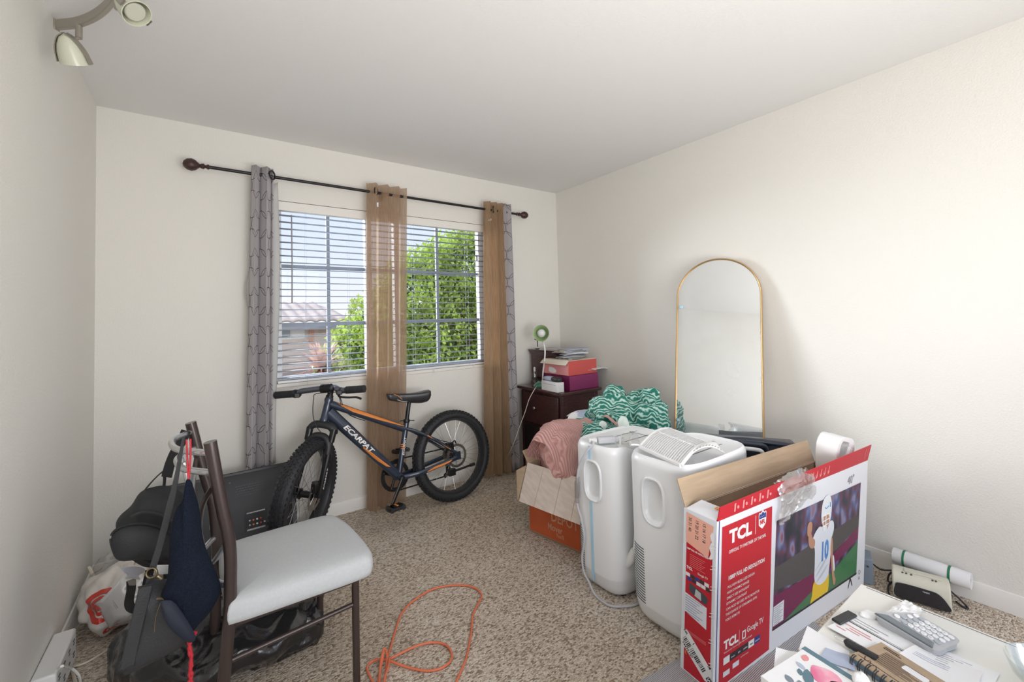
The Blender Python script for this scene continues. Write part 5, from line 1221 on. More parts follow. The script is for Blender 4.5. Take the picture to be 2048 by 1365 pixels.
cloth_lump(mb, (-0.500,-1.306,0.624), (.13, .15, .15), .040, 8, 12, R=Matrix.Rotation(-.5, 3, 'X'))
cloth_lump(mb, (-0.500,-1.304,0.673), (.07, .055, .17), .022, 12, 15, 50, 40, R=Matrix.Rotation(.62, 3, 'X'))
cloth_lump(mb, (-.62, -1.30, .33), (.20, .16, .30), .040, 6, 18)
qt = tag(obj('comforter', mb, 'leaf_quilt', origin=(-.65, -1.25, .3), angle=80), 'green and white leaf-print comforter heaped beside the pink blanket', 'comforter')
mb = MB(); mb.tube(smooth([V(q) for q in [(-0.800,-1.214,0.664),(-0.800,-1.282,0.684),(-0.800,-1.331,0.664),(-0.800,-1.378,0.647),(-0.800,-1.422,0.658)]], 6), .007, 8); obj('piping_edge', mb, 'pink_knit', qt)
mb = MB(); mb.ball((-0.850,-1.454,0.678), (.030, .030, .042), 20, 14, amp=.004, fr=20); mb.ball((-0.860,-1.313,0.645), (.022, .024, .024), 20, 14); obj('folded_corner', mb, 'leaf_pale', qt)
rnd = random.Random(5)
for i in range(6):
    mb = MB(); sheet(mb, V((-0.720,-1.064,0.642))+V((rnd.uniform(-.01, .02), rnd.uniform(-.02, .02), .004*i-.005)), .16, .24, .3+rnd.uniform(-.3, .3), .01, -.10, .0016)
    tag(obj('letter', mb, ['paper', 'paper_blue', 'paper', 'paper_grey'][i % 4], origin=(-.72, -1.1, .66+.003*i), smooth_=False), ['white', 'bluish', 'white', 'grey'][i % 4]+' letter on the bedding between pink blanket and green comforter, '+['lowest of its stack', 'second from the bottom', 'third from the bottom', 'third from the top', 'second from the top', 'topmost of its stack'][i], 'letter', 'letters on the bedding')

# ================================================================== PORTABLE AIR CONDITIONERS
def aircon(label, x0, x1, y0, y1, H, hy, hz, vent_y, vent_z, rake=0):
    cx, cy = (x0+x1)/2, (y0+y1)/2; a, b = (x1-x0)/2, (y1-y0)/2
    t_ = thing('portable_air_conditioner', label, 'air conditioner', (cx, cy, 0))
    def se(th, k=1, ex=4.2):
        c_, s_ = math.cos(th), math.sin(th); r = (abs(c_)**ex+abs(s_)**ex)**(-1/ex)
        return a*k*c_*r, b*k*s_*r
    zs = [0.012, .016, .028, .05, .08]+[.08+(H-.11)*i/96 for i in range(1, 97)]+[H-.020, H-.010, H-.003, H]
    ks = [.86, .89, .93, .965, .99]+[1]*96+[.992, .975, .955, .935]
    NU = 260; mb = MB(); vs = []
    hw, hh = .050, .088
    for z, k in zip(zs, ks):
        for i in range(NU):
            th = 2*PI*i/NU; x, y = se(th, k)
            wx, wy = cx+x, cy+y
            if x < -a*.7 and 0.1 < z < H-.02:
                q = (abs((wy-hy)/hw)**3.2+abs((z-hz)/hh)**3.2)
                if q < 1:
                    dpt = .034*min(1, (1-q)*3.0)*(.35+.65*min(1, max(0, (z-(hz-hh))/(2*hh))*1.25)); wx += dpt
            vs.append(V((wx, wy, z)))
    n = len(zs)
    # dished top
    for k, dz in ((.905, -.004), (.88, -.010), (.5, -.011), (.02, -.011)):
        for i in range(NU):
            x, y = se(2*PI*i/NU, k); vs.append(V((cx+x, cy+y, H+dz)))
    n2 = n+4
    mb.add(vs, [(j*NU+i, j*NU+(i+1) % NU, (j+1)*NU+(i+1) % NU, (j+1)*NU+i) for j in range(n2-1) for i in range(NU)]+[tuple(range(NU-1, -1, -1))])
    body = obj('housing', mb, 'ac_white', t_, angle=50)
    mb = MB(); ps_ = []
    for i in range(48):
        th = 2*PI*i/48; c_, s_ = math.cos(th), math.sin(th); r = (abs(c_)**3.2+abs(s_)**3.2)**(-1/3.2)
        yy, zz_ = hy+hw*1.03*c_*r, hz+hh*1.03*s_*r
        yl = max(-.999, min(.999, (yy-cy)/b)); xx = cx-a*(1-abs(yl)**4.2)**(1/4.2)-.001; ps_.append((xx, yy, zz_))
    mb.tube(ps_, .0058, 10, closed=True); obj('handle_rim', mb, 'ac_white', t_)
    # louvre slots near the window-side edge
    z = vent_z[0]; nslot = int((vent_z[1]-vent_z[0])/.0108)
    for i in range(nslot):
        z = vent_z[0]+i*.0108; mb = MB(); pts = []
        for k in range(6):
            yy = vent_y[0]+(vent_y[1]-vent_y[0])*k/5; yl = max(-.9999, min(.9999, (yy-cy)/b)); xx = cx-a*(1-abs(yl)**4.2)**(1/4.2)-.0006; pts.append((xx, yy, z-.006*k/5))
        mb.tube(pts, .0021, 6, flat=(1, .8)); obj('louvre_slot', mb, 'ac_slot', t_, smooth_=False)
    mb = MB()
    for yy in (cy-.05, cy+.04): mb.box((cx+.06, yy, H-.0105), (a*.9, .003, .0015))
    mb.box((cx+.12, cy, H-.0105), (.003, .11, .0015)); obj('panel_seam', mb, 'ac_slot', t_)
    for sx_ in (-1, 1):
        for sy_ in (-1, 1): mb = MB(); mb.cyl((cx+sx_*a*.62, cy+sy_*b*.6, 0), (cx+sx_*a*.62, cy+sy_*b*.6, .02), .018, n=14); obj('caster', mb, 'black_plastic', t_)
    return t_
ac1 = aircon('white portable air conditioner with blue tape and a plug on top, by the cardboard box', -1.245, -.80, -1.735, -1.452, .672, -1.597, .505, (-1.468, -1.528), (.065, .29))
ac2 = aircon('white portable air conditioner with loose louvred grille on top, beside the television carton', -1.250, -.735, -2.098, -1.778, .690, -1.935, .520, (-1.822, -1.88), (.10, .328))
mb = MB()
for z0, z1 in ((.60, .664), (.045, .405)): bounds_box(mb, -1.2472, -1.2458, -1.592, -1.577, z0, z1)
obj('blue_tape', mb, 'tape_blue', ac1, smooth_=False)
# plug and cord of the first unit
pl0 = V((-1.164,-1.614,0.683)); pd_ = V((.55, -.30, 0)).normalized()
mb = MB(); Rp = Matrix((pd_, V((0, 0, 1)).cross(pd_), V((0, 0, 1)))).transposed()
mb.box(pl0, (.085, .034, .030), Rp); mb.box(pl0+pd_*.05, (.02, .028, .024), Rp); pg = obj('gfci_plug', mb, 'paper_grey', ac1, bevel=.006)
mb = MB()
for i in range(6): mb.lathe([(.010, 0), (.012, .003), (.010, .006)], pl0-pd_*(.046+.0065*i), -pd_, 12)
obj('strain_relief', mb, 'white_plastic', pg)
for dy in (-.007, .007): mb = MB(); mb.box(pl0+pd_*.058+V((dy*.5, dy, -.014)), (.006, .0016, .022), Rp); obj('prong', mb, 'steel', pg)
mb = MB(); mb.tube(smooth([pl0-pd_*.08, V((-1.235,-1.601,0.675)), V((-1.262,-1.578,0.635)), V((-1.268,-1.534,0.556)), V((-1.268,-1.516,0.457)), V((-1.268,-1.515,0.374)), V((-1.262,-1.533,0.309)), V((-1.262,-1.549,0.222)), V((-1.262,-1.529,0.133)), V((-1.262,-1.539,0.068)), V((-1.275,-1.583,0.048)), V((-1.274,-1.618,0.008)), V((-1.280,-1.699,0.008)), V((-1.247,-1.740,0.008)), V((-1.172,-1.774,0.008)), V((-1.10, -1.755, .03))], 8), .0052, 8); obj('power_cord', mb, 'paper_grey', ac1)
mb = MB(); mb.tube([V((-1.268,-1.521,0.505)), V((-1.268,-1.516,0.386))], .011, 10); mb.tube([V((-1.268,-1.517,0.481)), V((-1.268,-1.517,0.410))], .014, 10); obj('twist_tie', mb, 'clear_film', ac1)
p2 = V((-1.235, -1.762, .30)); p3 = V((-1.170,-1.709,0.146))
mb = MB(); d2 = V((0, .8, -.45)).normalized(); mb.tube([V((-1.170,-1.763,0.235)), V((-1.170,-1.745,0.188)), V((-1.170,-1.721,0.151))], [.012, .019, .015], 14); mb.tube(smooth([V((-1.150,-1.760,0.336)), V((-1.160,-1.762,0.275)), V((-1.170,-1.763,0.235))], 5), .005, 8)
mb.tube([(-1.175,-1.723,0.165), (-1.185,-1.715,0.180)], .002, 5); mb.tube([(-1.175,-1.722,0.151), (-1.185,-1.714,0.166)], .002, 5)
obj('hanging_plug', mb, 'white_plastic', ac2)
# clear tape loop
mb = MB(); c_ = V((-1.148,-1.750,0.700)); mb.grid(lambda u, v: c_+V((.035*math.cos(2*PI*u)*(1+.1*v), -.02+.045*v, .004+.035*math.sin(2*PI*u)+.01*math.sin(u*20)*v)), 30, 5, closeu=True); mb.tube(smooth([c_+V((-.03, -.02, .03)), c_+V((-.045, -.02, .0)), c_+V((-.02, -.03, -.02))], 5), .0010, 5)
tag(obj('tape_loop', mb, 'clear_film', origin=tuple(c_)), 'crumpled loop of clear tape on top of the taped air conditioner', 'tape')
# loose louvre grille
gr = thing('louvre_grille', 'loose white slatted grille lying bowed on the nearer air conditioner', 'grille', (-1.03, -1.95, .69))
GA, GB, GC, GD = V((-1.183,-1.827,0.702)), V((-1.254,-2.070,0.700)), V((-0.982,-2.031,0.722)), V((-0.905,-1.776,0.722))
def G(u, v, dz=0): # u along A->B, v along A->D
    p = (GA*(1-u)+GB*u)*(1-v)+(GD*(1-u)+GC*u)*v; return p+V((0, 0, .022*math.sin(PI*min(1, v*1.0))+dz))
mb = MB()
def gtube(pts, r): mb.tube(pts, r, 8, flat=(1.2, 1))
gtube(smooth([G(0, i/8) for i in range(9)], 2), .0065); gtube(smooth([G(1, i/8) for i in range(9)], 2), .0065)
gtube([G(i/6, 0) for i in range(7)], .0075); gtube([G(i/6, 1) for i in range(7)], .0065); gtube([G(i/6, .56) for i in range(7)], .0038)
obj('frame', mb, 'white_plastic', gr)
for i in range(19):
    u = .05+i*.05; mb = MB(); strap(mb, [G(u, .02+.96*j/10) for j in range(11)], .0058, .005, (GB-GA)); obj('slat', mb, 'white_plastic', gr)
mb = MB(); q0, q1 = G(1, .1), V((-0.994,-2.103,0.700))
mb.grid(lambda u, v: G(1, .25+.75*u)*(1-v)+(q1+V((.02, .03, .0))*u)*v+V((0, 0, .030*math.sin(PI*v)*(1-.3*u))), 8, 14); obj('side_hood', mb, 'white_plastic', gr, solid=.003)
mb = MB()
for i in range(10):
    v_ = .1+i*.085; mb.tube([G(1, .3)*(1-v_)+q1*v_+V((0, 0, .031*math.sin(PI*v_)+.002)), G(1, .95)*(1-v_)+(q1+V((.02, .03, 0)))*v_+V((0, 0, .022*math.sin(PI*v_)+.002))], .001, 4)
obj('hood_slit', mb, 'ac_slot', gr)

# ================================================================== MIRROR
mr = thing('arched_mirror', 'tall arched mirror with thin brass frame leaning on the right wall', 'mirror', (-.34, -1.65, 0))
MA = math.radians(17); my = V((-math.sin(MA), math.cos(MA), 0)); nh_ = V((-math.cos(MA), -math.sin(MA), 0)); mu = (V((0, 0, 1.6))-nh_*.30).normalized(); mn = (nh_*1.6+V((0, 0, .30))).normalized()
MO = V((-.302, -1.86, .004))+my*.190; MW = .240; ML = 1.632; AR = ML-MW
def MP(a, h, n=0): return MO+my*a+mu*h+mn*n
def arch(w, h0, nn=40, off=0): return [MP(-w, h0, off)]+[MP(-w*math.cos(PI*i/nn), AR+w*math.sin(PI*i/nn), off) for i in range(nn+1)]+[MP(w, h0, off)]
mb = MB(); mb.poly(arch(MW-.004, .006)[::-1], mn*-.010); obj('backing', mb, 'cardboard', mr, smooth_=False)
mb = MB(); mb.poly(arch(MW-.006, .008, off=.003)); gl_ = obj('mirror_glass', mb, 'mirror', mr, smooth_=False)
mb = MB(); fp_ = arch(MW, .0, 56); fp_ = [MP(-MW, i*AR/8) for i in range(8)]+[MP(-MW*math.cos(PI*i/56), AR+MW*math.sin(PI*i/56)) for i in range(57)]+[MP(MW, AR-i*AR/8) for i in range(1, 9)]+[MP(MW-.1*i, 0) for i in range(1, 5)]
mb.tube(fp_, .0085, 6, closed=True, flat=(1.6, .7), upv=mn); obj('mirror_frame', mb, 'brass', mr)
for a, h, s_ in ((.215, 1.33, .012), (.225, .615, .010)): mb = MB(); mb.lathe([(s_, 0), (s_*.6, .006)], MP(a, h, .004), mn, 14); obj('blue_bumper', mb, 'tape_blue', mr)

# ================================================================== NAVY BIN
nb = thing('storage_tote', 'navy plastic tote with pale handle standing between air conditioner and mirror', 'tote', (-.42, -1.88, 0))
ba, bb_ = V((-.625, -1.765, 0)), V((-.365, -2.125, 0)); be = (bb_-ba).normalized(); bn = V((-be.y, be.x, 0)); bn = bn if bn.x > 0 else -bn
BLn = (bb_-ba).length
def NB(a, n, z): return ba+be*a+bn*n+V((0, 0, z))
mb = MB(); mb.hexa([NB(.03, .015, .0), NB(BLn-.03, .015, .0), NB(BLn-.03, .145, .0), NB(.03, .145, .0)], [NB(.01, .005, .55), NB(BLn-.01, .005, .55), NB(BLn-.01, .155, .55), NB(.01, .155, .55)]); obj('body', mb, 'navy_plastic', nb, bevel=.012, seg=3)
mb = MB(); mb.tube(smooth([NB(-.01, 0, .618), NB(BLn*.3, -.006, .628), NB(BLn*.55, -.008, .630), NB(BLn, 0, .612)], 5), .014, 10, flat=(1, 1.4)); mb.hexa([NB(0, .0, .545), NB(BLn, .0, .545), NB(BLn, .155, .545), NB(0, .155, .545)], [NB(0, .0, .618), NB(BLn, .0, .610), NB(BLn, .155, .605), NB(0, .155, .612)]); obj('lid', mb, 'navy_plastic', nb, bevel=.006)
mb = MB(); mb.tube(smooth([NB(BLn*.16, -.015, .56), NB(BLn*.17, -.028, .612), NB(BLn*.30, -.034, .622), NB(BLn*.55, -.034, .619), NB(BLn*.66, -.028, .606), NB(BLn*.67, -.015, .55)], 6), .011, 10); obj('handle_bracket', mb, 'navy_plastic', nb)
mb = MB(); mb.tube(smooth([NB(BLn*.20, -.044, .588), NB(BLn*.26, -.054, .601), NB(BLn*.56, -.054, .599), NB(BLn*.62, -.044, .582)], 6), .0095, 10); obj('handle', mb, 'paper', nb)

# ================================================================== TELEVISION CARTON
N_ = V((-1.339, -2.212, 0)); Dv = V((.9953, -.0968, 0)); Nv = V((.0968, .9953, 0)); SHR = .075
CL, CD, CH = 1.085, .1285, .585
UPV = V((0, 0, 1))-Nv*SHR
def F(u, z, n=0): return N_+Dv*u+UPV*z+Nv*n      # n<0 is in front of the printed face
tb_ = thing('television_carton', 'red and white television carton standing open at the top on a grey mat', 'carton', N_+Dv*CL/2+Nv*CD/2)
mb = MB(); w_ = .004
def wall(u0, u1, n0, n1, z0=.0, z1=CH): mb.hexa([F(u0, z0, n0), F(u1, z0, n0), F(u1, z0, n1), F(u0, z0, n1)], [F(u0, z1, n0), F(u1, z1, n0), F(u1, z1, n1), F(u0, z1, n1)])
wall(0, CL, 0, w_); wall(0, CL, CD-w_, CD); wall(0, w_, w_, CD-w_); wall(CL-w_, CL, w_, CD-w_); wall(0, CL, 0, CD, 0, .004)
cbd = obj('carton_body', mb, ['box_white'], tb_, smooth_=False)
mb = MB()
def quad(u0, z0, u1, z1, n): mb.poly([F(u0, z0, n), F(u1, z0, n), F(u1, z1, n), F(u0, z1, n)])
mb.poly([F(w_+.001, .01, w_+.0008), F(CL-w_, .01, w_+.0008), F(CL-w_, CH, w_+.0008), F(w_+.001, CH, w_+.0008)]); mb.poly([F(w_+.001, .01, CD-w_-.0008), F(CL-w_, .01, CD-w_-.0008), F(CL-w_, CH, CD-w_-.0008), F(w_+.001, CH, CD-w_-.0008)])
obj('inner_lining', mb, 'cardboard', cbd, smooth_=False)
# flaps
mb = MB(); mb.hexa([F(.004, CH, 0), F(CL-.004, CH, 0), F(CL-.004, CH, .003), F(.004, CH, .003)], [F(.012, CH+.046, -.002), F(CL+.004, CH+.072, -.010), F(CL+.004, CH+.072, -.007), F(.012, CH+.046, .001)]); ff = obj('front_flap', mb, 'box_red', tb_, smooth_=False, label='red front flap standing up')
mb = MB(); mb.hexa([F(.004, CH, CD-.003), F(CL-.20, CH, CD-.003), F(CL-.20, CH, CD), F(.004, CH, CD)], [F(-.012, CH+.098, CD+.022), F(CL-.20, CH+.088, CD+.030), F(CL-.20, CH+.088, CD+.033), F(-.012, CH+.098, CD+.025)]); obj('back_flap', mb, 'cardboard', tb_, smooth_=False)
mb = MB(); mb.tube([F(.02, CH-.004, CD-.006), F(CL-.1, CH-.004, CD-.006)], .0015, 4); obj('fold_line', mb, 'cardboard', tb_)
mb = MB(); mb.hexa([F(.001, CH-.002, .006), F(.004, CH-.002, .006), F(.004, CH-.002, CD-.004), F(.001, CH-.002, CD-.004)], [F(.055, CH+.026, .014), F(.058, CH+.023, .014), F(.058, CH+.023, CD-.03), F(.055, CH+.026, CD-.03)]); obj('end_flap', mb, 'box_white', tb_, smooth_=False)
mb = MB(); mb.box(F(.045, CH+.024, .03), (.02, .012, .0012)); obj('orange_tab', mb, 'orange', tb_)
# front print
L1 = -.0008; L2 = -.0014; L3 = -.0020
def fpoly(pts, m_, nm, lv, par=cbd):
    mb = MB(); mb.poly([F(u, z, lv) for u, z in pts]); return obj(nm, mb, m_, par, smooth_=False)
redp = fpoly([(.030, .010), (.326, .022), (.320, .560), (.028, .560)], 'box_red', 'red_panel', L1)
fpoly([(.012, .004), (.016, .004), (.014, CH), (.010, CH)], 'ink_blue', 'edge_line', L1)
def ftext(lines, m_, nm, par=redp, lv=L2):
    mb = MB()
    for s, u, z, sz, bo, sx in lines: text_into(mb, s, F(u, z, lv), Dv, UPV, sz, 0, bold=bo, sx=sx)
    return obj(nm, mb, m_, par, smooth_=False)
ftext([('TCL', .068, .494, .062, .045, 1.12), ('TCL', .052, .133, .042, .045, 1.05)], 'white_ink', 'maker_name')
ftext([('OFFICIAL TV PARTNER OF THE NFL', .066, .459, .0160, .012, .86), ('1080P FULL HD RESOLUTION', .066, .368, .0200, .03, .82)], 'white_ink', 'slogan')
ftext([(s, .064-.0012*i, .340-.0185*i, .0125, .005, .92) for i, s in enumerate(['FULLVIEW BEZEL-LESS DESIGN', 'HIGH DYNAMIC RANGE', 'DIRECT LED BACKLIGHT', 'DYNAMIC CONTRAST', 'CAN ALSO BE USED AS PC MONITOR', 'THOUSANDS OF STREAMING APPS', 'VOICE REMOTE'])], 'white_ink', 'feature_list')
ftext([('Google TV', .182, .143, .0290, .01, .78), ('Entertainment You Love. With Help From Google.', .054, .119, .0085, 0, .92), ('and more apps', .15, .066, .0075, 0, 1)], 'white_ink', 'slogan')
mb = MB()
for a in ((.155, .128, .160, .158), (.171, .128, .176, .158), (.155, .153, .176, .158), (.155, .128, .176, .133)): mb.poly([F(a[0], a[1], L2), F(a[2], a[1], L2), F(a[2], a[3], L2), F(a[0], a[3], L2)])
mb.poly([F(.216-.0, .485, L2), F(.218, .485, L2), F(.218, .560-.008, L2), F(.216, .560-.008, L2)]); mb.poly([F(.137, .115, L2), F(.1385, .115, L2), F(.1385, .17, L2), F(.137, .17, L2)])
obj('divider_mark', mb, 'white_ink', redp, smooth_=False)
for i, (m_, s) in enumerate((('paper', ''), ('dark_ink', 'Disney+'), ('dark_ink', 'tv+'), ('dark_ink', 'prime'), ('paper', 'max'), ('ink_blue', 'paramount'))):
    u0 = .052+i*.0355; mb = MB(); mb.poly([F(u0, .080, L2), F(u0+.034, .080, L2), F(u0+.034, .105, L2), F(u0, .105, L2)]); tl_ = obj('app_tile', mb, m_, redp, smooth_=False)
    if s: mb = MB(); text_into(mb, s, F(u0+.017, .089, L3), Dv, UPV, .0095 if len(s) < 7 else .0065, 0, align='CENTER', bold=.02); obj('app_name', mb, 'dark_ink' if m_ == 'paper' else 'white_ink', cbd, smooth_=False)
for u0, z0 in ((.052, .038), (.104, .046)): mb = MB(); mb.poly([F(u0, z0, L2), F(u0+.036, z0, L2), F(u0+.036, z0+.018, L2), F(u0, z0+.018, L2)]); obj('app_tile', mb, 'box_white', redp, smooth_=False)
# shield emblem
su, sz_ = .259, .530
def shp(k): return [F(su+x*k, sz_+y*k, L2 if k > .95 else L3) for x, y in ((0, -.036), (.010, -.030), (.022, -.020), (.024, .018), (.020, .026), (.012, .022), (0, .032), (-.012, .022), (-.020, .026), (-.024, .018), (-.022, -.020), (-.010, -.030))]
mb = MB(); mb.poly(shp(1)); sh_ = obj('shield_emblem', mb, 'white_ink', cbd, smooth_=False)
mb = MB(); mb.poly([F(su+x, sz_+y, L3) for x, y in ((-.021, .002), (.021, .002), (.021, .016), (.017, .021), (.011, .017), (0, .026), (-.011, .017), (-.017, .021), (-.021, .016))]); obj('shield_top', mb, 'ink_blue', cbd, smooth_=False)
mb = MB(); text_into(mb, 'NFL', F(su, sz_-.018, L3), Dv, UPV, .0215, 0, align='CENTER', bold=.05, sx=.85); obj('shield_letters', mb, 'ink_red', cbd, smooth_=False)
mb = MB()
for x in (-.013, -.004, .005, .014): mb.lathe([(.0014, 0), (.0001, .0003)], F(su+x-.001, sz_+.010, L3-.0004), -Nv, 5)
obj('shield_star', mb, 'white_ink', cbd, smooth_=False)
# flap icons
FT = lambda u, k: F(u, CH+(.046+.026*u/CL)*k, -.0012-(.002+.008*u/CL)*k)
mb = MB()
for i in range(5):
    u = .088+i*.048; mb.poly([FT(u, .25), FT(u+.009, .25), FT(u+.009, .85), FT(u, .85)]); mb.lathe([(.006, 0), (.0001, .0004)], FT(u+.022, .5), -Nv, 10)
for i in range(6):
    u = .56+i*.031; mb.ring([(.0055, 0), (.0085, 0), (.0085, .0004)], FT(u, .42), -Nv, 14); mb.tube([FT(u, .2), FT(u+.006, .75)], .0012, 4)
mb.poly([FT(1.04, .2), FT(1.043, .2), FT(1.043, .85), FT(1.04, .85)]); mb.poly([FT(1.06, .3), FT(1.062, .3), FT(1.062, .8), FT(1.06, .8)])
obj('handling_icon', mb, 'pink', ff, smooth_=False)
ftext([('40"', .895, .513, .050, .0, .9)], 'grey_ink', 'size_mark', cbd)
# screen picture
SQ = [(.345, .090), (1.006, .090), (1.020, .497), (.352, .497)]
scr = fpoly(SQ, blotch_mat('blurred_crowd_print', [(.30, (.018, .02, .035)), (.42, (.045, .04, .07)), (.50, (.13, .045, .075)), (.56, (.07, .10, .24)), (.64, (.24, .22, .34)), (.74, (.22, .06, .09))], 15, detail=1.0, stretch=(1.2, 1, .7), distort=.0), 'screen_picture', L1)
fpoly([(.343, .084), (1.008, .084), (1.008, .092), (.343, .092)], 'dark_ink', 'screen_bezel', L2, scr)
fpoly([(.347, .235), (.60, .205), (1.012, .30), (1.014, .355), (.75, .345), (.350, .32)], 'speaker_side', 'stand_shadow_print', L1-.0002, scr)
fpoly([(.346, .093), (.60, .093), (.70, .17), (1.010, .245), (1.012, .30), (.66, .21), (.347, .215)], 'magenta_side', 'sideline_print', L1-.0003, scr)
fpoly([(.420, .093), (1.006, .093), (1.009, .235), (.80, .17), (.60, .135)], mat('field_green_print', (.05, .19, .08), .4), 'field_print', L1-.0004, scr)
fpoly([(.346, .100), (.416, .100), (.417, .178), (.347, .174)], 'box_white', 'spec_label', L2, scr)
mb = MB()
for i in range(9): mb.tube([F(.352, .168-i*.008, L3), F(.408-.01*(i % 3), .169-i*.008, L3)], .0009, 4)
obj('fine_print', mb, 'grey_ink', cbd, smooth_=False)
for u in (.955, .978): pass
fpoly([(.945, .083), (.953, .083), (.935, .045), (.930, .045)], 'dark_ink', 'tv_foot', L2); fpoly([(.948, .083), (.955, .083), (.972, .046), (.966, .046)], 'dark_ink', 'tv_foot', L2)
mb = MB(); mb.ring([(.007, 0), (.010, 0), (.010, .0003)], F(1.035, .085, L1), -Nv, 16); mb.poly([F(1.028, .052, L1), F(1.042, .052, L1), F(1.035, .068, L1)]); obj('recycling_mark', mb, 'grey_ink', cbd, smooth_=False)
# printed player (generic), facing left with raised fist
skin = mat('skin_print', (.50, .27, .18), .45); jer = mat('jersey_print', (.74, .78, .86), .4); ynt = mat('yellow_print', (.82, .55, .03), .4); hlm = mat('helmet_print', (.80, .84, .86), .35); blu = mat('blue_print', (.09, .27, .62), .4); jsh = mat('jersey_fold_print', (.54, .57, .64), .4)
def fp2(pts, m_, nm, k): mb = MB(); mb.poly([F(u, z, L2-.0002*k) for u, z in smooth2(pts)]); return obj(nm, mb, m_, cbd, smooth_=False)
def smooth2(pts):
    q = smooth([(a, b, 0) for a, b in pts], 4, closed=True); return [(p.x, p.y) for p in q]
fp2([(.700, .355), (.745, .350), (.760, .385), (.735, .41), (.700, .40)], skin, 'printed_neck', 1)
fp2([(.612, .093), (.638, .094), (.730, .095), (.752, .100), (.756, .145), (.742, .185), (.640, .175), (.622, .12)], ynt, 'printed_trousers', 1)
fp2([(.640, .175), (.636, .25), (.632, .31), (.610, .34), (.628, .372), (.668, .392), (.712, .372), (.748, .392), (.778, .385), (.785, .350), (.770, .315), (.765, .26), (.756, .20), (.744, .160), (.69, .145)], jer, 'printed_jersey', 2)
fp2([(.600, .322), (.583, .345), (.580, .385), (.594, .392), (.612, .362), (.632, .345), (.628, .318)], skin, 'printed_arm', 3)
fp2([(.572, .380), (.570, .418), (.584, .432), (.604, .424), (.606, .396), (.594, .380)], skin, 'printed_fist', 4)
fp2([(.768, .325), (.780, .29), (.784, .235), (.802, .150), (.814, .125), (.806, .106), (.792, .118), (.772, .200), (.762, .27)], skin, 'printed_arm', 3)
fp2([(.781, .232), (.792, .232), (.803, .178), (.793, .170)], hlm, 'printed_wristband', 4)
fp2([(.686, .395), (.676, .43), (.680, .475), (.700, .503), (.730, .508), (.752, .490), (.760, .450), (.755, .410), (.742, .392), (.735, .42), (.700, .425)], hlm, 'printed_helmet', 4)
fp2([(.689, .385), (.690, .425), (.735, .425), (.742, .395), (.728, .368), (.700, .366)], skin, 'printed_face', 5)
mb = MB()
for a, b in (((.684, .428), (.740, .430)), ((.684, .405), (.738, .408)), ((.686, .385), (.734, .388)), ((.688, .43), (.692, .372)), ((.712, .432), (.712, .374))): mb.tube([F(a[0], a[1], L2-.0013), F(b[0], b[1], L2-.0013)], .0019, 4)
obj('printed_face_mask', mb, hlm, cbd, smooth_=False)
fp2([(.697, .366), (.720, .364), (.722, .380), (.700, .384)], hlm, 'printed_chin_strap', 6)
mb = MB(); text_into(mb, '10', F(.712, .245, L2-.0007), Dv, UPV, .105, 0, align='CENTER', bold=.05, sx=.62); obj('printed_number', mb, blu, cbd, smooth_=False)
for q in (((.645, .19), (.70, .215), (.745, .26), (.69, .225)), ((.65, .165), (.70, .18), (.745, .215), (.70, .195)), ((.64, .215), (.68, .235), (.70, .25), (.67, .235))): fp2(q, jsh, 'printed_fold', 3)
mb = MB(); mb.tube(smooth([F(.705, .462, L2-.0012), F(.715, .455, L2-.0012), F(.735, .462, L2-.0012)], 4), .0018, 4); mb.tube([F(.744, .475, L2-.0012), F(.746, .455, L2-.0012)], .0018, 4); obj('printed_helmet_mark', mb, blu, cbd, smooth_=False)
# end face
def E_(w, z, l=0): return N_+Nv*(CD-w)+UPV*z-Dv*l           # w from the far vertical edge toward the viewer
def epoly(pts, m_, nm, lv=.0008, par=cbd): mb = MB(); mb.poly([E_(w, z, lv) for w, z in pts]); return obj(nm, mb, m_, par, smooth_=False)
er = epoly([(.014, .012), (.118, .010), (.115, .565), (.014, .562)], 'box_red', 'red_panel')
epoly([(.003, .485), (.012, .575), (.090, .560), (.110, .47), (.106, .44), (.060, .46)][::-1][0:0] or [(.012, .470), (.100, .450), (.118, .565), (.012, .575)], 'salmon', 'number_label', .0014)
epoly([(.096, .451), (.104, .452), (.110, .47), (.104, .49), (.112, .51), (.106, .53), (.114, .545), (.122, .54), (.122, .46), (.110, .45)], 'paper', 'torn_edge', .0018)
mb = MB(); ew = -Nv
for i, s in enumerate(('30 31 40', '19 20 21 22', '15 16 17 18')): text_into(mb, s, E_(.022+i*.028, .562-.0*i, .0018), -UPV, ew, .0165, 0, bold=.01, sx=.85)
obj('label_numbers', mb, 'dark_ink', er, smooth_=False)
mb = MB(); text_into(mb, '1080P FULL HD RESOLUTION', E_(.016, .447, .0016), ew, UPV, .0080, 0, bold=.03, sx=.82); text_into(mb, 'TCL', E_(.018, .378, .0016), ew, UPV, .013, 0, bold=.04); text_into(mb, 'Google TV', E_(.062, .376, .0016), ew, UPV, .011, 0, bold=.01, sx=.8)
obj('lettering', mb, 'white_ink', er, smooth_=False)
mb = MB()
for i in range(7): mb.tube([E_(.03, .432-i*.0065, .0014), E_(.09-.006*(i % 3), .432-i*.0065, .0014)], .0005, 4)
for i in range(3): mb.tube([E_(.018, .16-.004*i, .0014), E_(.10, .16-.004*i, .0014)], .0005, 4)
obj('fine_print', mb, 'pink', er, smooth_=False)
for r_ in range(2):
    for i in range(5): mb = MB(); w0 = .015+i*.0185+r_*.006; z0 = .352-r_*.014; mb.poly([E_(w0, z0, .0014), E_(w0+.017, z0, .0014), E_(w0+.017, z0+.012, .0014), E_(w0, z0+.012, .0014)]); obj('app_tile', mb, ['box_white', 'dark_ink', 'ink_blue', 'dark_ink', 'box_white'][(i+r_*2) % 5], er, smooth_=False)
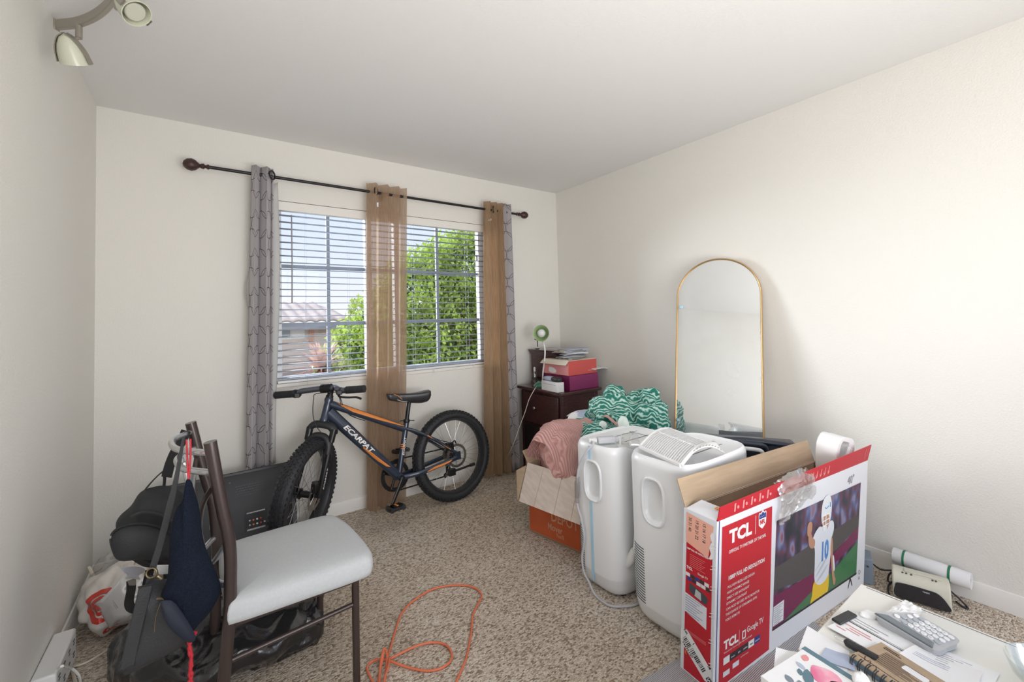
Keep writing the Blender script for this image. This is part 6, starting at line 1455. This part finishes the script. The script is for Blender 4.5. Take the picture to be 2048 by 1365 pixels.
hs_ = [(.030, .318), (.036, .330), (.094, .318), (.102, .306), (.098, .292), (.090, .288), (.036, .300)]
epoly(smooth2(hs_), 'ac_slot', 'hand_hole', .0012)
epoly([(.052, .296), (.078, .292), (.076, .318), (.056, .322)], 'paper_grey', 'inner_label', .0015)
wl = epoly([(.012, .222), (.100, .205), (.100, .280), (.012, .290)], 'box_white', 'shipping_label', .0014)
mb = MB()
for i in range(8): mb.tube([E_(.017, .281-i*.0085, .0018), E_(.085-.012*(i % 3), .279-i*.0085, .0018)], .0007, 4)
obj('fine_print', mb, 'ink_blue', wl, smooth_=False)
bl_ = epoly([(-.0, .150), (.026, .160), (.124, .080), (.126, .066), (.108, .030), (.098, .030), (.000, .105)], 'paper', 'barcode_label', .0020)
mb = MB(); bd = (E_(.11, .062)-E_(.01, .143)).normalized(); bu = bd.cross(-Dv).normalized(); bu = bu if bu.z > 0 else -bu
rnd = random.Random(3); q = .006
while q < .105:
    ww = rnd.choice([.0012, .002, .0032]); p = E_(.008, .128, .0024)+bd*q-bu*.008
    if not (.035 < q < .042): mb.poly([p, p+bd*ww, p+bd*ww+bu*.022, p+bu*.022])
    q += ww+rnd.choice([.0014, .002, .003])
text_into(mb, '74475107', E_(.006, .105, .0024), bd, bu, .0135, 0, bold=.03, sx=.95); text_into(mb, 'NR', E_(.012, .152, .0024), bd, bu, .012, 0, bold=.03); text_into(mb, '1', E_(.048, .126, .0024), bd, bu, .014, 0, bold=.04); text_into(mb, 'M', E_(.108, .087, .0024), bd, bu, .014, 0, bold=.05)
obj('barcode', mb, 'dark_ink', bl_, smooth_=False)
mb = MB(); o = E_(.103, .041, .0023); mb.poly([o, o+bd*.018, o+bd*.018+bu*.018, o+bu*.018]); obj('letter_block', mb, 'dark_ink', bl_, smooth_=False)
mb = MB(); text_into(mb, 'W', o+bd*.0015+bu*.003-Dv*.0005, bd, bu, .016, 0, bold=.03); obj('letter_block_text', mb, 'white_ink', bl_, smooth_=False)
epoly([(.018, .075), (.026, .068), (.021, .086)], 'orange', 'warning_triangle', .0014)
mb = MB()
for z in (.50, .43, .36, .27, .18, .10):
    mb.tube([E_(.112, z, .002), E_(.128, z+.006, .002)], .0011, 4); mb.tube([E_(.110, z-.012, .002), E_(.127, z-.006, .002)], .0011, 4)
obj('tape_shred', mb, 'paper', cbd)

# styrofoam end piece sticking out
st = thing('foam_insert', 'white polystyrene end cap poking out of the television carton', 'foam', F(.92, .60, .07))
mb = MB()
pr_o = [(-.045, .0), (-.050, .10), (-.030, .155), (.015, .185), (.070, .175), (.115, .160), (.125, .120), (.085, .060), (.060, .0)]
c0 = F(.93, .515, .0); c0 = c0+Nv*.03
outl = [c0+Dv*x+V((0, 0, 1))*z for x, z in smooth2(pr_o)]
outl2 = [p+Nv*.085+V((0, 0, .008)) for p in outl]
n = len(outl); inn = [c0+Dv*(x*.55+.012)+V((0, 0, 1))*(z*.62+.05)+Nv*.0 for x, z in smooth2(pr_o)]; inn2 = [p+Nv*.04 for p in inn]
mb.add(outl+outl2+inn+inn2, [(i, (i+1) % n, (i+1) % n+n, i+n) for i in range(n)]+[(i+2*n, (i+1) % n+2*n, (i+1) % n, i) for i in range(n)]+[(i+3*n, (i+1) % n+3*n, (i+1) % n+2*n, i+2*n) for i in range(n)]+[tuple(range(4*n-1, 3*n-1, -1)), tuple(range(n, 2*n))]); obj('end_cap', mb, 'styro', st, bevel=.004, angle=50)
mb = MB(); mb.tube(smooth([c0+Dv*.00+V((0, 0, .03))-Nv*.002, c0+Dv*.035+V((0, 0, .09))-Nv*.006, c0+Dv*.075+V((0, 0, .125))], 5), .016, 8, flat=(1, .7)); obj('rib', mb, 'styro', st)
# plastic scrap over the front edge
mb = MB()
def scrap(u, v):
    uu = .345+.245*u; zz_ = CH+.052-.150*v*(1-.4*u)+.014*noise.noise(V((u*6, v*5, 1)))
    if v < .25: n_ = .012-.10*v
    else: n_ = -.014
    return F(uu+.02*noise.noise(V((u*3, v*3, 9))), zz_+.03*math.sin(PI*u)*(1-v), n_-.012*abs(noise.noise(V((u*9, v*9, 4))))-.012*math.sin(PI*u)*(1-v))
mb.grid(scrap, 40, 30)
tag(obj('plastic_film_scrap', mb, glass_mat('milky_film', .50, (.95, .95, .95), .25), origin=tuple(F(.46, .55, 0))), 'torn milky plastic film hanging over the front of the television carton', 'plastic film')

# mat under the carton
mb = MB(); mz = .007
rA, rB = V((-1.529,-2.030,0.007)), V((-1.289,-2.060,0.007)); ed = (rB-rA).normalized(); en = V((-ed.y, ed.x, 0)); en = en if en.y < 0 else -en
r0 = rA-ed*.30; r1 = r0+ed*1.15; mb.hexa([r0-V((0, 0, mz-.001)), r1-V((0, 0, mz-.001)), r1+en*.62-V((0, 0, mz-.001)), r0+en*.62-V((0, 0, mz-.001))], [r0, r1, r1+en*.62, r0+en*.62])
mt = tag(obj('door_mat', mb, 'rug', origin=tuple(r0)), 'ribbed grey mat on the carpet under the television carton', 'mat')

# ================================================================== RIGHT WALL CLUTTER
ck = thing('clock_radio', 'aged cream clock radio with dark face on the carpet by the right wall', 'clock radio', (-.17, -2.49, 0))
ra, rb = V((-0.242,-2.422,0.000)), V((-0.198,-2.593,0.000)); rd = (rb-ra).normalized(); rn = V((-rd.y, rd.x, 0)); rn = rn if rn.x > 0 else -rn; RLn = (rb-ra).length
def CR(a, n, z): return ra+rd*a+rn*n+V((0, 0, z))
mb = MB(); prof = [(0, .004), (-.004, .02), (.003, .070), (.014, .094), (.028, .104), (.070, .108), (.100, .100), (.105, .02), (.103, .004)]
k = len(prof); vs = [CR(-.004, p, z) for p, z in prof]+[CR(RLn+.004, p, z) for p, z in prof]; mb.add(vs, [tuple(range(k)), tuple(range(2*k-1, k-1, -1))]+[(i, i+k, (i+1) % k+k, (i+1) % k) for i in range(k)]); rb_ = obj('casing', mb, 'radio_cream', ck, bevel=.006, seg=3)
mb = MB(); fo = smooth([CR(.006, -.006, .012), CR(.004, -.004, .055), CR(.02, .001, .070), CR(RLn*.6, .002, .071), CR(RLn-.035, .001, .066), CR(RLn-.010, -.003, .040), CR(RLn-.004, -.006, .010), CR(RLn*.5, -.006, .009)], 5, closed=True); mb.poly(fo, -rn*.003); obj('display_face', mb, 'radio_dark', ck, bevel=.001)
mb = MB(); text_into(mb, 'TIMEX', CR(RLn*.52, -.0050, .058), rd, V((0, 0, 1)), .008, 0, bold=.03); obj('maker_name', mb, 'paper_grey', ck, smooth_=False)
mb = MB(); mb.box(CR(RLn*.55, .055, .108), (.03, .12, .006), Matrix((rn, rd, V((0, 0, 1)))).transposed()); obj('snooze_bar', mb, 'radio_cream', ck, bevel=.002)
for a in (.18, .25, .34, .72, .78): mb = MB(); mb.ball(CR(RLn*a, .030, .104), (.006, .004, .003), 12, 8); obj('button', mb, 'speaker_side', ck)
rl = thing('paper_roll', 'white paper roll with green ties lying along the right baseboard', 'roll', (-.065, -2.52, .10))
q0, q1 = V((-0.052,-2.379,0.102)), V((-0.052,-2.635,0.098)); qd = (q1-q0).normalized()
mb = MB(); mb.lathe([(.010, .002), (.033, 0), (.034, .002), (.034, (q1-q0).length-.002), (.033, (q1-q0).length), (.010, (q1-q0).length-.002), (.0095, (q1-q0).length-.05), (.0001, (q1-q0).length-.05)], q0, qd, 28); obj('roll', mb, 'paper', rl)
for t_ in (.155, .745): mb = MB(); mb.ring([(.0341, -.004), (.0355, -.004), (.0355, .004), (.0341, .004)], q0+(q1-q0)*t_, qd, 24); obj('tie', mb, 'green_tie', rl)
for t_ in (.0,): pass
bxs = thing('small_speaker', 'small blue-grey cube speaker behind the right end of the carton', 'speaker', (-0.207,-2.327,0.000))
s0, s1 = V((-0.220,-2.327,0.000)), V((-0.152,-2.346,0.000)); sdv = V((.35, -.94, 0)).normalized(); snv = V((.94, .35, 0))
s0 = V((-.215, -2.345, 0))
mb = MB(); mb.hexa([s0, s0+snv*.10, s0+snv*.10+V((-.02, .08, 0)), s0+V((-.03, .08, 0))], [p+V((0, 0, .115)) for p in (s0, s0+snv*.10, s0+snv*.10+V((-.02, .08, 0)), s0+V((-.03, .08, 0)))]); obj('cabinet', mb, 'speaker_grey', bxs, bevel=.004)
cord('cable', [(-.23, -2.33, .085)]+[(-0.100,-2.283,0.053),(-0.100,-2.310,0.046),(-0.100,-2.341,0.032),(-0.100,-2.393,0.051),(-0.100,-2.428,0.049),(-0.100,-2.470,0.029),(-0.100,-2.473,-0.018),(-0.100,-2.454,-0.065)], .0032, 'black_plastic', 'black cable looping from the small speaker across the clock radio front')
cord('cable', [(-0.130,-2.415,0.072),(-0.130,-2.382,0.043),(-0.130,-2.373,0.007),(-0.130,-2.390,0.008),(-0.130,-2.417,0.044),(-0.130,-2.470,0.075),(-0.130,-2.519,0.080),(-0.130,-2.566,0.071),(-0.130,-2.602,0.047)]+[(-0.092,-2.620,0.006), (-0.111,-2.629,0.006), (-0.112,-2.613,0.006), (-0.089,-2.590,0.006)], .0036, 'black_plastic', 'thick black cable lying over the top of the clock radio')
cord('cable', [(-0.093,-2.390,0.006),(-0.162,-2.384,0.006),(-0.219,-2.395,0.006),(-0.269,-2.417,0.006)], .003, 'black_plastic', 'black cable bend at the left side of the clock radio')

# ================================================================== DESK AND WHAT LIES ON IT
DZ = .55
dk = thing('desk', 'low off-white desk in the near right corner, covered with papers', 'desk', (-1.65, -3.0, 0))
mb = MB(); bounds_box(mb, -2.0, -1.306, -3.45, -2.6255, DZ-.022, DZ); obj('desktop', mb, 'desk_white', dk, bevel=.0025)
mb = MB(); bounds_box(mb, -1.3165, -1.3150, -3.4, -2.64, DZ, DZ+.0006); obj('edge_groove', mb, 'speaker_side', dk)
for x, y in ((-1.96, -2.67), (-1.34, -2.67), (-1.96, -3.41), (-1.34, -3.41)):
    mb = MB(); bounds_box(mb, x-.02, x+.02, y-.02, y+.02, 0, DZ-.022); obj('leg', mb, 'desk_white', dk, bevel=.002)
def flat_sheet(name, label, cat, px, z, m_, th=.0006, lines=None, lm='grey_ink', curl=0, group=None):
    """paper from its four corners"""
    a, b, c, d = [V(q) for q in px]; mb = MB(); nu = 8
    up = V((0, 0, th))
    fn = lambda u, v: (a*(1-u)+b*u)*(1-v)+(d*(1-u)+c*u)*v+V((0, 0, curl*(u-.5)**2*4+.0015*noise.noise(V((u*3, v*3, z)))+.0016))
    vs = []
    for s_ in (0, 1):
        for j in range(nu+1):
            for i in range(nu+1): vs.append(V(fn(i/nu, j/nu))+up*s_)
    n_ = (nu+1)**2; fs = []
    for j in range(nu):
        for i in range(nu): q = j*(nu+1)+i; fs += [(q, q+nu+1, q+nu+2, q+1), (q+n_, q+1+n_, q+nu+2+n_, q+nu+1+n_)]
    rim = [i for i in range(nu+1)]+[j*(nu+1)+nu for j in range(1, nu+1)]+[nu*(nu+1)+i for i in range(nu-1, -1, -1)]+[j*(nu+1) for j in range(nu-1, 0, -1)]
    for k in range(len(rim)): p, q = rim[k], rim[(k+1) % len(rim)]; fs.append((p, q, q+n_, p+n_))
    mb.add(vs, fs)
    o = tag(obj(name, mb, m_, origin=tuple(a), angle=60), label, cat, group)
    WM[o.name] = Matrix.Translation(a)
    if lines:
        for grp, mt_, w in lines:
            mb = MB()
            for (u0, v0, u1, v1) in grp: mb.tube([V(fn(u0, v0))+up*1.6, V(fn((u0+u1)/2, (v0+v1)/2))+up*1.6, V(fn(u1, v1))+up*1.6], w, 4, flat=(.25, 1), upv=(0, 0, 1))
            obj('printed_lines', mb, mt_, o, smooth_=False)
    return o, fn
flat_sheet('paper_sheet', 'blank white sheet overhanging the far left corner of the desk', 'paper', [(-1.591,-2.607,0.550),(-1.605,-2.691,0.550),(-1.711,-2.715,0.550),(-1.685,-2.625,0.550)], DZ, 'paper')
flat_sheet('paper_sheet', 'white letter with small print lying under the calculator', 'paper', [(-1.454,-2.729,0.551),(-1.446,-2.885,0.551),(-1.583,-2.876,0.551),(-1.629,-2.715,0.551)], DZ, 'paper', lines=[([(.28, .10+.05*i, .78-.07*(i % 3), .10+.05*i) for i in range(6)], 'grey_ink', .0007)])
flat_sheet('paper_sheet', 'white envelope printed with red and black lines near the black gadget', 'envelope', [(-1.447,-2.664,0.553),(-1.478,-2.797,0.553),(-1.582,-2.766,0.553),(-1.564,-2.637,0.553)], DZ, 'paper', th=.0012, lines=[([(.05, .30, .55, .30), (.10, .38, .45, .38), (.05, .46, .85, .46)], 'grey_ink', .0008), ([(.08, .62, .45, .62), (.18, .69, .50, .69), (.16, .76, .36, .76), (.06, .84, .20, .84)], 'pink', .0012), ([(.02, .50, .95, .50)], 'dark_ink', .0012)])
flat_sheet('paper_sheet', 'curled white page behind the kraft notebook', 'paper', [(-1.489,-2.770,0.552),(-1.477,-2.866,0.552),(-1.563,-2.867,0.552),(-1.559,-2.754,0.552)], DZ, 'paper', curl=.006, lines=[([(.1, .3+.08*i, .6, .3+.08*i) for i in range(3)], 'paper_blue', .0006)])
flat_sheet('paper_sheet', 'pale blue printed slip beside the floral notebook', 'paper', [(-1.636,-2.658,0.552),(-1.618,-2.705,0.552),(-1.660,-2.716,0.552),(-1.682,-2.663,0.552)], DZ, 'paper_blue')
flat_sheet('paper_sheet', 'white floral sheet sticking out at the left edge of the desk', 'paper', [(-1.716,-2.594,0.551),(-1.688,-2.640,0.551),(-1.813,-2.677,0.551),(-1.816,-2.630,0.551)], DZ, 'paper')
# floral notebook
fa_, fb_ = V((-1.681,-2.638,0.556)), V((-1.694,-2.727,0.556)); fd = (fb_-fa_).normalized(); fnn = V((-fd.y, fd.x, 0)); fnn = fnn if fnn.x < 0 else -fnn
fn_ = thing('floral_notebook', 'white notebook with pink flower print and slate binding strip', 'notebook', tuple(fa_))
def FN_(a, b, z=0): return fa_+fd*a+fnn*b+V((0, 0, z))
mb = MB(); mb.hexa([FN_(-.002, 0, -.006), FN_(.20, 0, -.006), FN_(.20, .15, -.006), FN_(-.002, .15, -.006)], [FN_(-.002, 0, .006), FN_(.20, 0, .006), FN_(.20, .15, .006), FN_(-.002, .15, .006)]); obj('cover', mb, 'paper', fn_, bevel=.001)
mb = MB(); mb.hexa([FN_(-.003, -.002, -.0062), FN_(.20, -.002, -.0062), FN_(.20, .010, -.0062), FN_(-.003, .010, -.0062)], [FN_(-.003, -.002, .0068), FN_(.20, -.002, .0068), FN_(.20, .010, .0068), FN_(-.003, .010, .0068)]); obj('binding_strip', mb, 'teal_band', fn_)
def fleaf(c, l, w, an, m_, nm):
    mb = MB(); pts = []
    for i in range(20):
        a = 2*PI*i/20; x, y = math.cos(a)*l/2, math.sin(a)*w/2*(1-abs(math.cos(a))**3*.6); pts.append(FN_(c[0]+x*math.cos(an)-y*math.sin(an), c[1]+x*math.sin(an)+y*math.cos(an), .0064))
    mb.poly(pts, (0, 0, .0003)); obj(nm, mb, m_, fn_, smooth_=False)
pinkp = blotch_mat('pink_petal_print', [(.3, (.72, .16, .30)), (.5, (.86, .42, .52)), (.7, (.55, .62, .66))], 22)
fleaf((.062, .045), .062, .050, .3, pinkp, 'flower_print'); fleaf((.095, .050), .05, .045, .1, pinkp, 'flower_print')
for c, l, w, an, m_ in (((.045, .075), .045, .018, 1.0, 'teal_band'), ((.022, .058), .022, .010, .3, 'paper_blue'), ((.030, .075), .018, .009, .9, 'teal_band'), ((.050, .105), .026, .016, .7, 'speaker_grey'), ((.030, .110), .022, .013, .4, 'speaker_grey'), ((.015, .030), .02, .013, 1.2, 'pink')): fleaf(c, l, w, an, m_, 'leaf_print')
# kraft spiral notebook
ka, kb = V((-1.541,-2.728,0.562)), V((-1.636,-2.700,0.562)); kd = (kb-ka).normalized(); kl = (kb-ka).length
kn = V((-kd.y, kd.x, 0)); kn = kn if kn.y < 0 else -kn
kr = thing('spiral_notebook', 'kraft-covered spiral notebook with small print at the desk front', 'notebook', tuple(ka))
def KN(a, b, z=0): return ka+kd*a+kn*b+V((0, 0, z))
mb = MB(); mb.hexa([KN(0, 0, -.010), KN(kl, 0, -.010), KN(kl, .17, -.010), KN(0, .17, -.010)], [KN(0, 0, -.0015), KN(kl, 0, -.0015), KN(kl, .17, -.0015), KN(0, .17, -.0015)]); obj('pages', mb, 'spiral_cover', kr)
mb = MB(); mb.hexa([KN(-.002, -.002, -.0015), KN(kl-.001, -.002, -.0015), KN(kl-.001, .17, -.0015), KN(-.002, .17, -.0015)], [KN(-.002, -.002, 0), KN(kl-.001, -.002, 0), KN(kl-.001, .17, 0), KN(-.002, .17, 0)]); kc = obj('cover', mb, 'kraft', kr, smooth_=False)
for i in range(12):
    b = .006+i*.0135
    for db in (0, .0035):
        mb = MB(); mb.tube([KN(kl-.004+.012*math.cos(a)*1, b+db, -.006+.012*math.sin(a)) for a in [PI*.55-2*PI*.78*j/14 for j in range(15)]], .0010, 6); obj('spiral_ring', mb, 'black_plastic', kr)
mb = MB()
for i in range(16): mb.tube([KN(.020+.001*(i % 2), .020, .0004)+kd*.003*i, KN(.020, .085+.02*math.sin(i*1.7), .0004)+kd*.003*i], .0005, 4, flat=(.3, 1), upv=(0, 0, 1))
for i in range(2): mb.tube([KN(.006+.005*i, .010, .0004), KN(.006+.005*i, .035+.006*i, .0004)], .0014, 4, flat=(.2, 1), upv=(0, 0, 1))
obj('fine_print', mb, 'finial', kc, smooth_=False)
mb = MB(); mb.tube(smooth([KN(.07, .012, .0005), KN(.082, .018, .0005), KN(.074, .024, .0005), KN(.086, .030, .0005), KN(.078, .036, .0005), KN(.088, .042, .0005)], 5), .0007, 4, flat=(.3, 1), upv=(0, 0, 1)); mb.tube([KN(.068, .006, .0005), KN(.069, .13, .0005)][0:0] or [KN(kl*.80, .004, .0005), KN(kl*.80, .15, .0005)], .0007, 4, flat=(.3, 1), upv=(0, 0, 1)); obj('cover_drawing', mb, 'finial', kc)
mb = MB(); lc = KN(.030, .075, .0006); pts = []
for sx_, sy_, a0 in ((1, 1, 0), (-1, 1, PI/2), (-1, -1, PI), (1, -1, 3*PI/2)):
    for j in range(5): a = a0+PI/2*j/4; pts.append(lc+kd*(sx_*.004+.004*math.cos(a))+kn*(sy_*.016+.004*math.sin(a)))
mb.poly(pts, (0, 0, .0003)); obj('price_label', mb, 'paper', kr, smooth_=False)
# calculator
A_, B_c, C_c, D_c = V((-1.464,-2.697,0.574)), V((-1.488,-2.800,0.567)), V((-1.415,-2.824,0.568)), V((-1.393,-2.744,0.578))
ca = thing('calculator', 'silver-grey desk calculator with round white keys on the desk papers', 'calculator', ((A_+C_c)/2).to_tuple()[:2]+(DZ+.003,))
def CA(u, v, h=0): # u A->B (display side), v toward D/C
    return (A_*(1-u)+B_c*u)*(1-v)+(D_c*(1-u)+C_c*u)*v+V((0, 0, h))
mb = MB(); pt = [CA(u, v) for u, v in ((.0, .0), (.02, .5), (.10, .95), (.2, 1.0), (.6, 1.04), (1.0, 1.0), (1.03, .5), (1.0, .0), (.5, -.03))]; pt = smooth(pt, 4, closed=True)
bt = [V((p.x, p.y, DZ+.004)) for p in pt]; cbt = sum(bt, V())/len(bt); bt = [cbt+(p-cbt)*.93 for p in bt]; n = len(pt)
mb.add(pt+bt, [tuple(range(n)), tuple(range(2*n-1, n-1, -1))]+[(i, (i+1) % n, (i+1) % n+n, i+n) for i in range(n)]); obj('casing', mb, 'calc_grey', ca, bevel=.003, seg=3)
mb = MB(); mb.hexa([CA(.0, -.01, .0004), CA(.98, -.01, .0004), CA(.90, .26, .0004), CA(.10, .26, .0004)], [CA(.0, -.01, .004), CA(.98, -.01, .004), CA(.90, .22, .004), CA(.10, .22, .004)]); obj('display', mb, 'lcd', ca, bevel=.0015)
cn = (CA(1, 0)-CA(0, 0)).cross(CA(0, 1)-CA(0, 0)).normalized(); cn = cn if cn.z > 0 else -cn
for r_ in range(7):
    for c2 in range(4):
        u = .20+r_*.118; v = .36+c2*.178
        if r_ == 0 and c2 == 0: u, v = .14, .42
        grey = (r_ in (1,) ) or (r_ == 6 and c2 == 0) or (r_ == 0 and c2 == 1)
        mb = MB(); e1_ = (CA(u+.01, v)-CA(u, v)).normalized(); mb.lathe([(.0052, 0), (.0054, .0014), (.0046, .0026), (.0001, .0024)], CA(u, v, .0005), cn, 16); kk = obj('key', mb, 'calc_key_grey' if grey else 'calc_key', ca)
        dg_ = {2: '789-', 3: '456x', 4: '123+', 5: '0.=+'}.get(r_)
        if dg_: mb = MB(); text_into(mb, dg_[c2], CA(u+.02, v-.03, .0036), (CA(u, v+.1)-CA(u, v)), (CA(u-.1, v)-CA(u, v)).normalized(), .0055, 0, bold=.02); obj('key_digit', mb, 'grey_ink', kk, smooth_=False)
# small things on the desk
g0, g1 = V((-1.538,-2.645,0.561)), V((-1.474,-2.658,0.561)); gd_ = (g1-g0).normalized(); gm = (g0+g1)/2
R4 = Matrix((gd_, V((0, 0, 1)).cross(gd_), V((0, 0, 1)))).transposed()
us = thing('key_fob', 'small black gadget with white edge on the far side of the desk', 'gadget', (gm.x, gm.y, DZ))
mb = MB(); mb.box((gm.x, gm.y, DZ+.0035), ((g1-g0).length, .020, .005), R4); obj('lower_shell', mb, 'paper', us, bevel=.002)
mb = MB(); mb.box((gm.x, gm.y, DZ+.009), ((g1-g0).length, .020, .006), R4); obj('upper_shell', mb, 'black_plastic', us, bevel=.0025)
pa, pb = V((-1.597,-2.683,0.562)), V((-1.600,-2.716,0.562))
pn_ = thing('marker_pen', 'black gripped marker pen partly under the kraft notebook', 'pen', (pa.x, pa.y, DZ+.003))
mb = MB(); L5 = (pb-pa).length; mb.lathe([(.003, -.004), (.0075, 0), (.0085, .006), (.0075, .010), (.0085, .014), (.0075, .018), (.0085, .024), (.008, .05), (.0078, L5+.02)], pa, (pb-pa), 20); obj('barrel', mb, 'black_plastic', pn_)
mb = MB(); mb.ball(pa-(pb-pa).normalized()*.012, (.007, .010, .004), 14, 10, amp=.002, fr=120); obj('wrapped_tip', mb, 'clear_film', pn_)
bw = V((-1.315, -2.985, DZ+.001))
bo = V((-1.432,-2.947,0.600)); bo.z = DZ+.001
mb = MB(); mb.lathe([(.0001, .003), (.030, .004), (.045, .020), (.056, .048), (.0575, .049), (.048, .020), (.032, .0005), (.0001, 0)], bo, (0, 0, 1), 48)
tag(obj('glass_bowl', mb, glass_mat('clear_glass_bowl', .22, (.93, .95, .94), .03), origin=tuple(bo)), 'clear glass bowl at the right edge of the desk', 'bowl')
mb = MB(); tc0 = V((-1.398,-2.703,0.556)); mb.grid(lambda u, v: tc0+V((-.05+.13*u*(1-.2*v), .005-.02*u-.06*v*(.4+u*.3), .0035+.006*abs(noise.noise(V((u*5, v*5, 1))))*2)), 26, 16)
tag(obj('tissue', mb, 'styro', origin=tuple(tc0), angle=80), 'crumpled white tissue behind the calculator', 'tissue')
mb = MB(); mb.ball((-1.450,-2.682,0.558), (.022, .012, .007), 24, 14, amp=.004, fr=60, seed=2, R=Matrix.Rotation(-.6, 3, 'Z')); tag(obj('tissue', mb, 'styro', origin=(-1.440,-2.679,0.552)), 'small wad of white tissue at the left tip of the calculator', 'tissue')
mb = MB(); mb.ball((-1.693,-2.735,0.566), (.018, .014, .008), 24, 14, amp=.003, fr=60, seed=4); tag(obj('tissue', mb, 'styro', origin=(-1.684,-2.733,0.560)), 'white wad at the end of the slate binding strip', 'tissue')

# ================================================================== ORANGE EXTENSION CORD
oc = [(-2.049,-1.702,0.006)]+[(-1.979,-1.635,0.006),(-1.921,-1.583,0.006),(-1.845,-1.487,0.006),(-1.779,-1.391,0.006),(-1.717,-1.337,0.006),(-1.684,-1.305,0.006),(-1.677,-1.256,0.006),(-1.695,-1.208,0.006),(-1.735,-1.168,0.006),(-1.797,-1.134,0.006),(-1.869,-1.125,0.006),(-1.968,-1.156,0.006),(-2.027,-1.201,0.006),(-2.074,-1.269,0.006),(-2.120,-1.344,0.006),(-2.154,-1.405,0.006)]+[(-2.114,-1.419,0.014), (-2.044,-1.419,0.012), (-1.987,-1.432,0.006), (-1.952,-1.472,0.006), (-1.951,-1.524,0.006), (-1.975,-1.559,0.006), (-2.019,-1.566,0.006), (-2.067,-1.541,0.006), (-2.118,-1.479,0.006), (-2.159,-1.426,0.014), (-2.186,-1.396,0.012), (-2.212,-1.382,0.006), (-2.233,-1.403,0.006), (-2.235,-1.456,0.006), (-2.232,-1.503,0.006)]
mb = MB(); mb.tube(smooth(oc, 8), .0042, 10)
for dx, dz in ((0, .020), (4, .026), (8, .022)):
    pass
for a in ([(768, 1370), (763, 1340), (766, 1308), (771, 1298), (775, 1312), (772, 1345), (764, 1380)],): pass
mb2 = [[(-2.233,-1.569,0.010), (-2.218,-1.499,0.014), (-2.193,-1.433,0.020), (-2.168,-1.388,0.030), (-2.159,-1.383,0.030), (-2.160,-1.409,0.022), (-2.186,-1.471,0.014), (-2.232,-1.570,0.010)],
       [(-2.228,-1.590,0.022), (-2.209,-1.519,0.022), (-2.176,-1.466,0.024), (-2.157,-1.426,0.020)], [(-2.245,-1.563,0.012), (-2.217,-1.484,0.012), (-2.185,-1.425,0.020), (-2.168,-1.394,0.030)]]
for p in mb2: mb.tube(smooth(p, 7), .0042, 10)
tag(obj('extension_cord', mb, 'cord_orange', origin=(-2.1, -1.4, 0)), 'orange extension cord looped on the carpet in front of the chair', 'cord')
